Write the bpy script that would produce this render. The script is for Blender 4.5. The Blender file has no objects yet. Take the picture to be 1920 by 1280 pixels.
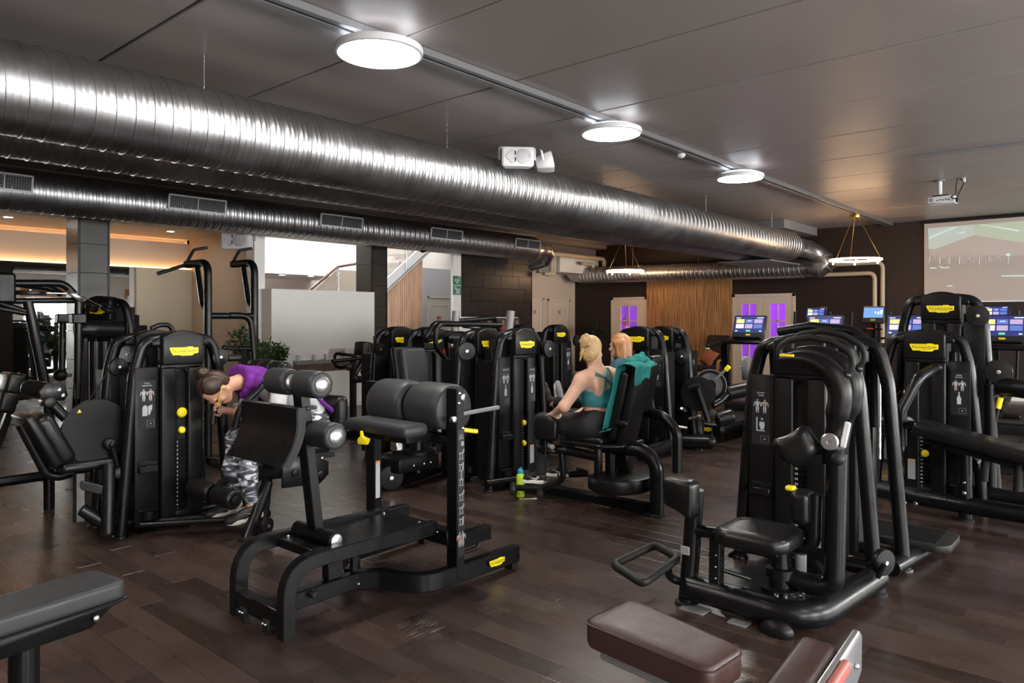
import bpy, bmesh, math, random
import numpy as np
from mathutils import Vector, Matrix, noise
random.seed(7)
SC = bpy.context.scene
COL = SC.collection
PI = math.pi
V3 = Vector
# ------------------------------------------------------------------ camera
# world axes: +X runs along the ducts to the back wall, +Y towards the mirror wall, +Z up
YAW = math.atan2(1189, 1370)
cam_d = bpy.data.cameras.new('camera')
cam_d.sensor_width = 36.0
cam_d.lens = 1370.0 / 1920.0 * 36.0
cam_d.shift_y = -43.0 / 1920.0
cam_d.clip_start = 0.05
cam_d.clip_end = 200
cam = bpy.data.objects.new('camera', cam_d)
COL.objects.link(cam)
cam.location = (0, 0, 1.54)
cam.rotation_euler = (PI / 2, 0, YAW - PI / 2)
SC.camera = cam
# ------------------------------------------------------------------ world, exposure
W = bpy.data.worlds.new('overcast_sky')
SC.world = W
W.use_nodes = True
_bg = W.node_tree.nodes['Background']
_bg.inputs[0].default_value = (0.98, 0.98, 0.96, 1)
_bg.inputs[1].default_value = 30.0
SC.view_settings.view_transform = 'Standard'
SC.view_settings.look = 'None'
SC.view_settings.gamma = 1
SC.view_settings.use_curve_mapping = False
SC.view_settings.exposure = 0.50
LAMP_L = 60.0          # radiance of the ceiling disc lamps
RING_L = 36.0          # warm ring pendants
COVE_L = 8.0          # warm cove strips of the mirror bay
# ------------------------------------------------------------------ helpers
_CA, _SA = math.cos(YAW), math.sin(YAW)
def _ray(x, y):
    k = (x - 960.0) / 1370.0
    return (_CA + k * _SA, _SA - k * _CA, (597.0 - y) / 1370.0)
def pv(x, y, v):
    r = _ray(x, y); d = v / r[1]
    return V3((r[0] * d, v, 1.54 + r[2] * d))
def pu(x, y, u):
    r = _ray(x, y); d = u / r[0]
    return V3((u, r[1] * d, 1.54 + r[2] * d))
def pz(x, y, z):
    r = _ray(x, y); d = (z - 1.54) / r[2]
    return V3((r[0] * d, r[1] * d, z))

class G:
    """collects vertices and faces of one mesh"""
    def __init__(s): s.v = []; s.f = []
    def add(s, vs, fs):
        n = len(s.v)
        s.v.extend([tuple(p) for p in vs])
        s.f.extend([tuple(i + n for i in f) for f in fs])
        return s
    def bm(s, bm):
        bm.verts.index_update()
        return s.add([v.co for v in bm.verts], [[v.index for v in f.verts] for f in bm.faces])

def box(g, c, s, bev=0.0, rot=None, seg=1):
    bm = bmesh.new()
    bmesh.ops.create_cube(bm, size=1.0)
    for v in bm.verts:
        v.co = V3((v.co.x * s[0], v.co.y * s[1], v.co.z * s[2]))
    if bev > 0:
        bmesh.ops.bevel(bm, geom=list(bm.edges), offset=min(bev, min(s) * 0.49), segments=seg, affect='EDGES', profile=0.5)
    if rot is not None:
        m = rot if isinstance(rot, Matrix) else Matrix.Rotation(rot, 3, 'Z')
        for v in bm.verts: v.co = m @ v.co
    for v in bm.verts: v.co += V3(c)
    g.bm(bm); bm.free()
    return g
def box2(g, a, b, bev=0.0, seg=1):
    a, b = V3(a), V3(b)
    return box(g, (a + b) / 2, [abs(b[i] - a[i]) for i in range(3)], bev, None, seg)
def pad(g, c, s, r=0.02, rot=None, seg=4):
    return box(g, c, s, r, rot, seg)

def basis(axis, up=(0, 0, 1)):
    """rotation matrix whose x column is axis and whose z column is near up"""
    x = V3(axis).normalized(); u = V3(up)
    if abs(x.dot(u)) > 0.99: u = V3((0, 1, 0))
    y = u.cross(x).normalized(); z = x.cross(y)
    return Matrix((x, y, z)).transposed()

def fillet(pts, R, n=6):
    pts = [V3(p) for p in pts]
    if not R or len(pts) < 3: return pts
    out = [pts[0]]
    for i in range(1, len(pts) - 1):
        r = R[i - 1] if isinstance(R, (list, tuple)) else R
        a, b, c = pts[i - 1], pts[i], pts[i + 1]
        d1, d2 = (a - b), (c - b)
        l1, l2 = d1.length, d2.length
        d1.normalize(); d2.normalize()
        ang = d1.angle(d2)
        if ang > 3.05 or r <= 0: out.append(b); continue
        t = min(r / math.tan(ang / 2), l1 * 0.49, l2 * 0.49)
        p, q = b + d1 * t, b + d2 * t
        for k in range(n + 1):
            s = k / n
            out.append(p * (1 - s) ** 2 + b * 2 * s * (1 - s) + q * s * s)
    out.append(pts[-1])
    return out

def sweep(g, pts, rings, caps=True, closed=False):
    """rings: list of point-lists of equal length"""
    n = len(rings[0]); m = len(rings)
    vs = [p for r in rings for p in r]; fs = []
    for i in range(m if closed else m - 1):
        j = (i + 1) % m
        for k in range(n):
            l = (k + 1) % n
            fs.append((i * n + k, i * n + l, j * n + l, j * n + k))
    if caps and not closed:
        fs.append(tuple(range(n - 1, -1, -1)))
        fs.append(tuple((m - 1) * n + k for k in range(n)))
    return g.add(vs, fs)

def tube(g, pts, r, fil=0.0, seg=12, rect=None, caps=True, closed=False, up=(0, 0, 1), n=6):
    """round (r may be a list along the filleted path) or rect=(w,h) section swept along pts"""
    P = fillet(pts, fil, n) if not closed else [V3(p) for p in pts]
    m = len(P); rings = []
    T = []
    for i in range(m):
        a = P[i - 1] if (i > 0 or closed) else P[i]
        b = P[(i + 1) % m] if (i < m - 1 or closed) else P[i]
        t = (b - a)
        T.append(t.normalized() if t.length > 1e-9 else V3((1, 0, 0)))
    u = V3(up)
    if abs(T[0].dot(u)) > 0.95: u = V3((0, 1, 0)) if abs(T[0].y) < 0.9 else V3((1, 0, 0))
    nrm = (u - T[0] * u.dot(T[0])).normalized()
    for i in range(m):
        nrm = (nrm - T[i] * nrm.dot(T[i])).normalized()
        bi = T[i].cross(nrm)
        if rect:
            w, h = rect[0] / 2, rect[1] / 2; c = min(w, h) * 0.18
            # keep wall width through mitred bends
            prof = [(w, h - c), (w - c, h), (-w + c, h), (-w, h - c), (-w, -h + c), (-w + c, -h), (w - c, -h), (w, -h + c)]
            rings.append([P[i] + bi * x + nrm * y for x, y in prof])
        else:
            rr = r[min(i, len(r) - 1)] if isinstance(r, (list, tuple)) else r
            rings.append([P[i] + (nrm * math.cos(2 * PI * k / seg) + bi * math.sin(2 * PI * k / seg)) * rr for k in range(seg)])
    return sweep(g, P, rings, caps, closed)

def lathe(g, prof, o=(0, 0, 0), axis=(0, 0, 1), seg=20):
    """prof: list of (radius, distance along axis)"""
    B = basis(axis); ax, e1, e2 = B.col[0], B.col[1], B.col[2]; o = V3(o)
    rings = [[o + ax * h + (e1 * math.cos(2 * PI * k / seg) + e2 * math.sin(2 * PI * k / seg)) * max(r, 1e-4) for k in range(seg)] for r, h in prof]
    return sweep(g, None, rings, True)
def cyl(g, a, b, r, r2=None, seg=16, bev=0.0):
    a, b = V3(a), V3(b); L = (b - a).length; r2 = r if r2 is None else r2
    p = [(r, 0), (r2, L)] if bev <= 0 else [(r - bev, 0), (r - bev * .3, bev * .3), (r, bev), (r2, L - bev), (r2 - bev * .3, L - bev * .3), (r2 - bev, L)]
    return lathe(g, p, a, b - a, seg)
def ball(g, c, r, rot=None, seg=16):
    bm = bmesh.new(); bmesh.ops.create_uvsphere(bm, u_segments=seg, v_segments=max(6, seg // 2 + 2), radius=1)
    rr = r if isinstance(r, (list, tuple)) else (r, r, r)
    for v in bm.verts:
        p = V3((v.co.x * rr[0], v.co.y * rr[1], v.co.z * rr[2]))
        if rot is not None: p = rot @ p
        v.co = p + V3(c)
    g.bm(bm); bm.free(); return g
def prism(g, out, o, X, Y, depth, bev=0.0, seg=2):
    """outline (x,y) in the plane X,Y at o, pushed depth along X x Y"""
    o, X, Y = V3(o), V3(X).normalized(), V3(Y).normalized(); N = X.cross(Y)
    bm = bmesh.new()
    f = bm.faces.new([bm.verts.new(o + X * a + Y * b) for a, b in out])
    r = bmesh.ops.extrude_face_region(bm, geom=[f])
    for v in [e for e in r['geom'] if isinstance(e, bmesh.types.BMVert)]: v.co += N * depth
    bmesh.ops.recalc_face_normals(bm, faces=bm.faces[:])
    if bev > 0:
        es = [e for e in bm.edges if len(e.link_faces) == 2 and e.calc_face_angle() > 0.6]
        bmesh.ops.bevel(bm, geom=es, offset=bev, segments=seg, affect='EDGES', profile=0.5)
    g.bm(bm); bm.free(); return g
def rrect(w, h, r, n=5):
    """rounded rectangle outline centred on 0"""
    o = []
    for cx, cy, a in ((w / 2 - r, h / 2 - r, 0), (-w / 2 + r, h / 2 - r, 90), (-w / 2 + r, -h / 2 + r, 180), (w / 2 - r, -h / 2 + r, 270)):
        for k in range(n + 1):
            t = math.radians(a + 90 * k / n); o.append((cx + r * math.cos(t), cy + r * math.sin(t)))
    return o

MESHES = {}
def mesh_of(g, name, mats, ang=38):
    me = bpy.data.meshes.new(name)
    me.from_pydata(g.v, [], g.f)
    me.polygons.foreach_set('use_smooth', [True] * len(me.polygons))
    for m in (mats if isinstance(mats, (list, tuple)) else [mats]): me.materials.append(m)
    me.update()
    bm = bmesh.new(); bm.from_mesh(me); bmesh.ops.recalc_face_normals(bm, faces=bm.faces[:]); bm.to_mesh(me); bm.free()
    me.set_sharp_from_angle(angle=math.radians(ang))
    return me
def put(name, me, parent=None, M=None):
    o = bpy.data.objects.new(name, me); COL.objects.link(o)
    if parent is not None: o.parent = parent
    if M is not None: o.matrix_local = M
    return o
def wloc(o):
    """world location of an Empty or part, parts being unrotated"""
    p = V3((0, 0, 0))
    while o is not None: p = p + o.location; o = o.parent
    return p
def part(name, g, mat, parent, ang=38, world=True, M=None):
    """a part built in world coordinates (or local ones with world=False)"""
    if world and parent is not None:
        l = wloc(parent); g.v = [(a - l.x, b - l.y, c - l.z) for a, b, c in g.v]
    return put(name, mesh_of(g, name, mat, ang), parent, M)
def thing(name, label, cat, loc=(0, 0, 0), group=None, rz=0.0):
    o = bpy.data.objects.new(name, None); COL.objects.link(o)
    o.location = loc; o.rotation_euler = (0, 0, rz); o.empty_display_size = 0.1
    tag(o, label, cat, group); return o
def tag(o, label, cat, group=None):
    o['label'] = label; o['category'] = cat
    if group: o['group'] = group
    return o
def solo(name, g, mat, label, cat, group=None, ang=38):
    """a thing that is one mesh, origin at its base"""
    a = np.array(g.v); c = V3(((a[:, 0].min() + a[:, 0].max()) / 2, (a[:, 1].min() + a[:, 1].max()) / 2, a[:, 2].min()))
    g.v = [(x - c.x, y - c.y, z - c.z) for x, y, z in g.v]
    o = put(name, mesh_of(g, name, mat, ang)); o.location = c
    return tag(o, label, cat, group)
def struct(name, g, mat, ang=38):
    o = put(name, mesh_of(g, name, mat, ang)); o['kind'] = 'structure'; return o

# ------------------------------------------------------------------ materials
def mat(name, col, rough=0.5, metal=0.0, bump=None, var=0.0, vscale=6.0, emit=None, estr=0.0, coat=0.0, trans=0.0, ior=1.45, spec=0.5, rvar=0.0, aniso=None, alpha=1.0, sss=0.0):
    m = bpy.data.materials.new(name); m.use_nodes = True
    nt = m.node_tree; b = nt.nodes['Principled BSDF']
    b.inputs['Base Color'].default_value = (*col, 1); b.inputs['Roughness'].default_value = rough
    b.inputs['Metallic'].default_value = metal; b.inputs['IOR'].default_value = ior
    b.inputs['Specular IOR Level'].default_value = spec
    b.inputs['Coat Weight'].default_value = coat
    b.inputs['Transmission Weight'].default_value = trans
    b.inputs['Alpha'].default_value = alpha
    if sss:
        b.inputs['Subsurface Weight'].default_value = sss; b.inputs['Subsurface Radius'].default_value = (0.012, 0.005, 0.003); b.inputs['Subsurface Scale'].default_value = 0.6
    if emit is not None:
        b.inputs['Emission Color'].default_value = (*emit, 1); b.inputs['Emission Strength'].default_value = estr
    tc = nt.nodes.new('ShaderNodeTexCoord')
    if var or rvar:
        n = nt.nodes.new('ShaderNodeTexNoise'); n.inputs['Scale'].default_value = vscale; n.inputs['Detail'].default_value = 5
        if aniso:
            mp = nt.nodes.new('ShaderNodeMapping'); mp.inputs['Scale'].default_value = aniso
            nt.links.new(tc.outputs['Object'], mp.inputs['Vector']); nt.links.new(mp.outputs['Vector'], n.inputs['Vector'])
        else: nt.links.new(tc.outputs['Object'], n.inputs['Vector'])
        if var:
            r = nt.nodes.new('ShaderNodeValToRGB'); r.color_ramp.elements[0].position = 0.3; r.color_ramp.elements[1].position = 0.7
            r.color_ramp.elements[0].color = (*[c * (1 - var) for c in col], 1); r.color_ramp.elements[1].color = (*[min(1, c * (1 + var)) for c in col], 1)
            nt.links.new(n.outputs['Fac'], r.inputs['Fac']); nt.links.new(r.outputs['Color'], b.inputs['Base Color'])
        if rvar:
            mr = nt.nodes.new('ShaderNodeMapRange'); mr.inputs['To Min'].default_value = max(0.02, rough - rvar); mr.inputs['To Max'].default_value = min(1, rough + rvar)
            mr.inputs['From Min'].default_value = 0.3; mr.inputs['From Max'].default_value = 0.7
            nt.links.new(n.outputs['Fac'], mr.inputs['Value']); nt.links.new(mr.outputs['Result'], b.inputs['Roughness'])
    if bump:
        n2 = nt.nodes.new('ShaderNodeTexNoise'); n2.inputs['Scale'].default_value = bump[0]; n2.inputs['Detail'].default_value = 3
        if aniso and len(bump) > 3:
            mp2 = nt.nodes.new('ShaderNodeMapping'); mp2.inputs['Scale'].default_value = bump[3]
            nt.links.new(tc.outputs['Object'], mp2.inputs['Vector']); nt.links.new(mp2.outputs['Vector'], n2.inputs['Vector'])
        else: nt.links.new(tc.outputs['Object'], n2.inputs['Vector'])
        bp = nt.nodes.new('ShaderNodeBump'); bp.inputs['Strength'].default_value = bump[1]; bp.inputs['Distance'].default_value = bump[2] if len(bump) > 2 else 0.001
        nt.links.new(n2.outputs['Fac'], bp.inputs['Height']); nt.links.new(bp.outputs['Normal'], b.inputs['Normal'])
    return m
MT = {}
def M_(k, *a, **kw): MT[k] = mat(k, *a, **kw); return MT[k]
M_('black_metal', (0.0040, 0.0040, 0.0045), 0.31, spec=.32, bump=(900, 0.04, 0.0004), rvar=0.06, vscale=9)
M_('black_plastic', (0.0055, 0.0052, 0.0054), 0.36, spec=.26, bump=(1400, 0.15, 0.0005), rvar=0.05, vscale=8)
M_('dark_void', (0.004, 0.004, 0.004), 0.7)
M_('rubber', (0.008, 0.008, 0.008), 0.55, spec=.35, bump=(300, 0.1, 0.0006))
M_('black_leather', (0.0055, 0.0053, 0.0056), 0.33, spec=.36, bump=(260, 0.22, 0.0008), rvar=0.08, vscale=14)
M_('grey_leather', (0.022, 0.023, 0.025), 0.50, bump=(300, 0.18, 0.0008), rvar=0.05, vscale=14)
M_('brown_leather', (0.040, 0.019, 0.018), 0.36, bump=(330, 0.55, 0.0012), rvar=0.07, vscale=20)
M_('steel', (0.62, 0.62, 0.63), 0.28, 1.0, rvar=0.08, vscale=30)
M_('satin_silver', (0.55, 0.56, 0.58), 0.32, 0.9, rvar=0.06)
M_('grey_paint', (0.16, 0.16, 0.165), 0.42, rvar=0.05)
M_('yellow', (0.80, 0.62, 0.01), 0.40, rvar=0.05)
M_('logo_yellow', (0.85, 0.68, 0.01), 0.45, rvar=0.05)
M_('logo_ink', (0.02, 0.018, 0.012), 0.5)
M_('print_white', (0.40, 0.42, 0.44), 0.55)
M_('print_grey', (0.24, 0.25, 0.26), 0.55)
M_('print_red', (0.55, 0.05, 0.03), 0.55)
M_('print_orange', (0.70, 0.20, 0.03), 0.55)
M_('print_black', (0.012, 0.012, 0.013), 0.4)
M_('white_paint', (0.72, 0.71, 0.69), 0.55, bump=(90, 0.05, 0.001), var=0.02, vscale=3)
M_('cream_wall', (0.50, 0.41, 0.33), 0.7, bump=(120, 0.06, 0.001), var=0.03, vscale=2)
M_('light_grey_wall', (0.62, 0.62, 0.60), 0.7, bump=(120, 0.06, 0.001), var=0.02, vscale=2)
M_('white_plastic', (0.66, 0.66, 0.68), 0.42, rvar=0.04)
# ================================================================== THE SETTING
U0, U1 = -4.0, 16.5            # rear wall / back wall
VR = -5.0                      # window wall on the right, out of frame
ZC = 3.50
# --- plank floor ---------------------------------------------------
def plank_material():
    m = bpy.data.materials.new('plank_floor'); m.use_nodes = True; nt = m.node_tree; N = nt.nodes; L = nt.links
    b = N['Principled BSDF']
    geo = N.new('ShaderNodeNewGeometry'); sep = N.new('ShaderNodeSeparateXYZ'); L.new(geo.outputs['Position'], sep.inputs[0])
    def math_(op, a, b_=None, c=None):
        n = N.new('ShaderNodeMath'); n.operation = op
        for i, x in enumerate((a, b_, c)):
            if x is None: continue
            if isinstance(x, (int, float)): n.inputs[i].default_value = x
            else: L.new(x, n.inputs[i])
        return n.outputs[0]
    row = math_('FLOOR', math_('DIVIDE', sep.outputs[0], PLW))
    w1 = N.new('ShaderNodeTexWhiteNoise'); w1.noise_dimensions = '1D'; L.new(row, w1.inputs['W'])
    col = math_('FLOOR', math_('ADD', math_('DIVIDE', sep.outputs[1], PLL), math_('FRACT', math_('MULTIPLY', row, 0.381966))))
    cmb = N.new('ShaderNodeCombineXYZ'); L.new(row, cmb.inputs[0]); L.new(col, cmb.inputs[1])
    w2 = N.new('ShaderNodeTexWhiteNoise'); w2.noise_dimensions = '2D'; L.new(cmb.outputs[0], w2.inputs['Vector'])
    mp = N.new('ShaderNodeMapping'); mp.inputs['Scale'].default_value = (16, 1.5, 1)
    off = N.new('ShaderNodeVectorMath'); off.operation = 'ADD'; L.new(geo.outputs['Position'], off.inputs[0]); L.new(w2.outputs['Color'], off.inputs[1])
    L.new(off.outputs[0], mp.inputs['Vector'])
    gn = N.new('ShaderNodeTexNoise'); gn.inputs['Scale'].default_value = 3.0; gn.inputs['Detail'].default_value = 4; gn.inputs['Distortion'].default_value = 0.6
    L.new(mp.outputs[0], gn.inputs['Vector'])
    mp2 = N.new('ShaderNodeMapping'); mp2.inputs['Scale'].default_value = (2.2, 1.3, 1); L.new(geo.outputs['Position'], mp2.inputs['Vector'])
    wn = N.new('ShaderNodeTexNoise'); wn.inputs['Scale'].default_value = 1.4; wn.inputs['Detail'].default_value = 6; L.new(mp2.outputs[0], wn.inputs['Vector'])
    r1 = N.new('ShaderNodeValToRGB'); e = r1.color_ramp.elements
    e[0].position = 0.20; e[0].color = (0.0155, 0.0092, 0.0078, 1); e[1].position = 0.80; e[1].color = (0.062, 0.039, 0.033, 1)
    fac = math_('ADD', math_('MULTIPLY', gn.outputs['Fac'], 0.50), math_('MULTIPLY', w2.outputs['Value'], 0.42))
    L.new(fac, r1.inputs['Fac'])
    # worn greyish scuffs
    r2 = N.new('ShaderNodeMapRange'); r2.inputs['From Min'].default_value = 0.52; r2.inputs['From Max'].default_value = 0.75; L.new(wn.outputs['Fac'], r2.inputs['Value'])
    mx = N.new('ShaderNodeMixRGB'); mx.inputs['Color2'].default_value = (0.075, 0.060, 0.056, 1); L.new(r1.outputs['Color'], mx.inputs['Color1'])
    L.new(math_('MULTIPLY', r2.outputs['Result'], 0.55), mx.inputs['Fac'])
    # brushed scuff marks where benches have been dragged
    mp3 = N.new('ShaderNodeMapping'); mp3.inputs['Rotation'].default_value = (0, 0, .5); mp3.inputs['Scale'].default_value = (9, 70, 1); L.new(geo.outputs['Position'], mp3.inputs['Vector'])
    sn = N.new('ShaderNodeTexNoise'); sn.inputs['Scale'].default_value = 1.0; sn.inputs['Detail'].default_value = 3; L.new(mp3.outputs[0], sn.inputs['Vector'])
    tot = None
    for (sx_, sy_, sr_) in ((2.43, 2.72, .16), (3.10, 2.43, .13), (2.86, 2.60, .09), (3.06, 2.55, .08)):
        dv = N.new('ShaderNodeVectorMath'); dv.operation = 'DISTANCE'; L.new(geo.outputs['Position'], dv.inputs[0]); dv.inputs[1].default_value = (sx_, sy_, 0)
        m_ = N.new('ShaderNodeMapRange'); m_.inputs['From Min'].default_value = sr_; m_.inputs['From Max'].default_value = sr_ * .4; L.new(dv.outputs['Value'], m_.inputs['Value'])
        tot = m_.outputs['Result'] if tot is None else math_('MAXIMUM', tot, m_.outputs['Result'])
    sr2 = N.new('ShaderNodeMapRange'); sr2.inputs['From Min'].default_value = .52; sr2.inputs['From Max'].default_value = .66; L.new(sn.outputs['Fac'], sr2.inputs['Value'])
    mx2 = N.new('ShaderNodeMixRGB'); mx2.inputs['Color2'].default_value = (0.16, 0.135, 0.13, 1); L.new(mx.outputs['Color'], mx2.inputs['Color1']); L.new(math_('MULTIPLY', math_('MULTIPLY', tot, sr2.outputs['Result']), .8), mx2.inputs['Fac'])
    L.new(mx2.outputs['Color'], b.inputs['Base Color'])
    rr = N.new('ShaderNodeMapRange'); rr.inputs['To Min'].default_value = 0.22; rr.inputs['To Max'].default_value = 0.34
    L.new(wn.outputs['Fac'], rr.inputs['Value']); L.new(rr.outputs['Result'], b.inputs['Roughness'])
    bp = N.new('ShaderNodeBump'); bp.inputs['Strength'].default_value = 0.07; bp.inputs['Distance'].default_value = 0.001
    L.new(gn.outputs['Fac'], bp.inputs['Height']); L.new(bp.outputs['Normal'], b.inputs['Normal'])
    return m
PLW, PLL = 0.137, 0.92
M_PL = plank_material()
M_('floor_joint', (0.006, 0.004, 0.0035), 0.6)
g = G(); box2(g, (U0 - .3, VR - .3, -0.12), (U1 + .3, 16.3, -0.010))
floor = struct('floor', g, MT['floor_joint'])
_gap = 0.0006
_pl = []
for r in range(int(U0 // PLW), int(U1 // PLW) + 1):
    off = (r * 0.381966) % 1.0
    for c in range(int(VR // PLL) - 1, int(16 // PLL) + 1):
        x0, x1 = r * PLW, (r + 1) * PLW
        y0 = (c - off) * PLL; y1 = y0 + PLL
        y0, y1 = max(y0, VR), min(y1, 16.2); x0, x1 = max(x0, U0), min(x1, U1)
        if y1 - y0 < 0.02 or x1 - x0 < 0.02: continue
        cx, cy = (x0 + x1) / 2, (y0 + y1) / 2
        d = cx * _CA + cy * _SA; rt = cx * _SA - cy * _CA
        vis = d > 0.9 and abs(rt / d) < 0.76 and d > 1370 * 1.54 / (1340 - 597)
        _pl.append((d if vis else 1e6 + d, x0, x1, y0, y1))
_pl.sort()
_full = {}
def plank_geo(g, x0, x1, y0, y1, cx=0, cy=0):
    x0 -= cx; x1 -= cx; y0 -= cy; y1 -= cy
    x0 += _gap; x1 -= _gap; y0 += _gap; y1 -= _gap; c = 0.0012
    vs = [(x0, y0, -.01), (x1, y0, -.01), (x1, y1, -.01), (x0, y1, -.01), (x0, y0, -c), (x1, y0, -c), (x1, y1, -c), (x0, y1, -c),
          (x0 + c, y0 + c, 0), (x1 - c, y0 + c, 0), (x1 - c, y1 - c, 0), (x0 + c, y1 - c, 0)]
    fs = [(0, 1, 5, 4), (1, 2, 6, 5), (2, 3, 7, 6), (3, 0, 4, 7), (4, 5, 9, 8), (5, 6, 10, 9), (6, 7, 11, 10), (7, 4, 8, 11), (8, 9, 10, 11)]
    g.add(vs, fs)
for d, x0, x1, y0, y1 in _pl[:300]:
    key = (round(x1 - x0, 3), round(y1 - y0, 3)); cx, cy = (x0 + x1) / 2, (y0 + y1) / 2
    if key not in _full:
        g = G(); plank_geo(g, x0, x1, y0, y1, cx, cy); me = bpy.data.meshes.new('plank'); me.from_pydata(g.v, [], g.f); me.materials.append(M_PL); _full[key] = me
    o = put('plank', _full[key], floor); o.location = (cx, cy, 0)
g = G()
for d, x0, x1, y0, y1 in _pl[300:]: plank_geo(g, x0, x1, y0, y1)
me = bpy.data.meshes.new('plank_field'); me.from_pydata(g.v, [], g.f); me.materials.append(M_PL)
o = put('plank_field', me, floor); o['kind'] = 'stuff'

# --- ceiling slabs -------------------------------------------------
M_('ceiling_slab', (0.245, 0.215, 0.205), 0.40, bump=(60, 0.05, 0.002), var=0.05, vscale=1.2, rvar=0.06)
M_('ceiling_groove', (0.05, 0.045, 0.045), 0.7)
VH = 10.95                      # line of columns / header
g = G(); box2(g, (U0 - .3, VR - .3, ZC + .012), (U1 + .3, VH + .35, ZC + .2))
ceiling = struct('ceiling', g, MT['ceiling_groove'])
_seams = [4.57 + 1.21 * k for k in range(-8, 11)]
_seams = [U0] + [s for s in _seams if U0 + .2 < s < U1 - .2] + [U1]
for i in range(len(_seams) - 1):
    a, b = _seams[i], _seams[i + 1]; gp = 0.034 if i % 3 == 1 else 0.016
    g = G(); box2(g, (a + gp / 2, VR, ZC), (b - gp / 2, VH, ZC + .02), 0.003)
    part('ceiling_slab', g, MT['ceiling_slab'], ceiling)
# --- outer walls ---------------------------------------------------
M_('brown_wall', (0.0165, 0.0082, 0.0066), 0.55, bump=(300, 0.1, 0.001), var=0.12, vscale=4)
g = G(); box2(g, (U1, VR - .3, -.1), (U1 + .25, 5.92, ZC + .2)); box2(g, (U1, 5.92, 2.11), (U1 + .25, 7.40, ZC + .2)); box2(g, (U1, 7.40, -.1), (U1 + .25, 9.70, ZC + .2))
box2(g, (U1, 9.70, 2.10), (U1 + .25, 10.80, ZC + .2)); box2(g, (U1, 10.80, -.1), (U1 + .25, 13.0, ZC + .2))
wall_back = struct('wall_back', g, MT['brown_wall'])
g = G(); box2(g, (U0 - .25, VR - .3, -.1), (U0, 16.3, ZC + .2))
struct('wall_rear', g, M_('rear_wall_tan', (.20, .14, .10), .7))
# right wall (never in frame, shown by the mirror and the light): windows with wooden heads
g = G(); WINS = [(-2.8, -0.6), (1.2, 3.6), (5.0, 7.4), (8.7, 11.1), (12.4, 14.6)]
ys = (VR - .25, VR)
prev = U0 - .3
for a, b in WINS:
    box2(g, (prev, ys[0], -.1), (a, ys[1], ZC + .2)); box2(g, (a, ys[0], -.1), (b, ys[1], 0.85)); box2(g, (a, ys[0], 2.35), (b, ys[1], ZC + .2)); prev = b
box2(g, (prev, ys[0], -.1), (U1 + .3, ys[1], ZC + .2))
wall_right = struct('wall_right', g, MT['light_grey_wall'])
M_('pane_glass', (1, 1, 1), 0.02, trans=1.0, ior=1.1)
M_('warm_wood', (0.34, 0.17, 0.075), 0.5, var=0.35, vscale=3, aniso=(8, 8, .6))
for n, (a, b) in enumerate(WINS):
    g = G(); t = .06
    box2(g, (a, VR - .16, .85), (a + t, VR - .06, 2.35)); box2(g, (b - t, VR - .16, .85), (b, VR - .06, 2.35)); box2(g, (a, VR - .16, .85), (b, VR - .06, .85 + t)); box2(g, (a, VR - .16, 2.35 - t), (b, VR - .06, 2.35))
    box2(g, ((a + b) / 2 - .03, VR - .15, .9), ((a + b) / 2 + .03, VR - .07, 2.3))
    w = struct('window_%d' % (n + 1), g, MT['white_paint'])
    g = G(); box2(g, (a - .1, VR, 2.36), (b + .1, VR + .03, 2.75)); part('wooden_head', g, MT['warm_wood'], w)
    pl = bpy.data.lights.new('window_portal', 'AREA'); pl.shape = 'RECTANGLE'; pl.size = b - a; pl.size_y = 1.5; pl.cycles.is_portal = True
    po = bpy.data.objects.new('window_portal', pl); COL.objects.link(po); po.location = ((a + b) / 2, VR - .02, 1.6); po.rotation_euler = (-PI / 2, 0, 0)
    po.rotation_euler = (PI / 2, 0, 0); po.rotation_euler = Matrix(((1, 0, 0), (0, 0, -1), (0, 1, 0))).to_euler()
# --- column line, header, mirror bay -------------------------------
M_('tan_wall', (0.54, 0.43, 0.33), 0.72, bump=(160, 0.12, 0.001), var=0.04, vscale=3)
M_('tan_panel', (0.50, 0.44, 0.33), 0.7, bump=(160, 0.12, 0.001), var=0.03, vscale=3)
M_('bay_ceiling', (0.50, 0.40, 0.32), 0.6, var=0.02)
M_('mirror', (0.86, 0.88, 0.87), 0.015, 1.0)
g = G(); box2(g, (U0, VH, 2.92), (13.45, VH + .30, ZC + .05)); struct('trim_1', g, MT['light_grey_wall'])          # header beam
VB, UE = 13.5, 6.36
g = G(); box2(g, (U0, VB, -.05), (UE, VB + .05, 2.93)); box2(g, (U0, VB + .25, -.05), (UE + .2, VB + .3, 3.1)); wall_bay = struct('wall_left', g, MT['tan_wall'])
g = G(); box2(g, (UE, 11.18, -.05), (UE + .14, VB + .1, 3.1)); struct('wall_bay_end', g, MT['tan_wall'])['kind'] = 'structure'
g = G(); box2(g, (U0, VH + .30, 3.0), (UE, VB + .26, 3.1)); bay_ceil = struct('ceiling_bay', g, MT['bay_ceiling'])
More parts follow.
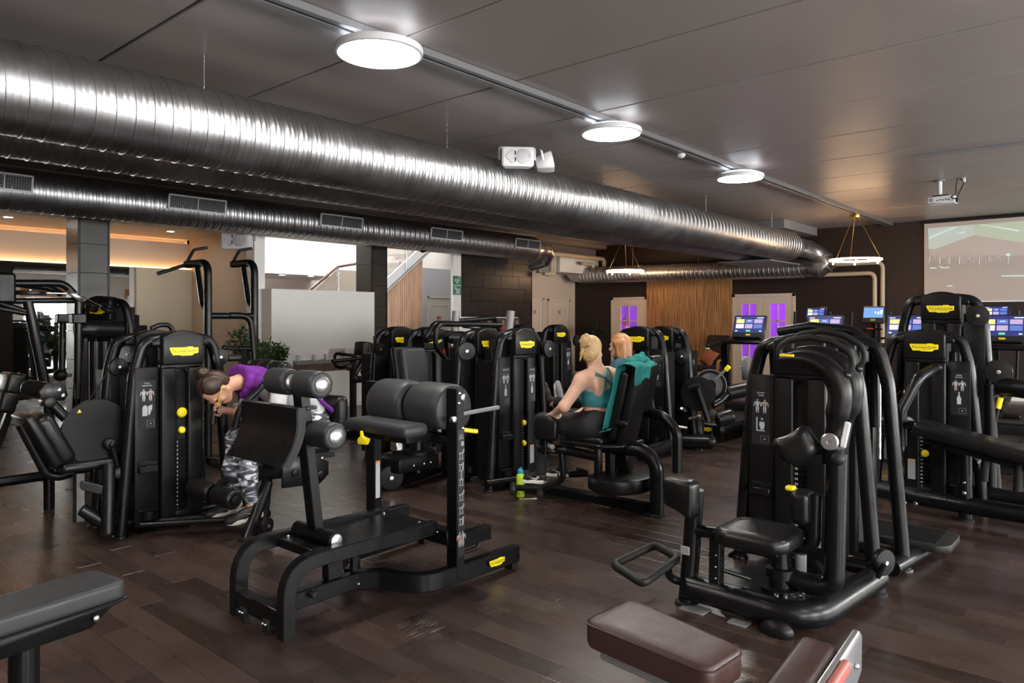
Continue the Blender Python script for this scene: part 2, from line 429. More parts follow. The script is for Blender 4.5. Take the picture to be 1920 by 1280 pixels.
# mirror panel (proud of the wall), tan panel beside it, lit shelf slots
UM = pv(255, 600, VB - .08).x
g = G(); box2(g, (U0, VB - .08, 0.0), (UM, VB - .005, 2.44)); mir = solo('wall_mirror', g, MT['mirror'], 'large frameless wall mirror reflecting the gym in the tan bay', 'mirror')
g = G(); box2(g, (UM, VB - .10, 0.0), (UE, VB - .002, 2.44), .004); tp = struct('trim_2', g, MT['tan_panel'])
M_('cove_glow', (1, .75, .45), 0.5, emit=(1.0, 0.56, 0.24), estr=COVE_L)
g = G(); box2(g, (U0, VB - .075, 2.452), (UE - .02, VB - .045, 2.466)); lo = solo('cove_light_strip', g, MT['cove_glow'], 'warm light strip glowing along the top of the wall mirror', 'light strip')
g = G(); box2(g, (U0, VB + .07, 2.90), (UE - .02, VB + .10, 2.914)); lo = solo('cove_light_strip', g, MT['cove_glow'], 'warm light strip where the bay ceiling meets the tan wall', 'light strip')
M_('lamp_glow', (1, 1, 1), 0.5, emit=(1.0, 0.96, 0.90), estr=LAMP_L)
M_('downlight_glow', (1, 1, 1), 0.5, emit=(1.0, 0.93, 0.84), estr=110)
for i, (x, y) in enumerate(((15, 406), (320, 433), (-160, 390))):
    p = pz(x, y, 3.0)
    t = thing('recessed_downlight', ('small round downlight in the bay ceiling left of the tiled column', 'small round downlight in the bay ceiling right of the tiled column', 'small round downlight in the bay ceiling beyond the left edge')[i], 'downlight', p, 'bay ceiling downlights')
    g = G(); lathe(g, [(.075, 0), (.075, -.008), (.058, -.010), (.055, -.002)], p, (0, 0, 1)); part('bezel', g, MT['white_paint'], t)
    g = G(); lathe(g, [(.054, -.004), (.054, -.006)], p, (0, 0, 1)); part('lens', g, MT['downlight_glow'], t)
# tiled columns
def tile_mat(name, col, rough):
    return M_(name, col, rough, var=0.30, vscale=3, aniso=(1, 1, 2.5), rvar=0.05, bump=(12, 0.05, 0.002))
tile_mat('slate_tile', (0.015, 0.013, 0.012), 0.34)
M_('tile_trim', (0.012, 0.012, 0.013), 0.35, 0.6)
def column(name, u0, u1, v0, v1, label, z1=2.95, h=0.40, z0=0.17):
    g = G(); box2(g, (u0 + .012, v0 + .012, 0), (u1 - .012, v1, z1)); c = struct(name, g, MT['rubber'])
    z = z0 - h
    while z < z1:
        a, b = max(z, 0) + .003, min(z + h, z1) - .003
        if b - a > .03:
            g = G(); box2(g, (u0 + .028, v0, a), (u1 - .028, v0 + .02, b), .002); part('tile', g, MT['slate_tile'], c)
            g = G(); box2(g, (u0, v0 + .03, a), (u0 + .02, v1, b), .002); part('tile', g, MT['slate_tile'], c)
        z += h
    for x in (u0, u1):
        g = G(); s = 1 if x == u0 else -1; box2(g, (x - .001, v0 - .004, 0), (x + s * .026, v0 + .03, z1), .001); part('corner_trim', g, MT['tile_trim'], c)
    return c
ca = pv(146, 600, 11.0).x; cb = pv(206, 600, 11.0).x
column('column_1', ca, cb, 11.0, 11.45, '')
ca = pv(697, 600, 11.0).x; cb = pv(726, 600, 11.0).x
column('column_2', ca, cb, 11.0, 11.48, '')
column('column_3', -1.5, -1.1, 11.0, 11.45, '')
# tiled wall with running bond, framed by the white post
ta, tb = pv(864, 600, 11.0).x, pv(997, 600, 11.0).x
g = G(); box2(g, (ta + .01, 11.015, 0), (tb - .005, 11.06, 2.95)); tw = struct('wall_tiled', g, MT['rubber'])
zt = [V3(pv(867, y, 11.0)).z for y in (486, 512, 538, 564)]
h = (zt[0] - zt[-1]) / 3; z = zt[0] - h * 7; i = 0
while z < 2.95:
    a, b = max(z, 0) + .0025, min(z + h, 2.948) - .0025
    if b > a + .03:
        L = 0.60; x = ta - L * ((i * 0.37) % 1)
        while x < tb:
            xa, xb = max(x, ta + .02) + .0025, min(x + L, tb - .01) - .0025
            if xb - xa > .03:
                g = G(); box2(g, (xa, 11.0 - random.uniform(0, .003), a), (xb, 11.02, b), .002); part('tile', g, MT['slate_tile'], tw)
            x += L
    z += h; i += 1
g = G(); box2(g, (tb - .01, 10.99, 0), (tb + .004, 11.06, 2.95)); part('corner_trim', g, MT['tile_trim'], tw)
g = G(); box2(g, (pv(849, 600, 11.0).x, 10.98, 0), (pv(863.5, 600, 11.0).x, 11.06, 2.95), .004); struct('trim_3', g, MT['white_paint'])     # white post
g = G(); box2(g, (pv(479, 600, 10.95).x - .02, 10.95, 0), (pv(497, 600, 10.95).x, 11.2, 2.95), .004); struct('trim_4', g, MT['white_paint'])  # post at the bay corner
# cream wall recess with cupboards doors at the far left of the back wall
VC = 12.0
g = G(); box2(g, (tb - .1, VC, -.05), (U1, VC + .2, ZC + .1)); wall_cream = struct('wall_cream', g, MT['cream_wall'])
g = G(); box2(g, (13.45, 11.3, 2.95), (U1, VC + .2, ZC + .05)); struct('ceiling_recess', g, MT['ceiling_slab'])
g = G(); box2(g, (13.45, VH - .0, 3.40), (U1, 11.32, ZC + .05)); struct('trim_5', g, MT['ceiling_slab'])
def panel_door(name, a, b, z1, v, mt, face=-1):
    """flush door with a raised frame and a recessed field, in a wall at y = v looking towards -y"""
    g = G(); t = .045
    box2(g, (a - t, v - .03, 0), (a, v + .01, z1 + t)); box2(g, (b, v - .03, 0), (b + t, v + .01, z1 + t)); box2(g, (a - t, v - .03, z1), (b + t, v + .01, z1 + t))
    d = struct(name, g, mt)
    g = G(); box2(g, (a + .004, v - .018, .01), (b - .004, v, z1 - .004), .003); lf = part('leaf', g, mt, d)
    w = b - a; m = .13
    for z0, z2 in ((.16, .82), (.98, z1 - .16)):
        g = G(); s = .022
        for q in ((a + m, a + m + s, z0, z2), (b - m - s, b - m, z0, z2)): box2(g, (q[0], v - .026, q[2]), (q[1], v - .015, q[3]), .004)
        for q in (z0, z2 - s): box2(g, (a + m, v - .026, q), (b - m, v - .015, q + s), .004)
        part('moulding', g, mt, lf)
    return d
M_('cream_door', (0.56, 0.47, 0.38), 0.45)
M_('grey_door', (0.44, 0.43, 0.405), 0.5)
p1, p2 = pv(1028, 600, VC).x, pv(1066, 600, VC).x
d = panel_door('door_3', p1, p2, pv(1045, 564, VC).z, VC - .005, MT['cream_door'])
g = G(); cyl(g, (p2 - .02, VC - .035, 1.03), (p2 - .02, VC - .02, 1.03), .02); box2(g, (p2 - .12, VC - .05, 1.02), (p2 - .02, VC - .038, 1.04), .004); part('door_handle', g, MT['satin_silver'], d)
g = G(); box2(g, ((p1 + p2) / 2 - .05, VC - .032, 1.66), ((p1 + p2) / 2 + .05, VC - .026, 1.76)); part('pictogram', g, MT['print_grey'], d)
d = panel_door('door_4', tb - .3, pv(1016, 600, VC).x, pv(1010, 562, VC).z, VC - .005, MT['cream_door'])
g = G(); x = pv(1001, 600, VC).x; box2(g, (x - .05, VC - .032, 1.66), (x + .05, VC - .026, 1.76)); part('pictogram', g, MT['print_grey'], d)
# --- stair hall behind the opening ---------------------------------
M_('hall_wall', (0.70, 0.62, 0.57), 0.7)
VS = 12.6
g = G(); box2(g, (UE + .14, 15.9, -.05), (13.6, 16.1, 6.0)); struct('wall_hall_back', g, MT['hall_wall'])
g = G(); box2(g, (UE + .0, VB, -.05), (UE + .14, 16.1, 6.0)); box2(g, (UE, 11.1, 3.0), (UE + .14, VB + .1, 6.0)); struct('wall_hall_side', g, MT['white_paint'])
g = G(); box2(g, (13.46, VS - 1.2, -.05), (13.6, 16.1, 6.0)); struct('wall_hall_end', g, MT['white_paint'])
g = G(); box2(g, (UE, 11.25, 5.9), (13.6, 16.1, 6.0)); struct('ceiling_hall', g, MT['white_paint'])
g = G(); box2(g, (UE, 11.1, 3.3), (13.6, 11.25, 6.0)); struct('wall_hall_front', g, MT['white_paint'])
g = G(); box2(g, (UE + .14, 14.0, 2.50), (10.6, 14.12, 6.0)); box2(g, (UE + .14, 14.12, 2.50), (10.6, 15.9, 2.6)); struct('trim_6', g, MT['white_paint'])   # bulkhead with low ceiling behind
for i, (x, y) in enumerate(((529, 515), (585, 511), (583, 517))):
    p = pz(x, y, 2.5)
    t = thing('recessed_downlight', ('leftmost downlight in the low ceiling seen above the white partition', 'rear downlight of the right pair above the white partition', 'front downlight of the right pair above the white partition')[i], 'downlight', p, 'stair hall downlights')
    g = G(); lathe(g, [(.085, 0), (.085, -.008), (.068, -.010), (.065, -.002)], p, (0, 0, 1)); part('bezel', g, MT['white_paint'], t)
    g = G(); lathe(g, [(.064, -.004), (.064, -.006)], p, (0, 0, 1)); part('lens', g, MT['downlight_glow'], t)
# skylight lamp of the stair hall: a luminous ceiling panel
M_('luminous_panel', (1, 1, 1), 0.5, emit=(1.0, 0.98, 0.95), estr=8)
g = G(); box2(g, (UE + .5, 11.7, 5.86), (12.6, 13.9, 5.89)); solo('luminous_ceiling_panel', g, MT['luminous_panel'], 'bright luminous panel in the stair hall ceiling', 'ceiling light')
# stair flight, slatted wall under it, grey wall and door
M_('stair_paint', (0.60, 0.60, 0.62), 0.5); M_('stair_soffit', (0.50, 0.47, 0.45), 0.6); M_('tread', (0.30, 0.31, 0.33), 0.5)
A = pv(700, 566, VS); B = pv(812, 462, VS)
B = A + (B - A) * 1.9
st = thing('staircase', 'white staircase with glass balustrade rising to the right', 'staircase', (A.x, VS, 0))
dirn = (B - A).normalized(); up = V3((0, 0, 1))
def stair_slab(g, a, b, lo, hi, y0, y1):
    vs = [(a.x, y0, a.z + lo), (b.x, y0, b.z + lo), (b.x, y0, b.z + hi), (a.x, y0, a.z + hi)]; vs += [(x, y1, z) for x, y, z in vs]
    g.add(vs, [(0, 1, 2, 3), (7, 6, 5, 4), (0, 4, 5, 1), (1, 5, 6, 2), (2, 6, 7, 3), (3, 7, 4, 0)])
A0 = A - dirn * .45
g = G(); stair_slab(g, A0, B, 0.0, 0.24, VS, VS + .05); part('stringer', g, MT['stair_paint'], st)
g = G(); stair_slab(g, A0, B, -.014, 0.0, VS - .004, VS + .06); part('edge_strip', g, MT['tile_trim'], st)
g = G(); stair_slab(g, A0, B, -.09, -.014, VS + .02, VS + 1.15); part('soffit', g, MT['stair_soffit'], st)
n = 12
for k in range(n):
    p = A0 + (B - A0) * (k / n); q = A0 + (B - A0) * ((k + 1) / n)
    g = G(); box2(g, (p.x, VS + .06, q.z + .02), (q.x + .02, VS + 1.1, q.z + .07), .006); part('step', g, MT['tread'], st)
M_('rail_glass', (0.80, 0.74, 0.68), 0.05, trans=0.0, alpha=0.35, spec=0.6)
for k in range(4):
    p = A0 + (B - A0) * (0.14 + 0.21 * k); q = A0 + (B - A0) * (0.33 + 0.21 * k)
    g = G(); stair_slab(g, p, q, .30, 1.05, VS - .035, VS - .025); part('glass_panel', g, MT['rail_glass'], st)
    g = G(); c = A0 + (B - A0) * (0.345 + 0.21 * k); cyl(g, (c.x, VS - .03, c.z + .05), (c.x, VS - .03, c.z + 1.1), .022); part('baluster', g, MT['steel'], st)
    for s in (.22, .78):
        g = G(); c = p + (q - p) * s; cyl(g, (c.x, VS - .05, c.z + .36), (c.x, VS, c.z + .36), .03); part('glass_clamp', g, MT['steel'], st)
M_('hand_rail', (0.07, 0.032, 0.026), 0.4)
ra, rb, rc, rd = pv(560, 561, 13.0), pv(633, 500, 13.0), pv(672, 493.5, 13.0), pv(760, 480, 13.0)
st2 = thing('landing_balustrade', 'glass balustrade with dark wooden handrail behind the white partition', 'balustrade', (ra.x, 13.0, 0))
g = G(); tube(g, [ra, rb, rc], .028, 0, 10); part('handrail', g, MT['hand_rail'], st2)
M_('rail_tint', (0.42, 0.36, 0.31), 0.08, alpha=0.72, spec=0.6)
g = G(); g.add([(ra.x + .15, 13.02, ra.z - .8), (rb.x, 13.02, ra.z - .8), (rb.x, 13.02, rb.z - .06), (ra.x + .15, 13.02, ra.z + .0)] + [(ra.x + .15, 13.03, ra.z - .8), (rb.x, 13.03, ra.z - .8), (rb.x, 13.03, rb.z - .06), (ra.x + .15, 13.03, ra.z + .0)], [(0, 1, 2, 3), (7, 6, 5, 4), (0, 4, 5, 1), (1, 5, 6, 2), (2, 6, 7, 3), (3, 7, 4, 0)]); part('glass_panel', g, MT['rail_tint'], st2)
g = G(); box2(g, (rb.x + .06, 13.02, ra.z - .8), (rc.x + .3, 13.03, rb.z - .06)); part('glass_panel', g, MT['rail_tint'], st2)
g = G(); cyl(g, (rb.x + .02, 13.0, ra.z - 1.0), (rb.x + .02, 13.0, rb.z), .022); part('baluster', g, MT['steel'], st2)
g = G(); box2(g, (ra.x - .6, 13.0, 0), (rc.x - .1, 13.2, ra.z - .75), .005); part('landing_base', g, MT['stair_paint'], st2)
M_('pale_slat', (0.58, 0.36, 0.25), 0.55, var=0.22, vscale=2.5, aniso=(6, 6, .7))
wa, wb = pv(700, 600, VS + .1).x, pv(792, 600, VS + .1).x
g = G(); zs = lambda x: A.z + (B.z - A.z) * (x - A.x) / (B.x - A.x) - .11
prism(g, [(wa - .6, 0), (wb, 0), (wb, zs(wb)), (wa - .6, zs(wa - .6))], (0, VS + .2, 0), (1, 0, 0), (0, 0, 1), .08); ws = struct('wall_slatted', g, MT['pale_slat'])
g = G(); w = .062; x = wa - .6
while x < wb - .01:
    zt_ = A.z + (B.z - A.z) * (x - A.x) / (B.x - A.x) - .11
    if zt_ > .1: box2(g, (x, VS + .095, 0), (min(x + w - .008, wb), VS + .125, zt_))
    x += w
o = part('slat_field', g, MT['pale_slat'], ws); o['kind'] = 'stuff'
M_('cool_grey_wall', (0.36, 0.37, 0.40), 0.7)
g = G(); box2(g, (wb, VS + .1, 0), (13.46, VS + .2, 2.72)); struct('wall_grey', g, MT['cool_grey_wall'])
p1, p2 = pv(803.5, 600, VS + .1).x, pv(847, 600, VS + .1).x
d = panel_door('door_5', p1, p2, pv(820, 559, VS + .1).z, VS + .1, MT['grey_door'])
c = pv(824, 595, VS + .07)
g = G(); box2(g, (c.x - .045, VS + .062, c.z - .03), (c.x + .045, VS + .072, c.z + .03)); part('door_sign', g, MT['print_red'], d)
M_('print_blue', (0.03, 0.05, 0.35), 0.5)
g = G(); box2(g, (c.x - .075, VS + .062, c.z - .025), (c.x - .052, VS + .072, c.z + .025)); part('door_sign', g, MT['print_blue'], d)
# --- free-standing partition with the ribbon fireplace --------------
VPn = 10.6
a, b = pv(509, 600, VPn).x, pv(702, 600, VPn).x; zp = 2.02
fa, fb, fz0, fz1 = pv(549, 655, VPn).x, pv(668, 655, VPn).x, 0.83, pv(560, 656, VPn).z
M_('partition_paint', (0.76, 0.75, 0.71), 0.7, bump=(90, 0.05, 0.001), var=0.02, vscale=2)
g = G(); box2(g, (a, VPn, 0), (fa, VPn + .3, zp)); box2(g, (fb, VPn, 0), (b, VPn + .3, zp)); box2(g, (fa, VPn, fz1), (fb, VPn + .3, zp)); box2(g, (fa, VPn, 0), (fb, VPn + .3, fz0)); 
pt = struct('wall_partition', g, MT['partition_paint'])
g = G(); box2(g, (a - .01, VPn - .012, 0), (b + .01, VPn, .07)); o = struct('baseboard_partition', g, MT['white_paint'])
M_('hearth', (0.22, 0.21, 0.20), 0.35); M_('hearth_brick', (0.10, 0.05, 0.04), 0.5, var=.3, vscale=12)
fp = thing('ribbon_fireplace', 'long low glazed fireplace niche in the white partition', 'fireplace', (fa, VPn, fz0))
g = G(); box2(g, (fa, VPn - .10, fz0 - .05), (fb + .15, VPn - .002, fz0), .004); part('ledge', g, MT['hearth'], fp)
g = G(); box2(g, (fa, VPn - .022, fz0 - .19), (fb + .15, VPn - .002, fz0 - .052), .003); part('lower_band', g, MT['hearth_brick'], fp)
g = G(); box2(g, (fa + .003, VPn + .05, fz0 + .002), (fb - .003, VPn + .29, fz0 + .012)); part('niche_floor', g, MT['hearth'], fp)
g = G(); box2(g, (fa + .003, VPn + .03, fz0 + .002), (fb - .003, VPn + .036, fz1 - .002)); part('glass_front', g, mat('niche_glass', (0.75, 0.72, 0.80), 0.04, alpha=0.28, spec=.8), fp)
for k, x in enumerate((560, 590, 612, 648)):
    c = pv(x, 690, VPn - .05)
    t = thing('glass_candle_jar', ('leftmost glass candle jar on the fireplace ledge', 'second glass candle jar from the left on the fireplace ledge', 'third glass candle jar from the left on the fireplace ledge', 'tallest and rightmost glass candle jar on the fireplace ledge')[k], 'candle jar', (c.x, VPn - .05, fz0), 'candle jars on the fireplace ledge')
    hh = .11 if k < 3 else .15
    g = G(); lathe(g, [(.035, 0), (.04, .005), (.04, hh), (.035, hh), (.035, .01)], (c.x, VPn - .05, fz0)); part('jar', g, mat('jar_glass', (.8, .85, .85), .05, trans=.0, alpha=.5), t)
    g = G(); cyl(g, (c.x, VPn - .05, fz0 + .01), (c.x, VPn - .05, fz0 + hh * .6), .028); part('candle', g, MT['white_paint'], t)
# --- doors of the back wall, timber panel, baseboard ----------------
M_('ivory_door', (0.60, 0.50, 0.40), 0.42)
M_('purple_wall', (0.30, 0.03, 0.50), 0.7)
def glazed_leaf(d, y0, y1, z1, panes, x=U1):
    """door leaf looking towards -x, between y0<y1, with a 2-column window; panes: list of (z0,z1)"""
    g = G(); w = y1 - y0; m0 = y0 + w * .24; m1 = y1 - w * .24; zz0, zz1 = panes[0][0], panes[-1][1]
    box2(g, (x - .02, y0, .01), (x + .02, m0, z1)); box2(g, (x - .02, m1, .01), (x + .02, y1, z1))
    box2(g, (x - .02, m0, .01), (x + .02, m1, zz0)); box2(g, (x - .02, m0, zz1), (x + .02, m1, z1)); lf = part('leaf', g, MT['ivory_door'], d)
    g = G(); mc = (m0 + m1) / 2; box2(g, (x - .018, mc - .014, zz0), (x + .018, mc + .014, zz1))
    for a_, b_ in panes[:-1]: box2(g, (x - .018, m0, b_ - .014), (x + .018, m1, b_ + .014))
    part('glazing_bar', g, MT['ivory_door'], lf)
    for a_, b_ in panes:
        for q0, q1 in ((m0, mc - .014), (mc + .014, m1)):
            g = G(); box2(g, (x + .004, q0, a_ + .014), (x + .010, q1, b_ - .014)); part('pane', g, mat('door_pane', (.8, .8, .85), .03, alpha=.12), lf)
    return lf
def door_frame(name, y0, y1, z1, x=U1):
    g = G(); t = .07
    box2(g, (x - .03, y0 - t, 0), (x + .08, y0, z1 + t), .004); box2(g, (x - .03, y1, 0), (x + .08, y1 + t, z1 + t), .004); box2(g, (x - .03, y0 - t, z1), (x + .08, y1 + t, z1 + t), .004)
    return struct(name, g, MT['ivory_door'])
d1 = door_frame('door_1', 5.99, 7.33, 2.04)
PN = [(.62, 1.05), (1.05, 1.48), (1.48, 1.87)]
for q0, q1 in ((5.992, 6.658), (6.662, 7.328)): glazed_leaf(d1, q0, q1, 2.035, PN)
d2 = door_frame('door_2', 9.77, 10.73, 2.03)
glazed_leaf(d2, 9.772, 10.728, 2.025, PN)
# the violet-lit studio behind the doors
g = G(); box2(g, (U1 + 3.0, 4.0, -.05), (U1 + 3.1, 12.4, 3.0)); box2(g, (U1 + .25, 3.9, -.05), (U1 + 3.1, 4.0, 3.0)); box2(g, (U1 + .25, 12.3, -.05), (U1 + 3.1, 12.4, 3.0)); box2(g, (U1 + .26, 3.9, 3.0), (U1 + 3.1, 12.4, 3.1)); struct('wall_studio', g, MT['purple_wall'])
g = G(); box2(g, (U1 + .3, 3.9, -.11), (U1 + 3.1, 12.4, -.005)); struct('floor_studio', g, MT['floor_joint'])
M_('violet_glow', (1, 1, 1), .5, emit=(0.55, 0.06, 0.85), estr=18)
for k, y in enumerate((6.6, 10.2)):
    g = G(); box2(g, (U1 + .6, y - .8, 2.96), (U1 + 2.4, y + .8, 2.99)); solo('violet_ceiling_panel', g, MT['violet_glow'], ('violet light panel inside the studio behind the double door', 'violet light panel inside the studio behind the single door')[k], 'ceiling light', 'violet studio lights')
# timber slat panel
M_('oak_slat', (0.36, 0.175, 0.065), 0.5, var=0.5, vscale=2.2, aniso=(14, 14, .8), bump=(40, .1, .001))
g = G(); box2(g, (U1 - .027, 7.41, .085), (U1 - .002, 9.69, 2.7)); op = solo('timber_panel', g, MT['oak_slat'], 'warm brown vertical timber slat panel on the back wall between the doors', 'wall panel')
g = G(); y = 7.41
while y < 9.66: box2(g, (U1 - .045, y, .09), (U1 - .02, y + .045, 2.695), .003); y += .0535
o = part('slat_field', g, MT['oak_slat'], op); o['kind'] = 'stuff'
g = G(); box2(g, (U1 - .02, VR, 0), (U1 - .002, 5.9, .08)); box2(g, (U1 - .02, 7.42, 0), (U1 - .002, 9.68, .08)); box2(g, (U1 - .02, 10.82, 0), (U1 - .002, VC, .08)); struct('baseboard_back', g, MT['white_paint'])
# ================================================================== OVERHEAD: ducts, track, lamps
M_('galvanised', (0.43, 0.43, 0.44), 0.36, 1.0, var=0.08, vscale=3, rvar=0.04)
def spiral_duct(g, p0, p1, r, pitch=0.125, seg=72, ribs=2, rib_h=0.0044, step=9):
    """spiral-seam duct from p0 to p1: one lock seam and fine ribs per pitch, wound as a helix"""
    p0, p1 = V3(p0), V3(p1); L = (p1 - p0).length; ax = (p1 - p0) / L
    B = basis(ax); e1, e2 = B.col[1], B.col[2]
    # profile over one pitch: (fraction, radius offset)
    prof = [(0.0, 0.0), (0.03, rib_h * 1.5), (0.075, rib_h * 1.5), (0.10, 0.0)]
    for k in range(ribs):
        c = (k + 1) / (ribs + 1) + 0.03
        prof += [(c - .10, 0.0), (c - .04, rib_h * .55), (c, rib_h * .75), (c + .04, rib_h * .55), (c + .10, 0.0)]
    prof = sorted(prof); n = int(L / pitch) + 2
    rows = [(i * pitch + f * pitch - pitch, o) for i in range(n + 1) for f, o in prof]
    rings = []
    for s, o in rows:
        ring = []
        for k in range(seg):
            a = 2 * PI * k / seg; t = min(max(s + pitch * k / seg, 0), L)
            ring.append(p0 + ax * t + (e1 * math.cos(a) + e2 * math.sin(a)) * (r + o))
        rings.append(ring)
    vs = [p for q in rings for p in q]; fs = []; m = len(rows); npf = len(prof)
    for i in range(m - 1):
        for k in range(seg):
            if k < seg - 1: fs.append((i * seg + k, i * seg + k + 1, (i + 1) * seg + k + 1, (i + 1) * seg + k))
            elif i + npf + 1 < m: fs.append((i * seg + k, (i + npf) * seg, (i + npf + 1) * seg, (i + 1) * seg + k))
    return g.add(vs, fs)
def hanger(t, x, y, zt, r):
    g = G(); cyl(g, (x, y - .0, zt), (x, y, ZC), .004, seg=6); part('hanger_rod', g, MT['steel'], t)
    g = G(); cyl(g, (x - .02, y, zt), (x + .02, y, zt), .012, seg=8); part('hanger_clip', g, MT['steel'], t)
R1 = 0.295; VD1, VD2, ZD = 5.45, 6.20, 3.0
d1 = thing('spiral_duct', 'large bright spiral duct hanging foremost under the ceiling', 'duct', (6, VD1, ZD), 'twin large ducts')
g = G(); spiral_duct(g, (-3.5, VD1, ZD), (14.75, VD1, ZD), R1); part('duct_body', g, MT['galvanised'], d1, 30)
g = G(); lathe(g, [(R1 + .006, 0), (R1 + .006, .02), (R1 - .01, .03), (.21, .05), (.19, .05)], (14.74, VD1, ZD), (1, 0, 0), 40); part('end_cap', g, MT['galvanised'], d1)
for x in (2.6, 5.1, 7.9, 10.8, 13.5): hanger(d1, x, VD1 - R1 * .55, ZD + R1 * .8, R1)
d2 = thing('spiral_duct', 'large spiral duct hanging just behind the foremost one', 'duct', (6, VD2, ZD), 'twin large ducts')
g = G(); spiral_duct(g, (-3.5, VD2, ZD), (14.75, VD2, ZD), R1); part('duct_body', g, MT['galvanised'], d2, 30)
g = G(); lathe(g, [(R1 + .006, 0), (R1 + .006, .02), (R1 - .01, .03), (.05, .03)], (14.74, VD2, ZD), (1, 0, 0), 40); part('end_cap', g, MT['galvanised'], d2)
for x in (3.0, 9.0, 14.0):
    g = G(); cyl(g, (x, VD2, ZD + R1 - .02), (x, VD2, ZC), .004, seg=6); part('hanger_rod', g, MT['steel'], d2)
# neck and elbow joining the foremost duct to the duct along the back wall
dn = thing('duct_elbow', 'smooth silver neck and segmented elbow joining the ducts by the back wall', 'duct', (15, VD1, ZD))
def seg_tube(g, pts, r, seams=True):
    tube(g, pts, r, 0, 28)
    for p, q in zip(pts[:-1], pts[1:]):
        d = (V3(q) - V3(p)).normalized(); cyl(g, V3(p) - d * .012, V3(p) + d * .012, r + .006, seg=28)
e = [(14.78, VD1, ZD + .02), (15.15, VD1, ZD + .02), (15.5, VD1, ZD + .02)]
g = G(); seg_tube(g, e, .185); part('neck', g, MT['galvanised'], dn)
VBk, UBk, ZBk = 4.95, 15.95, 2.62
el = [V3((15.5, VD1, ZD + .02)), V3((15.78, VD1 - .05, ZD + .0)), V3((15.95, VD1 - .16, ZD - .08)), V3((16.0, VD1 - .30, ZD - .2)), V3((15.97, VD1 - .36, ZBk + .05)), V3((15.95, VD1 - .25, ZBk - .03)), V3((15.95, VD1 + .05, ZBk))]
g = G(); seg_tube(g, el, .19); part('elbow', g, MT['galvanised'], dn)
d3 = thing('spiral_duct', 'slimmer spiral duct running along the dark back wall', 'duct', (UBk, 8, ZBk))
q = pu(1092, 516, UBk)
g = G(); spiral_duct(g, (UBk, VD1 + .02, ZBk), (UBk, q.y, q.z), .205, .11, 40); part('duct_body', g, MT['galvanised'], d3, 30)
g = G(); seg_tube(g, [V3((UBk, q.y - .02, q.z)), V3((UBk - .02, q.y + .22, q.z + .05)), V3((UBk - .08, q.y + .36, q.z + .22)), V3((UBk - .1, q.y + .38, q.z + .5))], .21); part('elbow', g, MT['galvanised'], d3)
for y in (6.2, 8.0, 9.8):
    g = G(); cyl(g, (UBk, y, ZBk + .2), (UBk, y, ZC), .004, seg=6); part('hanger_rod', g, MT['steel'], d3)
# small duct with grilles over the column line
VD3, ZD3, R3 = 10.0, 3.05, 0.25
d4 = thing('spiral_duct', 'medium spiral duct with white air grilles above the columns', 'duct', (6, VD3, ZD3))
xe = pv(1003, 470, VD3).x
g = G(); spiral_duct(g, (-2.0, VD3, ZD3), (xe - .12, VD3, ZD3), R3, 0.115, 56); part('duct_body', g, MT['galvanised'], d4, 30)
g = G(); lathe(g, [(R3 + .004, -.01), (R3 + .004, .01), (.14, .28), (.13, .28)], (xe - .12, VD3, ZD3), (1, 0, 0), 36); part('reducer', g, MT['galvanised'], d4)
g = G(); seg_tube(g, [V3((xe + .1, VD3, ZD3)), V3((xe + .42, VD3, ZD3)), V3((xe + .58, VD3 + .05, ZD3 - .06)), V3((xe + .62, VD3 + .2, ZD3 - .22)), V3((xe + .6, VD3 + .6, ZD3 - .3))], .13); part('elbow', g, MT['galvanised'], d4)
for x in (2.0, 4.4, 7.0, 10.0):
    g = G(); cyl(g, (x, VD3 - R3 * .5, ZD3 + R3 * .8), (x, VD3 - R3 * .5, ZC), .004, seg=6); part('hanger_rod', g, MT['steel'], d4)
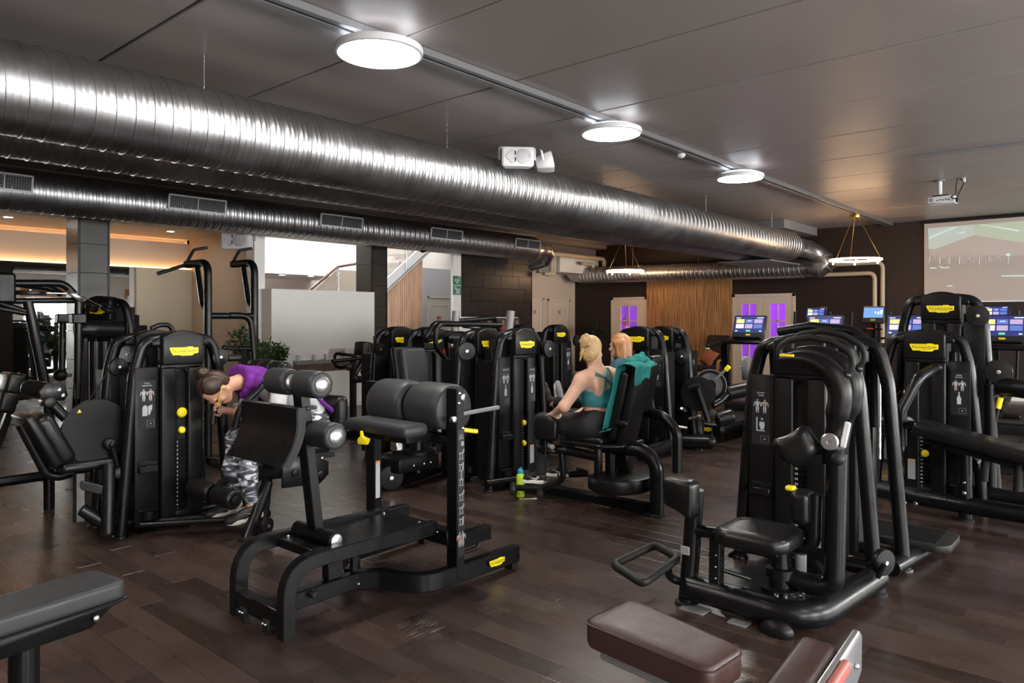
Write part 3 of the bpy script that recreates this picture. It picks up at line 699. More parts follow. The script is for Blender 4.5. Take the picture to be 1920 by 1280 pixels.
for k, (xa, xb, yc) in enumerate(((-52, 60, 347), (312, 421, 386), (597, 677, 418), (804, 864, 440), (963, 1010, 459))):
    va = VD3 - R3 * .93
    a = pv(xa, yc, va).x; b = pv(xb, yc, va).x; tilt = 0.16
    zc = ZD3 + .04
    lab = ('white air grille cut by the left edge of the picture', 'white air grille right of the dark tiled column at left', 'white air grille above the white partition', 'white air grille above the stair opening', 'white air grille at the right end of the medium duct')[k]
    t = thing('air_grille', lab, 'air grille', ((a + b) / 2, va, zc), 'air grilles on the medium duct')
    X = V3((1, 0, 0)); Y = V3((0, math.sin(tilt) * -1, math.cos(tilt))); c = V3(((a + b) / 2, va - .045, zc)); w = b - a; hh = .20
    R = Matrix((X, Y.cross(X) * -1, Y)).transposed()
    def lb(g, x0, x1, z0, z1, dep=.03, off=0.0, bev=0.002):
        box(g, c + X * ((x0 + x1) / 2) + Y * ((z0 + z1) / 2) + R.col[1] * off, (abs(x1 - x0), dep, abs(z1 - z0)), bev, R)
    f = .022; g = G()
    lb(g, -w / 2, w / 2, hh / 2 - f, hh / 2); lb(g, -w / 2, w / 2, -hh / 2, -hh / 2 + f); lb(g, -w / 2, -w / 2 + f, -hh / 2, hh / 2); lb(g, w / 2 - f, w / 2, -hh / 2, hh / 2); lb(g, -.006, .006, -hh / 2, hh / 2)
    part('frame', g, MT['white_plastic'], t)
    g = G(); lb(g, -w / 2 + .005, w / 2 - .005, -hh / 2 + .005, hh / 2 - .005, .004, -.016); part('backing', g, MT['dark_void'], t)
    for s in range(7):
        g = G(); z = -hh / 2 + f + (hh - 2 * f) * (s + .5) / 7; lb(g, -w / 2 + f, w / 2 - f, z - .004, z + .004, .012, 0, 0); part('louvre', g, MT['grey_paint'], t)
    g = G(); nb = int(w / .028)
    for s in range(nb):
        x = -w / 2 + f + (w - 2 * f) * (s + .5) / nb; lb(g, x - .002, x + .002, -hh / 2 + f, hh / 2 - f, .008, -.008, 0)
    o = part('louvre_field', g, MT['grey_paint'], t); o['kind'] = 'stuff'
# ceiling track
M_('track_grey', (0.20, 0.20, 0.205), 0.38, 0.5)
VT = 4.0
tr = thing('ceiling_track', 'grey double ceiling track carrying the round lamps', 'track', (6, VT, ZC))
for dy, w in ((-.05, .05), (.045, .07)):
    g = G(); box2(g, (U0 + .2, VT + dy - w / 2, ZC - .055), (U1 - .02, VT + dy + w / 2, ZC - .002), .004); part('rail', g, MT['track_grey'], tr)
g = G(); box2(g, (U0 + .2, VT - .02, ZC - .03), (U1 - .02, VT + .012, ZC - .002)); part('cable_channel', g, MT['dark_void'], tr)
for u in (2.3, 4.75, 7.6, 10.4, 13.0):
    g = G(); box(g, (u, VT + .09, ZC - .012), (.05, .03, .022), .003); part('clip', g, MT['track_grey'], tr)
# round lamps
M_('uplight_glow', (1, 1, 1), 0.5, emit=(0.86, 0.92, 1.0), estr=LAMP_L * .055)
DL = [(3.17, 'nearest round ceiling lamp on the track'), (6.03, 'second round ceiling lamp along the track, above the duct speakers'), (9.03, 'third and farthest round ceiling lamp in view on the track')]
def disc_lamp(u, v, lab, r=.295):
    t = thing('disc_ceiling_lamp', lab, 'ceiling lamp', (u, v, ZC - .16), 'round ceiling lamps')
    g = G(); lathe(g, [(.02, .105), (.05, .10), (r - .03, .052), (r, .045), (r + .004, .03), (r, .0), (r - .018, -.004), (r - .02, .004)], (u, v, ZC - .16), (0, 0, 1), 48); part('housing', g, MT['white_plastic'], t)
    g = G(); lathe(g, [(r - .017, .0), (r - .017, -.004), (.02, -.008)], (u, v, ZC - .16), (0, 0, 1), 48); part('diffuser', g, MT['lamp_glow'], t)
    g = G(); lathe(g, [(.012, .10), (.012, .158)], (u, v, ZC - .16), (0, 0, 1), 10); part('stem', g, MT['steel'], t)
    g = G(); lathe(g, [(r - .09, .075), (r - .09, .078), (r - .035, .058), (r - .035, .055)], (u, v, ZC - .16), (0, 0, 1), 48); part('uplight_ring', g, MT['uplight_glow'], t)
for u, lab in DL: disc_lamp(u, VT - .05, lab)
for u, q in ((-2.8, 'rearmost round ceiling lamp on the track, behind the viewer'), (0.2, 'round ceiling lamp on the track just outside the upper left edge')): disc_lamp(u, VT - .05, q)
for u, q in ((-1.3, 'rearmost'), (2.0, 'middle'), (5.2, 'foremost')): disc_lamp(u, -1.6, q + ' round ceiling lamp of the row by the windows')
# ring pendants
M_('ring_glow', (1, .8, .6), 0.5, emit=(1.0, 0.62, 0.34), estr=RING_L); M_('brass', (0.45, 0.30, 0.10), 0.35, 1.0)
def ring_pendant(u, v, z, ztop, lab, R=.43):
    t = thing('ring_pendant_lamp', lab, 'pendant lamp', (u, v, z), 'warm ring pendants')
    g = G(); tube(g, [V3((u + R * math.cos(a), v + R * math.sin(a), z)) for a in [2 * PI * k / 48 for k in range(48)]], .017, closed=True, seg=10); part('light_ring', g, MT['ring_glow'], t)
    for k in range(6):
        a = 2 * PI * k / 6 + .3; c = V3((u + R * math.cos(a), v + R * math.sin(a), z))
        g = G(); cyl(g, c - V3((0, 0, .02)), c - V3((0, 0, .065)), .014, seg=10); part('bulb_holder', g, MT['ring_glow'], t)
    g = G(); cyl(g, (u, v, ztop - .07), (u, v, ztop), .09, seg=24, bev=.006); part('ceiling_rose', g, MT['brass'], t)
    for k in range(3):
        a = 2 * PI * k / 3 + .5
        g = G(); cyl(g, (u + R * math.cos(a), v + R * math.sin(a), z), (u + .05 * math.cos(a), v + .05 * math.sin(a), ztop - .06), .0035, seg=6); part('suspension_wire', g, MT['brass'], t)
c = pv(1604, 487, 4.0); ring_pendant(c.x, 4.0, c.z, ZC - .055, 'glowing warm ring pendant in front of the dark wall at right')
c = pu(1172, 508, 14.9); ring_pendant(14.9, c.y, c.z, ZC, 'glowing warm ring pendant left of the timber slat panel')
# smoke detector under the track
c = pz(1277, 289, ZC - .06)
t = thing('motion_sensor', 'small white round sensor under the ceiling track', 'sensor', c)
g = G(); lathe(g, [(.035, 0), (.05, -.015), (.05, -.03), (.03, -.05), (.008, -.055)], c + V3((0, 0, .01)), (0, 0, 1)); part('dome', g, MT['white_plastic'], t)
g = G(); box(g, c + V3((0, 0, .02)), (.04, .04, .03), .004); part('bracket', g, MT['grey_paint'], t)
# beige pipes
M_('pipe_beige', (0.42, 0.34, 0.24), 0.5)
g = G(); q = [pu(1540, 505, 16.3), pu(1640, 499, 16.3), pu(1640, 620, 16.3)]
q[1].z = q[0].z = 2.48; q[2] = V3((16.3, q[1].y, 0.0)); tube(g, q, .045, .14, 14)
o = solo('heating_pipe', g, MT['pipe_beige'], 'inner cream pipe bending down the dark back wall right of the pendant', 'pipe', 'cream pipes on the back wall')
g = G(); q2 = [V3((16.38, q[0].y, 2.70)), V3((16.38, q[1].y - .13, 2.70)), V3((16.38, q[1].y - .13, 0.0))]; tube(g, q2, .045, .14, 14)
solo('heating_pipe', g, MT['pipe_beige'], 'outer cream pipe bending down the dark back wall right of the pendant', 'pipe', 'cream pipes on the back wall')
pa, pb, pc = pv(995, 462, 10.9), pv(1148, 474, 10.9), pv(1148, 515, 10.9)
g = G(); zz = 3.12; pb.x = min(pb.x, 16.3); tube(g, [(pa.x + .15, 10.9, zz), (pb.x, 10.9, zz), (pb.x, 10.9, 2.86)], .055, .16, 14)
solo('heating_pipe', g, MT['pipe_beige'], 'long cream pipe under the ceiling beyond the medium duct', 'pipe')
g = G(); x = pb.x - .4; tube(g, [(x - .5, 10.98, 2.96), (x, 10.98, 2.96), (x, 10.98, 2.72)], .045, .12, 12)
solo('heating_pipe', g, MT['pipe_beige'], 'short cream pipe bending down beside the long one', 'pipe')
for k, px_ in enumerate((1037, 1048)):
    p = pv(px_, 478, 10.7)
    g = G(); tube(g, [(p.x, 10.75 + .1 * k, 3.1), (p.x, 10.75 + .1 * k, 2.62), (p.x - .3, 10.75 + .1 * k, 2.6)], .05, .08, 12)
    solo('heating_pipe', g, MT['pipe_beige'], ('left cream pipe stub at the end of the medium duct', 'right cream pipe stub at the end of the medium duct')[k], 'pipe', 'pipe stubs')
g = G(); box2(g, (pv(1050, 480, 11.2).x, 11.2, 2.72), (pv(1123, 480, 11.2).x, 11.9, 3.12), .01); solo('boxed_beam', g, MT['light_grey_wall'], 'white boxed-in beam under the ceiling left of the pendant', 'beam')
# dark air box behind the twin ducts
g = G(); box2(g, (14.3, VD1 - .1, 3.32), (16.2, VD2 + .4, ZC - .004), .005); solo('air_plenum', g, MT['grey_paint'], 'grey sheet metal plenum above the duct ends by the back wall', 'plenum')
g = G(); box2(g, (14.0, VD1 + .05, ZD - .335), (15.6, VD2 + .4, ZD - .305), .005); solo('cable_tray', g, MT['grey_paint'], 'grey cable tray under the ends of the twin ducts', 'cable tray')
# ================================================================== SHARED GYM MACHINE PARTS
BM, BP, BL, GL = MT['black_metal'], MT['black_plastic'], MT['black_leather'], MT['grey_leather']
def tp(name, pts, r, root, m=None, fil=0.0, seg=12, rect=None, up=(0, 0, 1)):
    g = G(); tube(g, pts, r, fil, seg, rect, up=up); return part(name, g, m or BM, root)
def cp(name, a, b, r, root, m=None, bev=0.0, seg=18, r2=None):
    g = G(); cyl(g, a, b, r, r2, seg, bev); return part(name, g, m or BM, root)
def pp(name, c, s, r, root, m=None, rot=None, seg=4):
    g = G(); pad(g, c, s, r, rot, seg); return part(name, g, m or BL, root)
def bp(name, c, s, bev, root, m=None, rot=None):
    g = G(); box(g, c, s, bev, rot); return part(name, g, m or BM, root)
def roller(name, a, b, r, root, m=None, cap=None, crease=True):
    """upholstered roll from a to b: slightly barrelled, gathered ends; cap = end disc material"""
    a, b = V3(a), V3(b); L = (b - a).length; g = G()
    pr = [(r * .45, 0.006), (r * .70, 0.0), (r * .90, L * .02), (r * .985, L * .07), (r, L * .16), (r * 1.015, L * .5), (r, L * .84), (r * .985, L * .93), (r * .90, L * .98), (r * .70, L), (r * .45, L - .006)]
    lathe(g, pr, a, b - a, 36)
    if crease:
        ax = (b - a).normalized(); out = []
        for p in g.v:
            q = V3(p) - a; h = q.dot(ax); rad = q - ax * h
            e = min(h, L - h); w = max(0, 1 - e / (L * .13))
            ang = math.atan2(rad.dot(basis(ax).col[2]), rad.dot(basis(ax).col[1]))
            k = 1 + .035 * w * math.sin(ang * 9)
            out.append(a + ax * h + rad * k)
        g.v = [tuple(p) for p in out]
    o = part(name, g, m or BL, root, 60)
    if cap is not None:
        d = (b - a).normalized()
        for q, s in ((b, 1), (a, -1)):
            g = G(); lathe(g, [(r * .62, -.004), (r * .62, .004), (r * .5, .012), (r * .25, .017), (.003, .019)], q, d * s, 28); cc = part('end_cap', g, cap, o)
            g = G(); lathe(g, [(r * .16, .014), (r * .16, .02), (.004, .021)], q, d * s, 12); part('cap_bolt', g, MT['steel'], o)
    return o
def pulley(name, c, axis, r, root, w=.035, m=None):
    c, ax = V3(c), V3(axis).normalized(); g = G()
    lathe(g, [(r * .3, -w / 2), (r * .96, -w / 2), (r, -w * .32), (r, w * .32), (r * .96, w / 2), (r * .35, w * .62), (.004, w * .66)], c, ax, 32); o = part(name, g, m or BP, root)
    g = G(); lathe(g, [(r * .16, w * .5), (r * .16, w * .78), (.004, w * .8)], c, ax, 12); part('hub_bolt', g, MT['steel'], o)
    return o
def bolts(root, pts, axis, r=.009):
    for p in pts:
        g = G(); lathe(g, [(r, -.002), (r, .004), (r * .6, .008), (.002, .009)], p, axis, 10); part('bolt', g, MT['steel'], root)
_TX = {}
def text_mesh(s, small_caps=False, bold=0.0):
    key = (s, small_caps)
    if key in _TX: return _TX[key]
    cu = bpy.data.curves.new('txt', 'FONT'); cu.body = s; cu.align_x = 'CENTER'; cu.align_y = 'CENTER'; cu.size = 1; cu.resolution_u = 3; cu.offset = bold
    if small_caps:
        for i, ch in enumerate(s): cu.body_format[i].use_small_caps = True
        cu.small_caps_scale = .8
    ob = bpy.data.objects.new('txt', cu); COL.objects.link(ob); bpy.context.view_layer.update()
    me = bpy.data.meshes.new_from_object(ob.evaluated_get(bpy.context.evaluated_depsgraph_get()))
    r = ([v.co.copy() for v in me.vertices], [tuple(p.vertices) for p in me.polygons])
    bpy.data.objects.remove(ob); bpy.data.meshes.remove(me); _TX[key] = r; return r
def text_geo(g, s, o, X, Y, width=None, height=None, small_caps=False, bold=0.0):
    vs, fs = text_mesh(s, small_caps, bold)
    if not vs: return g
    xs = [v.x for v in vs]; ys = [v.y for v in vs]; w = max(xs) - min(xs); h = max(ys) - min(ys); cx, cy = (max(xs) + min(xs)) / 2, (max(ys) + min(ys)) / 2
    sx = width / w if width else None; sy = height / h if height else None; sx = sx or sy; sy = sy or sx
    o, X, Y = V3(o), V3(X), V3(Y)
    return g.add([o + X * ((v.x - cx) * sx) + Y * ((v.y - cy) * sy) for v in vs], fs)
LOGO = [(0, .90), (.02, .93), (.60, .93), (.62, 1.0), (.80, 1.0), (.83, .88), (1.0, .88), (1.0, .30), (.93, .22), (.84, .22), (.82, .06), (.76, 0), (.40, 0), (.36, .08), (.10, .08), (.07, .34), (.045, .36), (.03, .60), (0, .64)]
def logo(parent, o, X, Y, w, h=None, N=None, world=True, name='maker_plate'):
    """yellow stepped plate with the maker's lettering; o is its centre, X x Y points out"""
    h = h or w * .31; o, X, Y = V3(o), V3(X).normalized(), V3(Y).normalized(); Nn = X.cross(Y)
    g = G(); prism(g, [((a - .5) * w, (b - .5) * h) for a, b in LOGO][::-1], o, X, Y, .003)
    pl = part(name, g, MT['logo_yellow'], parent, world=world)
    g = G(); text_geo(g, 'TechnoGym', o + Nn * .0045 + Y * h * .02, X, Y, w * .86, h * .36, True)
    for a, b, y in ((-.36, .10, .31), (-.08, .24, -.28)):
        p = o + Nn * .0045; g.add([p + X * a * w + Y * (y - .012) * h, p + X * b * w + Y * (y - .012) * h, p + X * b * w + Y * (y + .012) * h, p + X * a * w + Y * (y + .012) * h], [(0, 1, 2, 3)])
    t = part('lettering', g, MT['logo_ink'], pl, world=world)
    return pl
def quad(g, o, X, Y, x0, x1, y0, y1):
    return g.add([o + X * x0 + Y * y0, o + X * x1 + Y * y0, o + X * x1 + Y * y1, o + X * x0 + Y * y1], [(0, 1, 2, 3)])
def disc_flat(g, o, X, Y, cx, cy, r, n=10, ry=None):
    ry = ry or r
    return g.add([o + X * (cx + r * math.cos(2 * PI * k / n)) + Y * (cy + ry * math.sin(2 * PI * k / n)) for k in range(n)], [tuple(range(n))])
def body_figure(g, o, X, Y, cx, cy, h):
    """small anatomical figure, h tall, centred"""
    s = h
    disc_flat(g, o, X, Y, cx, cy + .43 * s, .06 * s, 10, .075 * s)
    poly = [(-.17, .33), (.17, .33), (.13, .12), (.10, -.02), (-.10, -.02), (-.13, .12)]
    g.add([o + X * (cx + a * s) + Y * (cy + b * s) for a, b in poly], [tuple(range(6))])
    for q in (-1, 1):
        g.add([o + X * (cx + q * a * s) + Y * (cy + b * s) for a, b in ((.18, .32), (.25, .27), (.29, -.02), (.24, -.03), (.19, .16))], [(0, 1, 2, 3, 4)])
        g.add([o + X * (cx + q * a * s) + Y * (cy + b * s) for a, b in ((.01, -.04), (.12, -.04), (.12, -.24), (.09, -.48), (.04, -.48), (.02, -.24))], [(0, 1, 2, 3, 4, 5)])
def instr_label(parent, o, X, Y, w, h, lines, icon='seat', red='body', world=True):
    """black instruction label with title, two anatomical figures, an exercise icon and a small tag; o = top centre"""
    o, X, Y = V3(o), V3(X).normalized(), V3(Y).normalized(); N = X.cross(Y)
    g = G(); prism(g, rrect(w, h, .004, 2), o - Y * h / 2, X, Y, .0015); pl = part('instruction_label', g, MT['print_black'], parent, world=world)
    p = o + N * .0028; g = G(); y = -.055 * h
    for l in lines:
        text_geo(g, l, p + Y * (y), X, Y, None, .022 * h * (1.4 if len(lines) == 1 else 1.2), bold=.02); y -= .048 * h
    for cx in (-.2, .2): body_figure(g, p, X, Y, cx * w, -.30 * h, .25 * h)
    if icon == 'seat':
        quad(g, p, X, Y, -.26 * w, -.19 * w, -.74 * h, -.50 * h); quad(g, p, X, Y, -.26 * w, .2 * w, -.75 * h, -.73 * h)
        disc_flat(g, p, X, Y, .05 * w, -.53 * h, .06 * w); g.add([p + X * a * w + Y * b * h for a, b in ((-.08, -.58), (.18, -.58), (.20, -.64), (.14, -.72), (-.02, -.72), (-.10, -.64))], [(0, 1, 2, 3, 4, 5)])
    elif icon == 'tower':
        prism(g, [(a * w, b * h) for a, b in ((-.28, -.73), (-.28, -.56), (-.2, -.51), (-.05, -.51), (.02, -.56), (.02, -.73))], p, X, Y, .0003)
        g.add([p + X * a * w + Y * b * h for a, b in ((.05, -.53), (.30, -.50), (.30, -.58), (.14, -.72), (.06, -.70))], [(0, 1, 2, 3, 4)])
    else:
        prism(g, [(a * w, b * h) for a, b in ((-.12, -.74), (-.14, -.60), (-.05, -.54), (-.04, -.50), (.04, -.50), (.05, -.54), (.14, -.60), (.12, -.74))], p, X, Y, .0003)
        disc_flat(g, p, X, Y, 0, -.47 * h, .06 * w)
    o2 = part('printed_figures', g, MT['print_white'], pl, world=world); o2['kind'] = 'stuff'
    g = G(); cx = .2 * w if red != 'legs' else -.2 * w; yy = -.27 * h if red == 'body' else -.35 * h
    disc_flat(g, p + N * .0006, X, Y, cx, yy, .055 * w, 8, .03 * h)
    part('marked_muscle', g, MT['print_red'], pl, world=world)
    g = G(); quad(g, p, X, Y, -.02 * w, .42 * w, -.95 * h, -.83 * h); part('tag_field', g, MT['print_grey'], pl, world=world)
    g = G(); quad(g, p + N * .0006, X, Y, .0, .40 * w, -.945 * h, -.835 * h); part('tag_plate', g, MT['print_black'], pl, world=world)
    g = G(); disc_flat(g, p + N * .0012, X, Y, .2 * w, -.89 * h, .05 * w, 10, .012 * h); part('tag_mark', g, MT['print_white'], pl, world=world)
    return pl
_TW = {}
def tw_mesh(key, name, build, m, ang=38):
    if key not in _TW:
        g = G(); build(g); _TW[key] = mesh_of(g, name, m, ang)
    return _TW[key]
def tower(root, cx, cy, rot=0.0, panel=-1, h=1.45, lines=None, icon='seat', red='body', pins=((0.82, .035), (0.74, .025)), stack=.62, plate2=False, logo_on=True, caution=True):
    """weight-stack tower: shield with slot, hood, two bowed uprights, side panel.  local x across the face, y back, z up"""
    l = wloc(root); Mx = Matrix.Translation((cx - l.x, cy - l.y, 0)) @ Matrix.Rotation(rot, 4, 'Z')
    dz = h - 1.45; X, Y = V3((1, 0, 0)), V3((0, 0, 1)); k = (round(h, 3),)
    def P(name, key, build, m, ang=38): return put(name, tw_mesh(k + key, name, build, m, ang), root, Mx)
    def shield(g):
        for s in (-1, 1):
            pad(g, (s * .0975, .03, .63 + dz / 2), (.115, .06, 1.14 + dz), .016, seg=3)
            pts = [(s * .042, 1.175 + dz), (s * .042, 1.13 + dz)] + [(s * .042 * math.cos(t), 1.13 + dz + .042 * math.sin(t)) for t in [PI / 2 * q / 6 for q in range(1, 7)]]
        pad(g, (0, .032, 1.187 + dz), (.31, .064, .04), .008, seg=2)
        prism(g, [(-.155, 1.20 + dz), (.155, 1.20 + dz), (.155, 1.409 + dz)] + [(.155 - .31 * q / 10, 1.377 + dz + .075 * math.sin(PI * (.37 - .31 * q / 10) / .43)) for q in range(1, 10)] + [(-.155, 1.409 + dz)], (0, .075, 0), X, Y, .095, .014, 3)
        pad(g, (0, .03, .09), (.30, .058, .08), .012, seg=2)
        # rounded ends of the slot
        for zc, sg in ((1.125 + dz, 1), (.165, -1)):
            arc = [(.042 * math.cos(PI * q / 10), zc + sg * .042 * math.sin(PI * q / 10)) for q in range(11)]
            top = zc + sg * .05
            poly = [(.045, zc), (.045, top), (-.045, top), (-.045, zc)] + arc[::-1]
            f = [(x, 0.012, z) for x, z in poly]; n = len(f)
            for q in range(10):
                a0, a1 = arc[q], arc[q + 1]
                g.add([(a0[0], .012, a0[1]), (a1[0], .012, a1[1]), (a1[0], .012, top), (a0[0], .012, top), (a0[0], .05, a0[1]), (a1[0], .05, a1[1])], [(0, 1, 2, 3), (0, 4, 5, 1)])
    sh = P('shield', ('shield',), shield, BP)
    def hood(g):
        out = [(-.215, 1.335), (.215, 1.335), (.215, 1.375)] + [(.215 - .43 * q / 12, 1.375 + .075 * math.sin(PI * q / 12)) for q in range(1, 12)] + [(-.215, 1.375)]
        prism(g, [(x, z + dz) for x, z in out], (0, .155, 0), X, Y, .135, .016, 3)
    P('hood', ('hood',), hood, BP)
    def casing(g):
        box2(g, (-.135, .055, .06), (.135, .34, 1.34 + dz), .006); box2(g, (-.05, .050, .07), (.05, .058, 1.3 + dz))
    P('casing', ('casing',), casing, MT['dark_void'])
    def rear(g):
        for s in (-1, 1): pad(g, (s * .16, .30, .66 + dz / 2), (.05, .10, 1.2 + dz), .014, seg=2)
    P('rear_cover', ('rear',), rear, BP)
    for s in (-1, 1):
        def up_(g, s=s):
            tube(g, [(s * .405, .075, 0.0), (s * .315, .075, 1.14 + dz), (s * .255, .075, 1.375 + dz), (s * .10, .075, 1.395 + dz)], .041, [.6, .13], 16)
            lathe(g, [(.052, 0), (.052, .012), (.046, .02), (.042, .02)], (s * .405, .075, 0), (0, 0, 1), 16)
        P('upright', ('up', s), up_, BM)
    P('cross_tube', ('cross',), lambda g: (tube(g, [(-.40, .11, .085), (.40, .11, .085)], .036, seg=12), tube(g, [(-.18, .31, .085), (.18, .31, .085)], .036, seg=12)), BM)
    s = panel
    def side(g): pad(g, (s * .245, .055, .62 + dz / 2), (.165, .055, 1.14 + dz), .007, seg=2); box2(g, (s * .245 - .08, .08, .06), (s * .245 + .08, .30, 1.15 + dz))
    sp = P('side_panel', ('panel', s), side, BP)
    def ledges(g):
        box(g, (s * .245, .012, .465), (.13, .05, .05), .006); box(g, (s * .245, .024, .505), (.13, .02, .03), .003)
    put('phone_ledge', tw_mesh(k + ('ledge', s), 'phone_ledge', ledges, BP), sp)
    def cup(g): lathe(g, [(.042, 0), (.045, .06), (.041, .06), (.038, .006)], (s * .245, .0, .11), (0, 0, 1), 18); box(g, (s * .245, .02, .17), (.13, .03, .014), .003)
    put('cup_holder', tw_mesh(k + ('cup', s), 'cup_holder', cup, BP), sp)
    def stk(g):
        z = .12
        while z < stack: box2(g, (-.040, .035, z), (.040, .052, z + .026), .002); z += .031
    w = put('weight_stack', tw_mesh(k + ('stack', stack), 'weight_stack', stk, BM), root, Mx); w['kind'] = 'stuff'
    def nums(g):
        z = .12
        while z < stack:
            for c in (0, .010): box2(g, (-.038 + c, .0335, z + .006), (-.031 + c, .0350, z + .02))
            z += .031
    w2 = put('weight_numbers', tw_mesh(k + ('nums', stack), 'weight_numbers', nums, MT['print_white']), w); w2['kind'] = 'stuff'
    for z, r in pins:
        me = tw_mesh(('pin', r), 'selector_pin', lambda g: (lathe(g, [(.008, .04), (.01, .012), (r, .01), (r * 1.05, 0), (r * .8, -.012), (.003, -.016)], (0, 0, 0), (0, 1, 0), 16)), MT['yellow'])
        q = put('selector_pin', me, root, Mx @ Matrix.Translation((0, .012, z)))
    if logo_on: logo(sh, (0, -.0225, 1.30 + dz), X, Y, .212, .066, world=False)
    if lines:
        instr_label(sp, (s * .245, .0270, 1.095 + dz), X, Y, .118, .345, lines, icon, red, world=False)
        if plate2: instr_label(sh, (.0975, -.0005, 1.08 + dz), X, Y, .10, .32, lines, icon, red, world=False)
    if caution:
        g = G(); prism(g, rrect(.058, .17, .003, 2), (-s * .098, -.0005, .27), X, Y, .0012); cl = part('caution_label', g, MT['print_grey'], sh, world=False)
        g = G(); quad(g, V3((-s * .098, -.0022, .27)), X, Y, -.028, .028, .074, .084); part('orange_band', g, MT['print_orange'], cl, world=False)
    return sh
R90 = -PI / 2
def wave(a, b, n, f): return [V3(a).lerp(V3(b), k / n) + V3(f(k / n)) for k in range(n + 1)]
# ================================================================== GHD BENCH (foreground centre)
GY = 3.36
t = thing('back_extension_bench', 'black back extension bench with large twin rolls in the foreground', 'exercise bench', (2.6, GY, 0))
for s in (-1, 1):
    y = GY + s * .225
    tp('side_rail', [(1.95, y, 0.0), (1.95, y, .345), (2.42, y, .335), (2.92, y, .325)], 0, t, fil=[.30, .2], rect=(.062, .075), up=(1, 0, 0))
    tp('post', [(2.95, GY + s * .37, .06), (2.95, GY + s * .37, 1.14)], 0, t, rect=(.06, .088), up=(0, 1, 0))
    tp('upper_stub', [(2.93, GY + s * .37, .262), (3.22, GY + s * .37, .262)], 0, t, rect=(.06, .085))
    tp('base_beam', [(2.50, GY + s * .02, .085), (2.62, GY + s * .12, .085), (2.70, GY + s * .37, .085), (3.45, GY + s * .40, .085)], 0, t, fil=[.1, .30], rect=(.06, .10))
    bp('beam_foot', (3.40, GY + s * .40, .02), (.05, .07, .04), .004, t, MT['rubber'])
    bp('front_foot', (1.915, GY + s * .11, .035), (.025, .055, .07), .004, t, MT['rubber'])
    bolts(t, [(1.901, GY + s * .11 - .012, .05), (1.901, GY + s * .11 + .012, .05)], (-1, 0, 0), .006)
    bp('pivot_bracket', (2.27, GY + s * .165, .36), (.075, .012, .11), .003, t)
    cp('pivot_cap', (2.27, GY + s * .175, .385), (2.27, GY + s * .187, .385), .034, t, MT['satin_silver'], .003)
bp('front_crossbar', (1.95, GY, .085), (.06, .40, .09), .004, t)
bp('rear_crossbar', (2.94, GY, .285), (.075, .70, .085), .004, t)
bp('front_tread', (2.27, GY, .352), (.16, .39, .008), .002, t)
bp('tread_plate', (2.62, GY, .345), (.52, .385, .008), .002, t)
bp('front_upper_bar', (2.18, GY, .33), (.05, .39, .05), .004, t)
tp('centre_beam', [(1.97, GY - .03, .085), (2.56, GY - .03, .085)], 0, t, rect=(.06, .09))
tp('centre_stub', [(2.93, GY, .25), (3.08, GY, .25)], 0, t, rect=(.05, .06))
bp('adjust_block', (2.36, GY - .02, .20), (.10, .06, .14), .006, t)
bp('adjust_lever', (2.50, GY - .02, .22), (.04, .03, .18), .006, t)
cp('lower_knob', (2.20, GY - .065, .10), (2.20, GY - .10, .10), .018, t, MT['rubber'], .003)
bolts(t, [(2.50, GY - .062, .07), (2.53, GY - .062, .07), (2.60, GY - .12, .12), (2.60, GY - .12, .06), (2.90, GY - .27, .31)], (0, -1, 0), .008)
bolts(t, [(2.20, GY - .16, .356), (2.20, GY + .16, .356), (2.86, GY - .16, .35), (2.86, GY + .16, .35)], (0, 0, 1), .010)
tp('carry_handle', [(3.0, GY - .385, .19), (3.12, GY - .385, .19), (3.13, GY - .385, .24)], .011, t, fil=.03, seg=8)
cp('pivot_tube', (2.27, GY - .175, .385), (2.27, GY + .175, .385), .042, t, seg=24)
tp('roller_arm', [(2.28, GY, .30), (2.17, GY, 1.20)], 0, t, rect=(.058, .075), up=(0, 1, 0))
for z, u in ((1.205, 2.15), (.935, 2.235)):
    for s in (-1, 1):
        roller('ankle_roll', (u, GY + s * .035, z), (u, GY + s * .232, z), .070, t, GL, MT['satin_silver'])
    cp('roll_axle', (u, GY - .06, z), (u, GY + .06, z), .022, t)
bp('axle_bracket', (2.21, GY, 1.07), (.07, .10, .02), .004, t)
# curved foot plate with flanges
g = G(); n = 12; prof = []
for k in range(n + 1):
    a = k / n; prof.append((1.990 - .085 * max(0, (a - .25) / .75) ** 2, 1.105 - .275 * a))
w = .262; vs = []; fs = []
for u, z in prof:
    for y, du in ((GY - w, 0), (GY + w, 0)): vs += [(u, y, z), (u - .006, y, z)]
for k in range(n):
    a, b = k * 4, k * 4 + 4; fs += [(a, a + 2, b + 2, b), (a + 1, b + 1, b + 3, a + 3), (a, b, b + 1, a + 1), (a + 2, a + 3, b + 3, b + 2)]
g.add(vs, fs); box2(g, (1.985, GY - w, 1.098), (2.035, GY + w, 1.106), .001); part('foot_plate', g, BM, t)
for s in (-1, 1):
    g = G(); q = [(p[0], p[1]) for p in prof]; poly = [(u - .002, z) for u, z in q] + [(1.935 + .04 * k, 0) for k in ()]
    poly = [(u, z) for u, z in q] + [(u + .042, z - .004) for u, z in q[::-1]]
    prism(g, poly, (0, GY + s * w + .003, 0), (1, 0, 0), (0, 0, 1), .006); part('plate_flange', g, BM, t)
bp('plate_bracket', (2.08, GY, .99), (.14, .05, .04), .004, t)
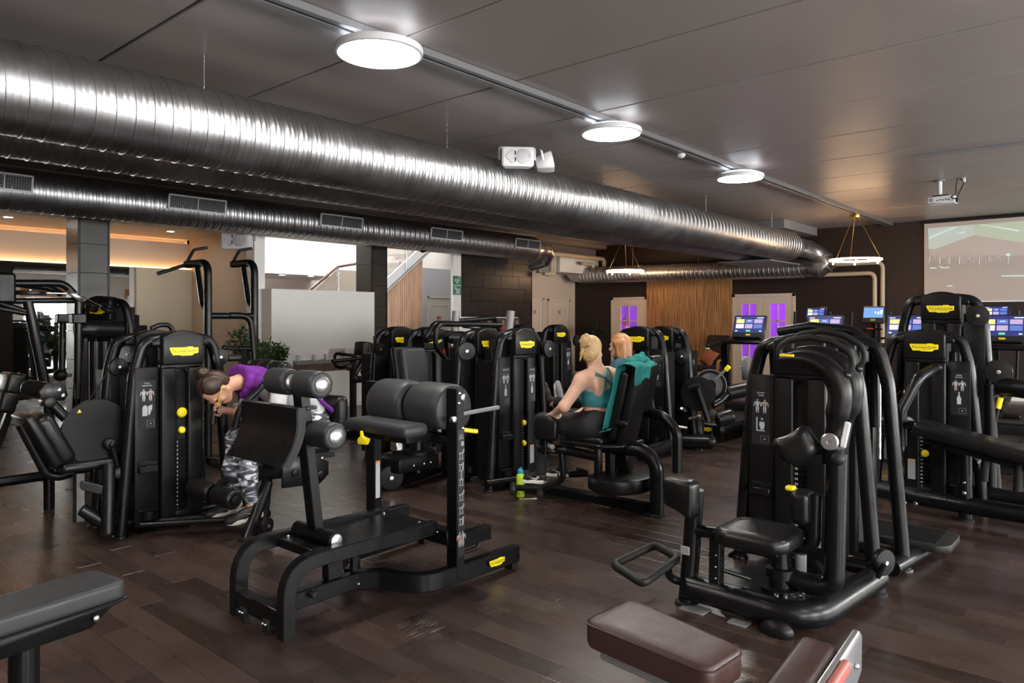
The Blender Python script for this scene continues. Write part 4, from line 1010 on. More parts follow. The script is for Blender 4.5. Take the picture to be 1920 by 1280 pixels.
# the two big thigh rolls, the flat hip pad and their carriage
for s in (-1, 1):
    a, b = GY + s * .012, GY + s * .325
    g = G(); R = .150; c = V3((2.99, 0, 1.01)); rings = []
    pr = [(.30, .012), (.62, .001), (.84, .006), (.95, .022), (1.0, .06), (1.01, .15), (1.0, .25), (.985, .29), (.94, .308), (.86, .313), (.3, .313)]
    for k_, off in pr:
        ring = []
        for q in range(40):
            th = 2 * PI * q / 40; rr = R * k_
            x, z = rr * math.cos(th), rr * math.sin(th)
            if z < -.105: z = -.105
            wr = 1 + (.05 * math.sin(th * 7 + .6) * max(0, 1 - off / .05) if k_ > .6 and s == 1 else 0)
            ring.append(c + V3((x * wr, GY + s * (.012 + off), z * wr)) - V3((0, 0, 0)))
        rings.append(ring)
    sweep(g, None, rings, True); part('thigh_roll', g, GL, t, 60)
    cp('roll_bolt', (2.97, GY + s * .41, 1.09), (2.97, GY + s * .42, 1.09), .022, t, MT['steel'], .004)
pp('hip_pad', (2.76, GY + .02, .905), (.19, .56, .075), .032, t, GL, seg=5)
bp('carriage', (2.86, GY, .85), (.26, .40, .045), .006, t); cp('carriage_tube', (2.95, GY - .34, .84), (2.95, GY + .34, .84), .035, t)
cp('pop_pin', (2.90, GY - .39, .97), (2.90, GY - .42, .97), .018, t, MT['steel'], .003); bolts(t, [(2.965, GY - .415, .915), (2.94, GY - .415, 1.115), (2.935, GY - .415, 1.06)], (0, -1, 0), .011)
tp('side_handle', [(2.99, GY - .38, .99), (3.30, GY - .385, 1.0)], .013, t, MT['grey_paint'], seg=10)
tp('yellow_lever', [(2.99, GY - .38, .90), (3.07, GY - .43, .885)], .013, t, MT['yellow'], seg=10)
g = G(); prism(g, [(-.035, -.028), (.03, -.028), (.045, .006), (.0, .02), (-.01, .05), (-.02, .05), (-.018, .02), (-.04, .0)], (2.66, GY + .09, .835), (.3, -1, 0), (0, 0, 1), .02, .004); part('yellow_paddle', g, MT['yellow'], t)
bp('latch_bracket', (2.80, GY - .03, .80), (.05, .06, .07), .006, t, MT['steel'])
# stickers
g = G(); prism(g, rrect(.034, .235, .002, 1), (2.945, GY + .37 - .0455 - .0, .52), (1, 0, 0), (0, 0, 1), .0012); cl = part('caution_label', g, MT['print_white'], t)
g = G(); quad(g, V3((2.945, GY + .37 - .0475, .52)), V3((1, 0, 0)), V3((0, 0, 1)), -.017, .017, .104, .117); part('orange_band', g, MT['print_orange'], cl)
fy = GY - .37 - .0455; X, Y = V3((1, 0, 0)), V3((0, 0, 1))
g = G(); prism(g, rrect(.052, .72, .002, 1), (2.95, fy, .55), X, Y, .001); lb_ = part('instruction_label', g, MT['print_black'], t)
g = G(); o_ = V3((2.95, fy - .0022, 0))
text_geo(g, 'GHD', o_ + Y * .875, X, Y, .026, .012, bold=.02); text_geo(g, 'BENCH', o_ + Y * .860, X, Y, .034, .012, bold=.02)
quad(g, o_, X, Y, .0, .022, .815, .840)
for k, z in enumerate((.765, .70, .615, .53, .455, .39)):
    quad(g, o_, X, Y, -.020, .020, z - .026, z - .023); quad(g, o_, X, Y, -.012, -.007, z - .024, z + .012); quad(g, o_, X, Y, .008, .013, z - .024, z + .006)
    quad(g, o_, X, Y, -.018, .016, z + .006, z + .013); 
    if k == 2: quad(g, o_, X, Y, -.003, .005, z + .012, z + .048); disc_flat(g, o_, X, Y, .001, z + .055, .006, 8)
    elif k in (1, 5): quad(g, o_, X, Y, .013, .019, z - .02, z + .012); disc_flat(g, o_, X, Y, .016, z + .016, .006, 8)
    else: quad(g, o_, X, Y, .008, .022, z + .012, z + .020); disc_flat(g, o_, X, Y, .020, z + .026, .006, 8)
for cx in (-.012, .012): body_figure(g, o_, X, Y, cx, .285, .085)
o2 = part('printed_figures', g, MT['print_grey'], lb_); o2['kind'] = 'stuff'
g = G(); disc_flat(g, o_ - V3((0, .0006, 0)), X, Y, -.012, .29, .008, 8, .014); part('marked_muscle', g, MT['print_red'], lb_)
logo(t, (3.235, GY - .43 - .003, .088), (1, 0, 0), (0, 0, 1), .135, .044)

# ================================================================== TOTAL ABDOMINAL MACHINE (woman in purple)
t = thing('abdominal_machine', 'weight machine lettered total abdominal with the woman in purple in it', 'gym machine', (2.49, 5.38, 0), 'weight machines')
tower(t, 2.485, 5.38, 0, -1, lines=['TOTAL', 'ABDOMINAL'], icon='tower', pins=((.845, .036), (.715, .026)), caution=False)
va = 4.95
# seat and plates
pp('seat', (3.16, va, .555), (.42, .40, .085), .035, t, BL)
pp('seat_back_roll', (3.48, va, .78), (.12, .36, .30), .05, t, BL)
P_ = [(2.93, .30), (3.25, .28), (3.33, .34), (3.33, .44), (3.20, .50), (3.02, .52), (2.93, .44)]
for y in (va - .17, va + .19):
    g = G(); prism(g, P_, (0, y, 0), (1, 0, 0), (0, 0, 1), .02, .004); part('cam_plate', g, BM, t)
cp('cam_hub', (3.03, va - .21, .40), (3.03, va - .17, .40), .03, t, BP, .006); cp('cam_hub', (3.24, va - .22, .36), (3.24, va - .17, .36), .028, t, BP, .006)
tp('seat_bracket', [(2.95, va, .49), (3.40, va, .49)], 0, t, rect=(.34, .05)); bolts(t, [(3.0, va - .175, .495), (3.28, va - .175, .47)], (0, -1, 0), .012)
tp('front_leg', [pz(462, 1012, 0), (2.86, va - .10, .34)], .042, t, seg=16)
g = G(); c = pz(462, 1012, 0); lathe(g, [(.056, 0), (.056, .018), (.045, .024)], c, (0, 0, 1), 20); part('foot_collar', g, MT['rubber'], t)
tp('rear_leg', [pz(490, 998, 0), (2.95, va + .05, .34)], .038, t, seg=14)
g = G(); c = pz(490, 1000, 0); lathe(g, [(.052, 0), (.052, .03), (.045, .036)], c, (0, 0, 1), 20); part('foot_collar', g, MT['rubber'], t)
pulley('transport_wheel', pz(499, 985, .10), (.3, -1, 0), .058, t, .035)
tp('base_bar', [(2.15, 5.30, .10), (2.60, 4.98, .10), (2.86, va - .05, .10)], .022, t, fil=.1, seg=10)
tp('base_bar', [(2.30, 5.42, .07), (2.86, 5.10, .07), (2.93, 4.95, .08)], .030, t, fil=.1, seg=10)
# ankle rolls
a, b, c = pv(372, 918, 5.10), pv(412, 926, 4.93), pv(441, 937, 4.74)
roller('ankle_roll', pv(358, 912, 5.18), pv(399, 924, 4.99), .068, t, BL); roller('ankle_roll', pv(404, 926, 4.93), pv(441, 938, 4.73), .068, t, BL)
cp('roll_axle', pv(362, 914, 5.16), pv(442, 938, 4.72), .02, t); tp('roll_arm', [pv(402, 925, 4.96), (2.62, 5.06, .36), (2.90, 5.04, .44)], .03, t, fil=.15)
cp('roll_cap', pv(441, 938, 4.735), pv(444, 939, 4.72), .036, t, BP, .008)
# shoulder rolls and hand bars
sa, sb = V3((2.96, 5.20, 1.165)), V3((2.93, 4.72, 1.165))
for k in range(3): roller('shoulder_roll', sa.lerp(sb, k / 3 + .01), sa.lerp(sb, (k + 1) / 3 - .01), .062 if k != 1 else .068, t, BL, crease=False)
ball_g = G(); ball(ball_g, sb + V3((0, -.005, 0)), (.055, .03, .055)); part('roll_end', ball_g, BP, t)
tp('hand_bar', [sb + V3((-.02, .06, -.02)), (2.74, 4.75, 1.04), (2.60, 4.77, .92), (2.575, 4.79, .78)], .024, t, fil=.2)
tp('hand_bar', [sa + V3((-.02, -.02, -.02)), (2.74, 5.13, 1.04), (2.60, 5.12, .92), (2.575, 5.11, .78)], .024, t, fil=.2)
tp('lever_arm', [(3.02, 5.24, 1.16), (3.06, 5.26, .80), (2.95, 5.24, .42)], .035, t, fil=.2)
pulley('guide_pulley', (2.80, 5.44, 1.24), (0, -1, 0), .065, t); 
pp('side_grip', pv(438, 671, 5.45), (.12, .06, .05), .02, t, BL)

# ================================================================== LOWER BACK MACHINE BEHIND IT (large dark disc)
t = thing('lower_back_machine', 'weight machine with a large dark disc at the left of the abdominal machine', 'gym machine', (2.48, 5.78, 0), 'weight machines')
tower(t, 2.47, 5.80, 0, -1, pins=((.9, .03),), caution=False)
vd = 5.55
dc = pv(180, 808, vd)
g = G(); lathe(g, [(.05, -.012), (.222, -.012), (.225, -.006), (.225, .008), (.221, .012), (.004, .012)], dc, (0, -1, 0), 64); dd = part('cam_disc', g, BP, t)
c = pv(206, 832, vd - .03); g = G(); lathe(g, [(.045, 0), (.045, .02), (.035, .032), (.02, .034), (.02, .05), (.012, .056), (.002, .057)], c, (0, -1, 0), 24); part('disc_hub', g, BM, t)
tp('crank_arm', [c + V3((.0, -.03, 0)), pv(222, 878, vd - .05)], .022, t, seg=12); cp('crank_joint', pv(219, 885, vd), pv(224, 887, vd - .1), .042, t, BP, .01)
q = dc + V3((-.11, -.0135, .15)); g = G(); prism(g, [(-.014, -.01), (.014, -.01), (0, .014)], q, (1, 0, 0), (0, 0, 1), .001); part('warning_sticker', g, MT['yellow'], t)
ta_ = math.radians(27)
Rb = Matrix.Rotation(-ta_, 3, 'Y')
bc = pv(84, 822, 5.65)
g = G(); pad(g, bc + V3((.03, 0, 0)), (.12, .30, .38), .05, Rb, 5); part('backrest', g, BL, t)
g = G(); pad(g, bc + V3((-.05, 0, 0.0)), (.06, .32, .40), .02, Rb, 3); part('backrest_shell', g, BP, t)
tp('seat_tube', [pv(38, 795, 5.65), pv(88, 890, 5.65), pv(112, 893, 5.65), pv(140, 884, 5.65), pv(190, 868, 5.65)], .032, t, fil=.1, seg=12)
pp('seat', pv(152, 868, 5.65) + V3((0, 0, 0)), (.34, .34, .07), .03, t, BL)
tp('seat_leg', [pv(148, 978, 5.45), pv(148, 888, 5.5)], 0, t, rect=(.06, .06)); tp('seat_leg', [pv(202, 1000, 5.35), pv(204, 870, 5.45)], .042, t, seg=16)
g = G(); c = pz(203, 1000, 0); lathe(g, [(.052, 0), (.052, .014), (.043, .02)], c, (0, 0, 1), 18); part('foot_collar', g, MT['rubber'], t)
tp('seat_rail', [pv(150, 908, 5.48), pv(202, 920, 5.42)], 0, t, rect=(.05, .06)); tp('base_tube', [pv(152, 955, 5.45), pv(202, 985, 5.40), pv(235, 970, 5.65)], .045, t, seg=14)
roller('leg_roll', pv(52, 727, 5.95), pv(96, 735, 5.72), .062, t, BL, crease=False)
g = G(); c = pv(100, 737, 5.68); prism(g, [(-.075, -.045), (.06, -.055), (.085, -.02), (.07, .05), (.02, .075), (-.05, .07), (-.09, .02)], c, (1, 0, 0), (0, 0, 1), .02, .004); part('roll_bracket', g, BM, t)
bolts(t, [c + V3((.03, -.022, .02)), c + V3((.055, -.022, -.02))], (0, -1, 0), .015)
tp('roll_arm', [pv(92, 752, 5.66), pv(140, 800, 5.60)], .035, t, seg=14); cp('arm_joint', pv(82, 752, 5.72), pv(95, 754, 5.58), .036, t, BM, .006)
pulley('guide_pulley', pv(222, 688, 5.70), (0, -1, 0), .066, t); pulley('guide_pulley', pv(236, 664, 5.92), (0, -1, 0), .066, t, m=MT['grey_paint'])
tp('cable', [pv(215, 678, 5.70), pv(150, 775, 5.60)], .004, t, MT['rubber'], seg=6)
tp('top_grab_bar', [pv(283, 616, 6.2), pv(300, 609, 6.2), pv(318, 609, 6.2), pv(325, 622, 6.2)], .02, t, fil=.06)

# ================================================================== CABLE PULLDOWN AT THE FAR LEFT
t = thing('pulldown_machine', 'tall cable machine with a torso pad at the far left before the mirror', 'gym machine', (2.95, 8.0, 0), 'weight machines')
tower(t, 2.86, 8.05, R90 * 0.72, 1, h=1.77, pins=((.8, .03),), caution=False)
vf = 7.4
tp('overhead_bar', [pv(-40, 531, vf), pv(120, 531, vf), pv(147, 560, vf), pv(146, 720, vf)], .034, t, fil=.14, seg=14)
tp('overhead_bar', [pv(-40, 523, vf + .55), pv(95, 540, vf + .55), pv(116, 552, vf + .5)], .03, t, fil=.14, seg=12)
tp('lower_bar', [pv(-40, 565, vf), pv(140, 563, vf)], .026, t, seg=12)
tp('slant_post', [pv(52, 565, vf), pv(72, 660, vf), pv(92, 760, vf)], .042, t, seg=14)
tp('brace', [pv(-20, 562, vf), pv(62, 588, vf)], .026, t, seg=12); tp('brace', [pv(-20, 575, vf), pv(50, 588, vf)], .022, t, seg=12)
pulley('cable_pulley', pv(141, 554, vf - .05), (.6, -.3, 1), .075, t, m=MT['satin_silver']); pulley('cable_pulley', pv(56, 549, vf), (0, 0, 1), .13, t); pulley('cable_pulley', pv(203, 578, 7.6), (.3, -.6, 1), .075, t)
pulley('cable_pulley', pv(172, 577, 7.7), (.3, -.6, 1), .06, t)
tp('cable', [pv(76, 549, vf), pv(130, 550, vf - .05)], .005, t, MT['steel'], seg=6); tp('cable', [pv(156, 556, vf), pv(195, 577, 7.6)], .005, t, MT['steel'], seg=6)
bp('clamp_block', pv(146, 597, vf), (.12, .10, .09), .01, t, BP); bp('clamp_block', pv(118, 597, vf + .5), (.12, .10, .09), .01, t, BP)
tp('handle_post', [pv(118, 600, vf + .5), pv(116, 712, vf + .5)], .03, t, seg=12)
ball_g = G(); ball(ball_g, pv(113, 703, vf + .5), (.06, .06, .06)); part('handle_ball', ball_g, BP, t)
tp('hand_grip', [pv(118, 703, vf + .5), pv(132, 703, vf + .4)], .02, t, MT['steel'], seg=10); tp('handle_strap', [pv(145, 718, vf), pv(145, 747, vf)], .022, t, MT['rubber'], seg=10)
tp('torso_pad', [pv(140, 618, 7.55), pv(165, 617, 7.5), pv(222, 618, 7.6)], .085, t, BL, seg=24, fil=.1)
tp('pad_post', [V3((pv(178, 640, 7.6).x, 7.6, 0)), pv(178, 640, 7.6)], .05, t, seg=14); tp('pad_post', [V3((pv(195, 640, 7.6).x, 7.6, 0)), pv(195, 640, 7.6)], .05, t, seg=14)
for k, (x, y) in enumerate(((20, 718), (8, 752))):
    Rb = Matrix.Rotation(math.radians(14), 3, 'Y'); g = G(); pad(g, pv(x, y, 6.9), (.12, .28, .17), .03, Rb, 4); part('back_pad', g, BL, t)
tp('back_post', [pv(42, 700, 6.95), pv(30, 740, 6.95), pv(-30, 900, 6.95)], 0, t, rect=(.05, .06), up=(0, 1, 0)); tp('back_brace', [pv(30, 745, 6.95), pv(60, 741, 7.1)], .03, t)
tp('base_rail', [pv(-60, 912, 6.6), pv(92, 890, 6.6)], .04, t, seg=14)
tp('base_post', [V3((pv(92, 860, 6.7).x, 6.7, 0)), pv(92, 755, 6.7)], .04, t, seg=14)
g = G(); box(g, pv(8, 540, vf) , (.14, .16, .26), .02); part('cable_housing', g, BP, t)

# ================================================================== CHIN-UP AND DIP STATION
t = thing('chin_dip_station', 'black chin-up and dip station with two tall bent posts', 'gym station', (4.0, 7.5, 0))
vp = 7.5
for x0, off in ((390, 0), (477, 0)):
    p = pv(x0, 560, vp); u = p.x; zt = pv(x0, 492, vp).z
    tp('post', [(u, vp, 0), (u, vp, zt), (u - .02, vp + .42, zt + .0)], .042, t, fil=.13, seg=16)
    bp('clamp', (u - .02, vp + .42, zt), (.07, .07, .075), .012, t)
    tp('chin_grip', [(u - .02, vp + .44, zt + .02), (u + .02, vp + .36, zt + .16), (u + .16, vp + .34, zt + .19)], .017, t, MT['rubber'], fil=.05)
    tp('brace', [(u, vp + .25, zt), (u, vp + .12, zt - .46), (u, vp + .02, zt - .50)], .028, t, fil=.12, seg=12)
    g = G(); lathe(g, [(.07, 0), (.07, .02), (.045, .03)], (u, vp, 0), (0, 0, 1), 18); part('foot', g, MT['rubber'], t)
u1, u2 = pv(390, 590, vp).x, pv(477, 590, vp).x; zc = pv(430, 592, vp).z
tp('chin_grip', [(u1 - .02, vp + .42, pv(390, 492, vp).z), pv(295, 513, vp + .45)], .02, t, MT['rubber'])
tp('cross_bar', [(u1, vp, zc), (u2 - .25, vp, zc), (u2 + .02, vp, zc)], .034, t, seg=14)
tp('front_post', [(u2 - .30, vp - .01, zc + .005), (u2 - .06, vp - .03, zc + .0), (u2 - .05, vp - .1, 1.0), (u2 - .05, vp - .1, 0)], .036, t, fil=.16, seg=14)
zd = pv(470, 654, vp).z
tp('dip_bar', [(u2, vp - .05, zd), pv(445, 654, vp - .05)], .034, t, seg=14); tp('dip_grip', [pv(447, 654, vp - .05), pv(421, 652, vp - .05)], .02, t, MT['rubber'], seg=12)
g = G(); ball(g, pv(421, 652, vp - .05), .032); part('grip_end', g, MT['rubber'], t)
tp('support_post', [(u2 - .17, vp - .05, 0), (u2 - .17, vp - .05, zd)], 0, t, rect=(.07, .07), up=(1, 0, 0)); pp('arm_pad', pv(428, 672, vp - .1), (.14, .10, .06), .025, t, BL)
bp('base_beam', ((u1 + u2) / 2, vp, .05), (.7, .08, .08), .006, t); bp('base_beam', (u1, vp - .1, .05), (.08, .9, .08), .006, t); bp('base_beam', (u2, vp - .1, .05), (.08, .9, .08), .006, t)

# ================================================================== SMALL PRESS MACHINE BY THE PARTITION
t = thing('shoulder_press_machine', 'small black press machine with bent handles before the fireplace', 'gym machine', (5.8, 7.8, 0))
vq = 7.8
tp('post', [V3((pv(662, 700, vq).x, vq, 0)), pv(662, 672, vq)], 0, t, rect=(.07, .07), up=(1, 0, 0))
tp('handle_bar', [pv(623, 677, vq - .1), pv(690, 670, vq - .1), pv(708, 700, vq), pv(712, 735, vq)], .026, t, fil=.12)
tp('handle_bar', [pv(668, 667, vq + .3), pv(628, 662, vq + .3), pv(627, 685, vq + .2), pv(640, 690, vq + .1), pv(660, 680, vq)], .022, t, fil=.08)
Rb = Matrix.Rotation(.12, 3, 'Y'); g = G(); pad(g, pv(681, 654, vq), (.17, .20, .19), .03, Rb); part('chest_pad', g, BL, t)
tp('chest_arm', [pv(684, 665, vq), pv(672, 690, vq), pv(664, 705, vq)], .035, t, fil=.1); tp('side_grip', [pv(690, 672, vq + .05), pv(714, 671, vq - .1)], .026, t, MT['rubber'])
pulley('cam_wheel', pv(655, 687, vq - .05), (0, -1, 0), .055, t); pulley('cam_wheel', pv(682, 697, vq - .05), (.3, -1, 0), .05, t); cp('cross_hub', pv(664, 711, vq - .08), pv(685, 710, vq + .2), .05, t, BM, .008)
bp('base_beam', (pv(680, 780, vq).x, vq, .05), (.9, .09, .09), .008, t); bp('base_beam', (pv(662, 780, vq).x, vq, .05), (.09, .6, .09), .008, t)
pp('seat', (pv(720, 760, vq).x, vq, .5), (.36, .34, .08), .03, t); tp('seat_post', [(pv(720, 760, vq).x, vq, .05), (pv(720, 760, vq).x, vq, .48)], .04, t)

# ================================================================== MACHINES IN THE MIDDLE DISTANCE (paired towers)
def gym(name, label, loc): return thing(name, label, 'gym machine', loc, 'weight machines')
# pair behind the big rolls
t = gym('adductor_machine', 'weight machine with grey backrest seen above the big twin rolls', (5.5, 5.9, 0))
tower(t, 5.5, 5.92, 0, -1, pins=((.7, .03),), lines=['ADDUCTOR'], icon='bottle')
bc = pv(777, 700, 5.35); Rb = Matrix.Rotation(-.16, 3, 'Y') @ Matrix.Rotation(.5, 3, 'Z')
g = G(); pad(g, bc, (.30, .09, .50), .035, Matrix.Rotation(-.18, 3, 'X'), 5); part('backrest', g, GL, t); g = G(); pad(g, bc + V3((-.05, .05, 0)), (.30, .06, .52), .02, Matrix.Rotation(-.18, 3, 'X'), 3); part('backrest_shell', g, BP, t)
pp('seat', bc + V3((.02, -.28, -.36)), (.36, .38, .08), .03, t)
c = pz(768, 885, .12); c = V3((c.x, c.y, 0))
g = G(); prism(g, [(-.26, -.16), (.20, -.18), (.30, -.05), (.26, .14), (-.16, .18), (-.30, .06)], c + V3((0, 0, .16)), (1, 0, 0), (0, 1, 0), .13, .02); part('cam_cover', g, BP, t)
g = G(); lathe(g, [(.16, 0), (.16, .03), (.06, .04), (.05, .22)], c + V3((.1, 0, .28)), (0, 0, 1), 24); part('pivot_column', g, BM, t)
bolts(t, [c + V3((-.1, -.175, .22)), c + V3((.02, -.18, .22)), c + V3((.1, -.18, .22))], (0, -1, 0), .012)
pulley('transport_wheel', c + V3((-.26, -.05, .12)), (-.5, -1, 0), .11, t); tp('base_beam', [c + V3((-.1, .0, .06)), c + V3((.9, .25, .06))], .05, t); tp('seat_post', [c + V3((.1, 0, .1)), c + V3((.1, .05, .62))], .05, t)
tp('frame_bow', [c + V3((.75, .0, 0)), c + V3((.72, .0, .48)), c + V3((.35, .05, .55))], .045, t, fil=.2); bp('hinge_block', c + V3((.5, -.05, .3)), (.12, .1, .16), .01, t)
t = gym('hip_machine', 'weight tower half hidden behind the machine with the grey backrest', (5.5, 6.35, 0)); tower(t, 5.42, 6.36, 0, -1, pins=((.7, .03),), caution=False)
pulley('guide_pulley', (5.14, 6.40, 1.20), (0, -1, 0), .07, t)
# overhead bars of the chest machine behind
vo = 6.0
t = gym('chest_machine', 'chest machine with long overhead bars and a yellow grip behind the centre towers', (6.2, 6.0, 0))
tp('overhead_bar', [pv(850, 624, vo), pv(783 + 10, 640, vo - .3), pv(815, 606, vo - .3), pv(905, 608, vo - .3), pv(935, 611, vo - .3)], .03, t, fil=.1)
t_pts = [pv(846, 700, vo - .35), pv(838, 676, vo - .35), pv(817, 650, vo - .35), pv(817, 607, vo - .35), pv(940, 609, vo - .35)]
tp('swing_arm', t_pts, .028, t, fil=.12); tp('overhead_bar', [pv(855, 602, vo), pv(928, 596, vo), pv(938, 625, vo)], .028, t, fil=.08)
tp('upright_stub', [pv(851, 640, vo), pv(855, 583, vo)], .045, t, MT['grey_paint']); tp('upright_stub', [pv(952, 640, vo - .2), pv(958, 583, vo - .2)], .05, t, MT['grey_paint'])
tp('motion_arm', [pv(835, 632, vo), pv(868, 633, vo - .05), pv(905, 638, vo)], .075, t, fil=.2, seg=18); 
tp('slant_post', [pv(866, 645, vo), pv(857, 665, vo), pv(858, 760, vo)], 0, t, rect=(.10, .08), up=(0, 1, 0)); tp('yellow_grip', [pv(849, 677, vo - .4), pv(838, 690, vo - .45)], .02, t, BM); g = G(); ball(g, pv(840, 688, vo - .45), (.035, .03, .028)); part('grip_knob', g, MT['yellow'], t)
tp('link_rod', [pv(868, 612, vo), pv(905, 616, vo), pv(930, 613, vo)], .016, t, seg=8); bp('base_beam', (6.5, vo, .05), (.8, .1, .1), .01, t); tp('main_post', [(6.40, vo, .05), (6.40, vo, 1.45)], .055, t)
pulley('guide_pulley', pv(877, 655, 5.0), (-1, -1, 0), .075, t)
# abductor machine of the woman with the bun
t = gym('abductor_machine', 'abductor machine with the blonde woman seated in it', (5.2, 4.35, 0)); JA = t
tower(t, 5.21, 4.36, 0, -1, lines=['ABDUCTOR'], icon='bottle', pins=((.57, .026), (.38, .026)), plate2=True)
pulley('guide_pulley', (5.52, 4.33, 1.25), (0, -1, 0), .082, t)
tp('base_tube', [(4.72, 4.40, .085), (5.2, 4.25, .085)], .032, t)
ua = 5.02
tp('base_beam', [(ua, 4.35, .055), (ua, 2.95, .055)], 0, t, rect=(.11, .07)); tp('frame_bow', [(ua + .02, 2.88, 0), (ua + .02, 2.88, .40), (ua + .0, 2.98, .505), (ua - .03, 3.25, .50)], .055, t, fil=[.2, .15], seg=18)
g = G(); lathe(g, [(.068, 0), (.068, .016), (.058, .024)], (ua + .02, 2.88, 0), (0, 0, 1), 20); part('foot_collar', g, MT['rubber'], t)
pulley('transport_wheel', (ua + .10, 2.92, .12), (1, -.4, 0), .075, t); 
g = G(); out = [(.30 * math.cos(a) , .24 * math.sin(a)) for a in [math.radians(q) for q in range(150, 391, 12)]] + [(.27, .12), (.1, .2), (-.2, .2)]
prism(g, out, (ua + .02, 3.20, .17), (1, 0, 0), (0, 1, 0), .115, .02); part('cam_cover', g, BP, t)
cp('pivot_column', (ua - .14, 3.32, .28), (ua - .14, 3.32, .52), .034, t, BM, .006); cp('pivot_column', (ua + .04, 3.32, .20), (ua + .04, 3.32, .55), .045, t); bp('side_cover', (ua + .12, 3.24, .40), (.10, .13, .22), .02, t, BP)
pp('seat', (ua, 3.45, .555), (.36, .38, .07), .03, t); tp('seat_rail', [(ua - .22, 3.62, .53), (ua - .22, 3.25, .53), (ua - .12, 3.12, .53), (ua + .2, 3.12, .53)], .02, t, fil=.08)
# back rest, leaning back
bt = math.radians(14); Rb = Matrix.Rotation(bt, 3, 'X'); bc = V3((ua, 3.115, .855))
g = G(); pad(g, bc + V3((0, .02, 0)), (.30, .075, .56), .03, Rb, 4); part('backrest', g, BL, t); g = G(); pad(g, bc - V3((0, .045, .02)), (.24, .06, .62), .02, Rb, 3); part('backrest_shell', g, BP, t)
cp('headrest', (ua - .1, 3.03, 1.155), (ua + .1, 3.03, 1.155), .045, t, BP, .012); g = G(); pad(g, (ua - .14, 3.10, .72), (.05, .11, .045), .015, None, 3); part('adjust_lever', g, BP, t)
# swing arm with knee pad and footrest towards the viewer
kc = V3((4.80, 3.80, .635))
tp('swing_arm', [(ua - .14, 3.32, .43), (4.86, 3.60, .45), (4.79, 3.86, .46)], .038, t, fil=.1, seg=16)
g = G(); prism(g, [(x, z) for x, z in [(.11 * math.cos(a) * (1.0 if abs(math.cos(a)) < .7 else 1.0), 0) for a in ()]] or [(-.105, -.085), (-.085, -.10), (.085, -.10), (.105, -.085), (.11, .05), (.09, .085), (.03, .10), (-.03, .10), (-.09, .085), (-.11, .05)], kc + V3((-.01, -.045, 0)), (.15, -1, 0), (0, 0, 1), .075, .022, 3); kp = part('knee_pad', g, BP, t)
tp('pad_post', [kc + V3((.0, -.02, -.08)), kc + V3((.0, -.02, -.22))], 0, t, rect=(.10, .05)); cp('pad_slider', kc + V3((-.05, -.12, -.15)), kc + V3((.05, .08, -.15)), .022, t, MT['grey_paint'], .004); bp('adjust_tab', kc + V3((-.03, -.08, -.185)), (.03, .09, .012), .003, t, MT['steel'])
tp('footrest_arm', [(4.84, 3.66, .44), (4.85, 3.64, .20), (4.78, 3.84, .115), (4.72, 4.06, .10)], .026, t, fil=[.1, .12], seg=14); cp('footrest_peg', (4.64, 4.02, .075), (4.76, 4.12, .115), .028, t, MT['rubber'], .006); cp('footrest_peg', (4.76, 3.82, .10), (4.68, 3.76, .09), .03, t, MT['rubber'], .006)
tp('far_footrest', [(5.25, 3.8, .2), (5.28, 3.7, .18), (5.18, 3.95, .15)], .03, t); tp('swing_arm', [(ua + .14, 3.32, .43), (5.25, 3.7, .45)], .038, t); pp('knee_pad', (5.36, 3.85, .63), (.08, .2, .2), .03, t, BP)
t = gym('inner_thigh_machine', 'weight tower directly behind the abductor machine', (5.15, 4.75, 0)); tower(t, 5.13, 4.76, 0, -1, pins=((.6, .03),), caution=False)
pulley('guide_pulley', (4.80, 4.72, 1.24), (-.6, -1, 0), .082, t)
# pair beyond, in front of the cream doors
t = gym('glute_machine', 'farther weight tower left of the blonde bun with a side pulley', (8.75, 6.6, 0)); tower(t, 8.72, 6.62, 0, 1, lines=['LEG PRESS'], icon='bottle', pins=((.50, .03), (.30, .03)), caution=False); pulley('guide_pulley', (9.10, 6.58, 1.20), (0, -1, 0), .09, t)
t = gym('calf_machine', 'weight tower behind the farther tower with the side pulley', (8.6, 7.15, 0)); tower(t, 8.52, 7.12, 0, 1, pins=((.5, .03),), caution=False)
# leg extension of the woman in the blue jumper
t = gym('leg_extension_machine', 'leg extension machine with the woman in the blue jumper', (7.45, 4.45, 0)); LA = t
tower(t, 7.42, 4.50, R90, 1, lines=['LEG', 'EXTENSION'], icon='seat', red='legs', pins=((.60, .034), (.50, .028)))
tp('base_tube', [(7.45, 4.10, .10), (6.75, 4.06, .10)], .07, t, seg=18); tp('frame_bow', [(6.62, 3.55, 0), (6.62, 3.55, .42), (6.62, 3.72, .56), (6.7, 4.0, .56)], .05, t, fil=.2, seg=16)
pp('seat', (6.52, 4.20, .54), (.40, .44, .08), .035, t); Rb = Matrix.Rotation(.22, 3, 'X'); g = G(); pad(g, (6.52, 3.90, .84), (.32, .09, .52), .035, Rb); part('backrest', g, BL, t); g = G(); pad(g, (6.52, 3.83, .85), (.24, .06, .54), .02, Rb); part('backrest_shell', g, BP, t)
roller('headrest', (6.50, 3.80, 1.115), (6.70, 3.80, 1.115), .05, t, BL, crease=False); 
tp('seat_post', [(6.62, 4.15, .08), (6.62, 4.15, .5)], .05, t); pulley('cam_disc', (6.98, 4.42, .58), (-1, 0, 0), .17, t, .05)
tp('leg_lever', [(6.90, 4.45, .56), (6.80, 4.72, .52), (6.72, 4.95, .50)], .03, t, fil=.1); roller('shin_roll', (6.45, 4.98, .60), (6.80, 4.98, .60), .06, t, BL, crease=False)
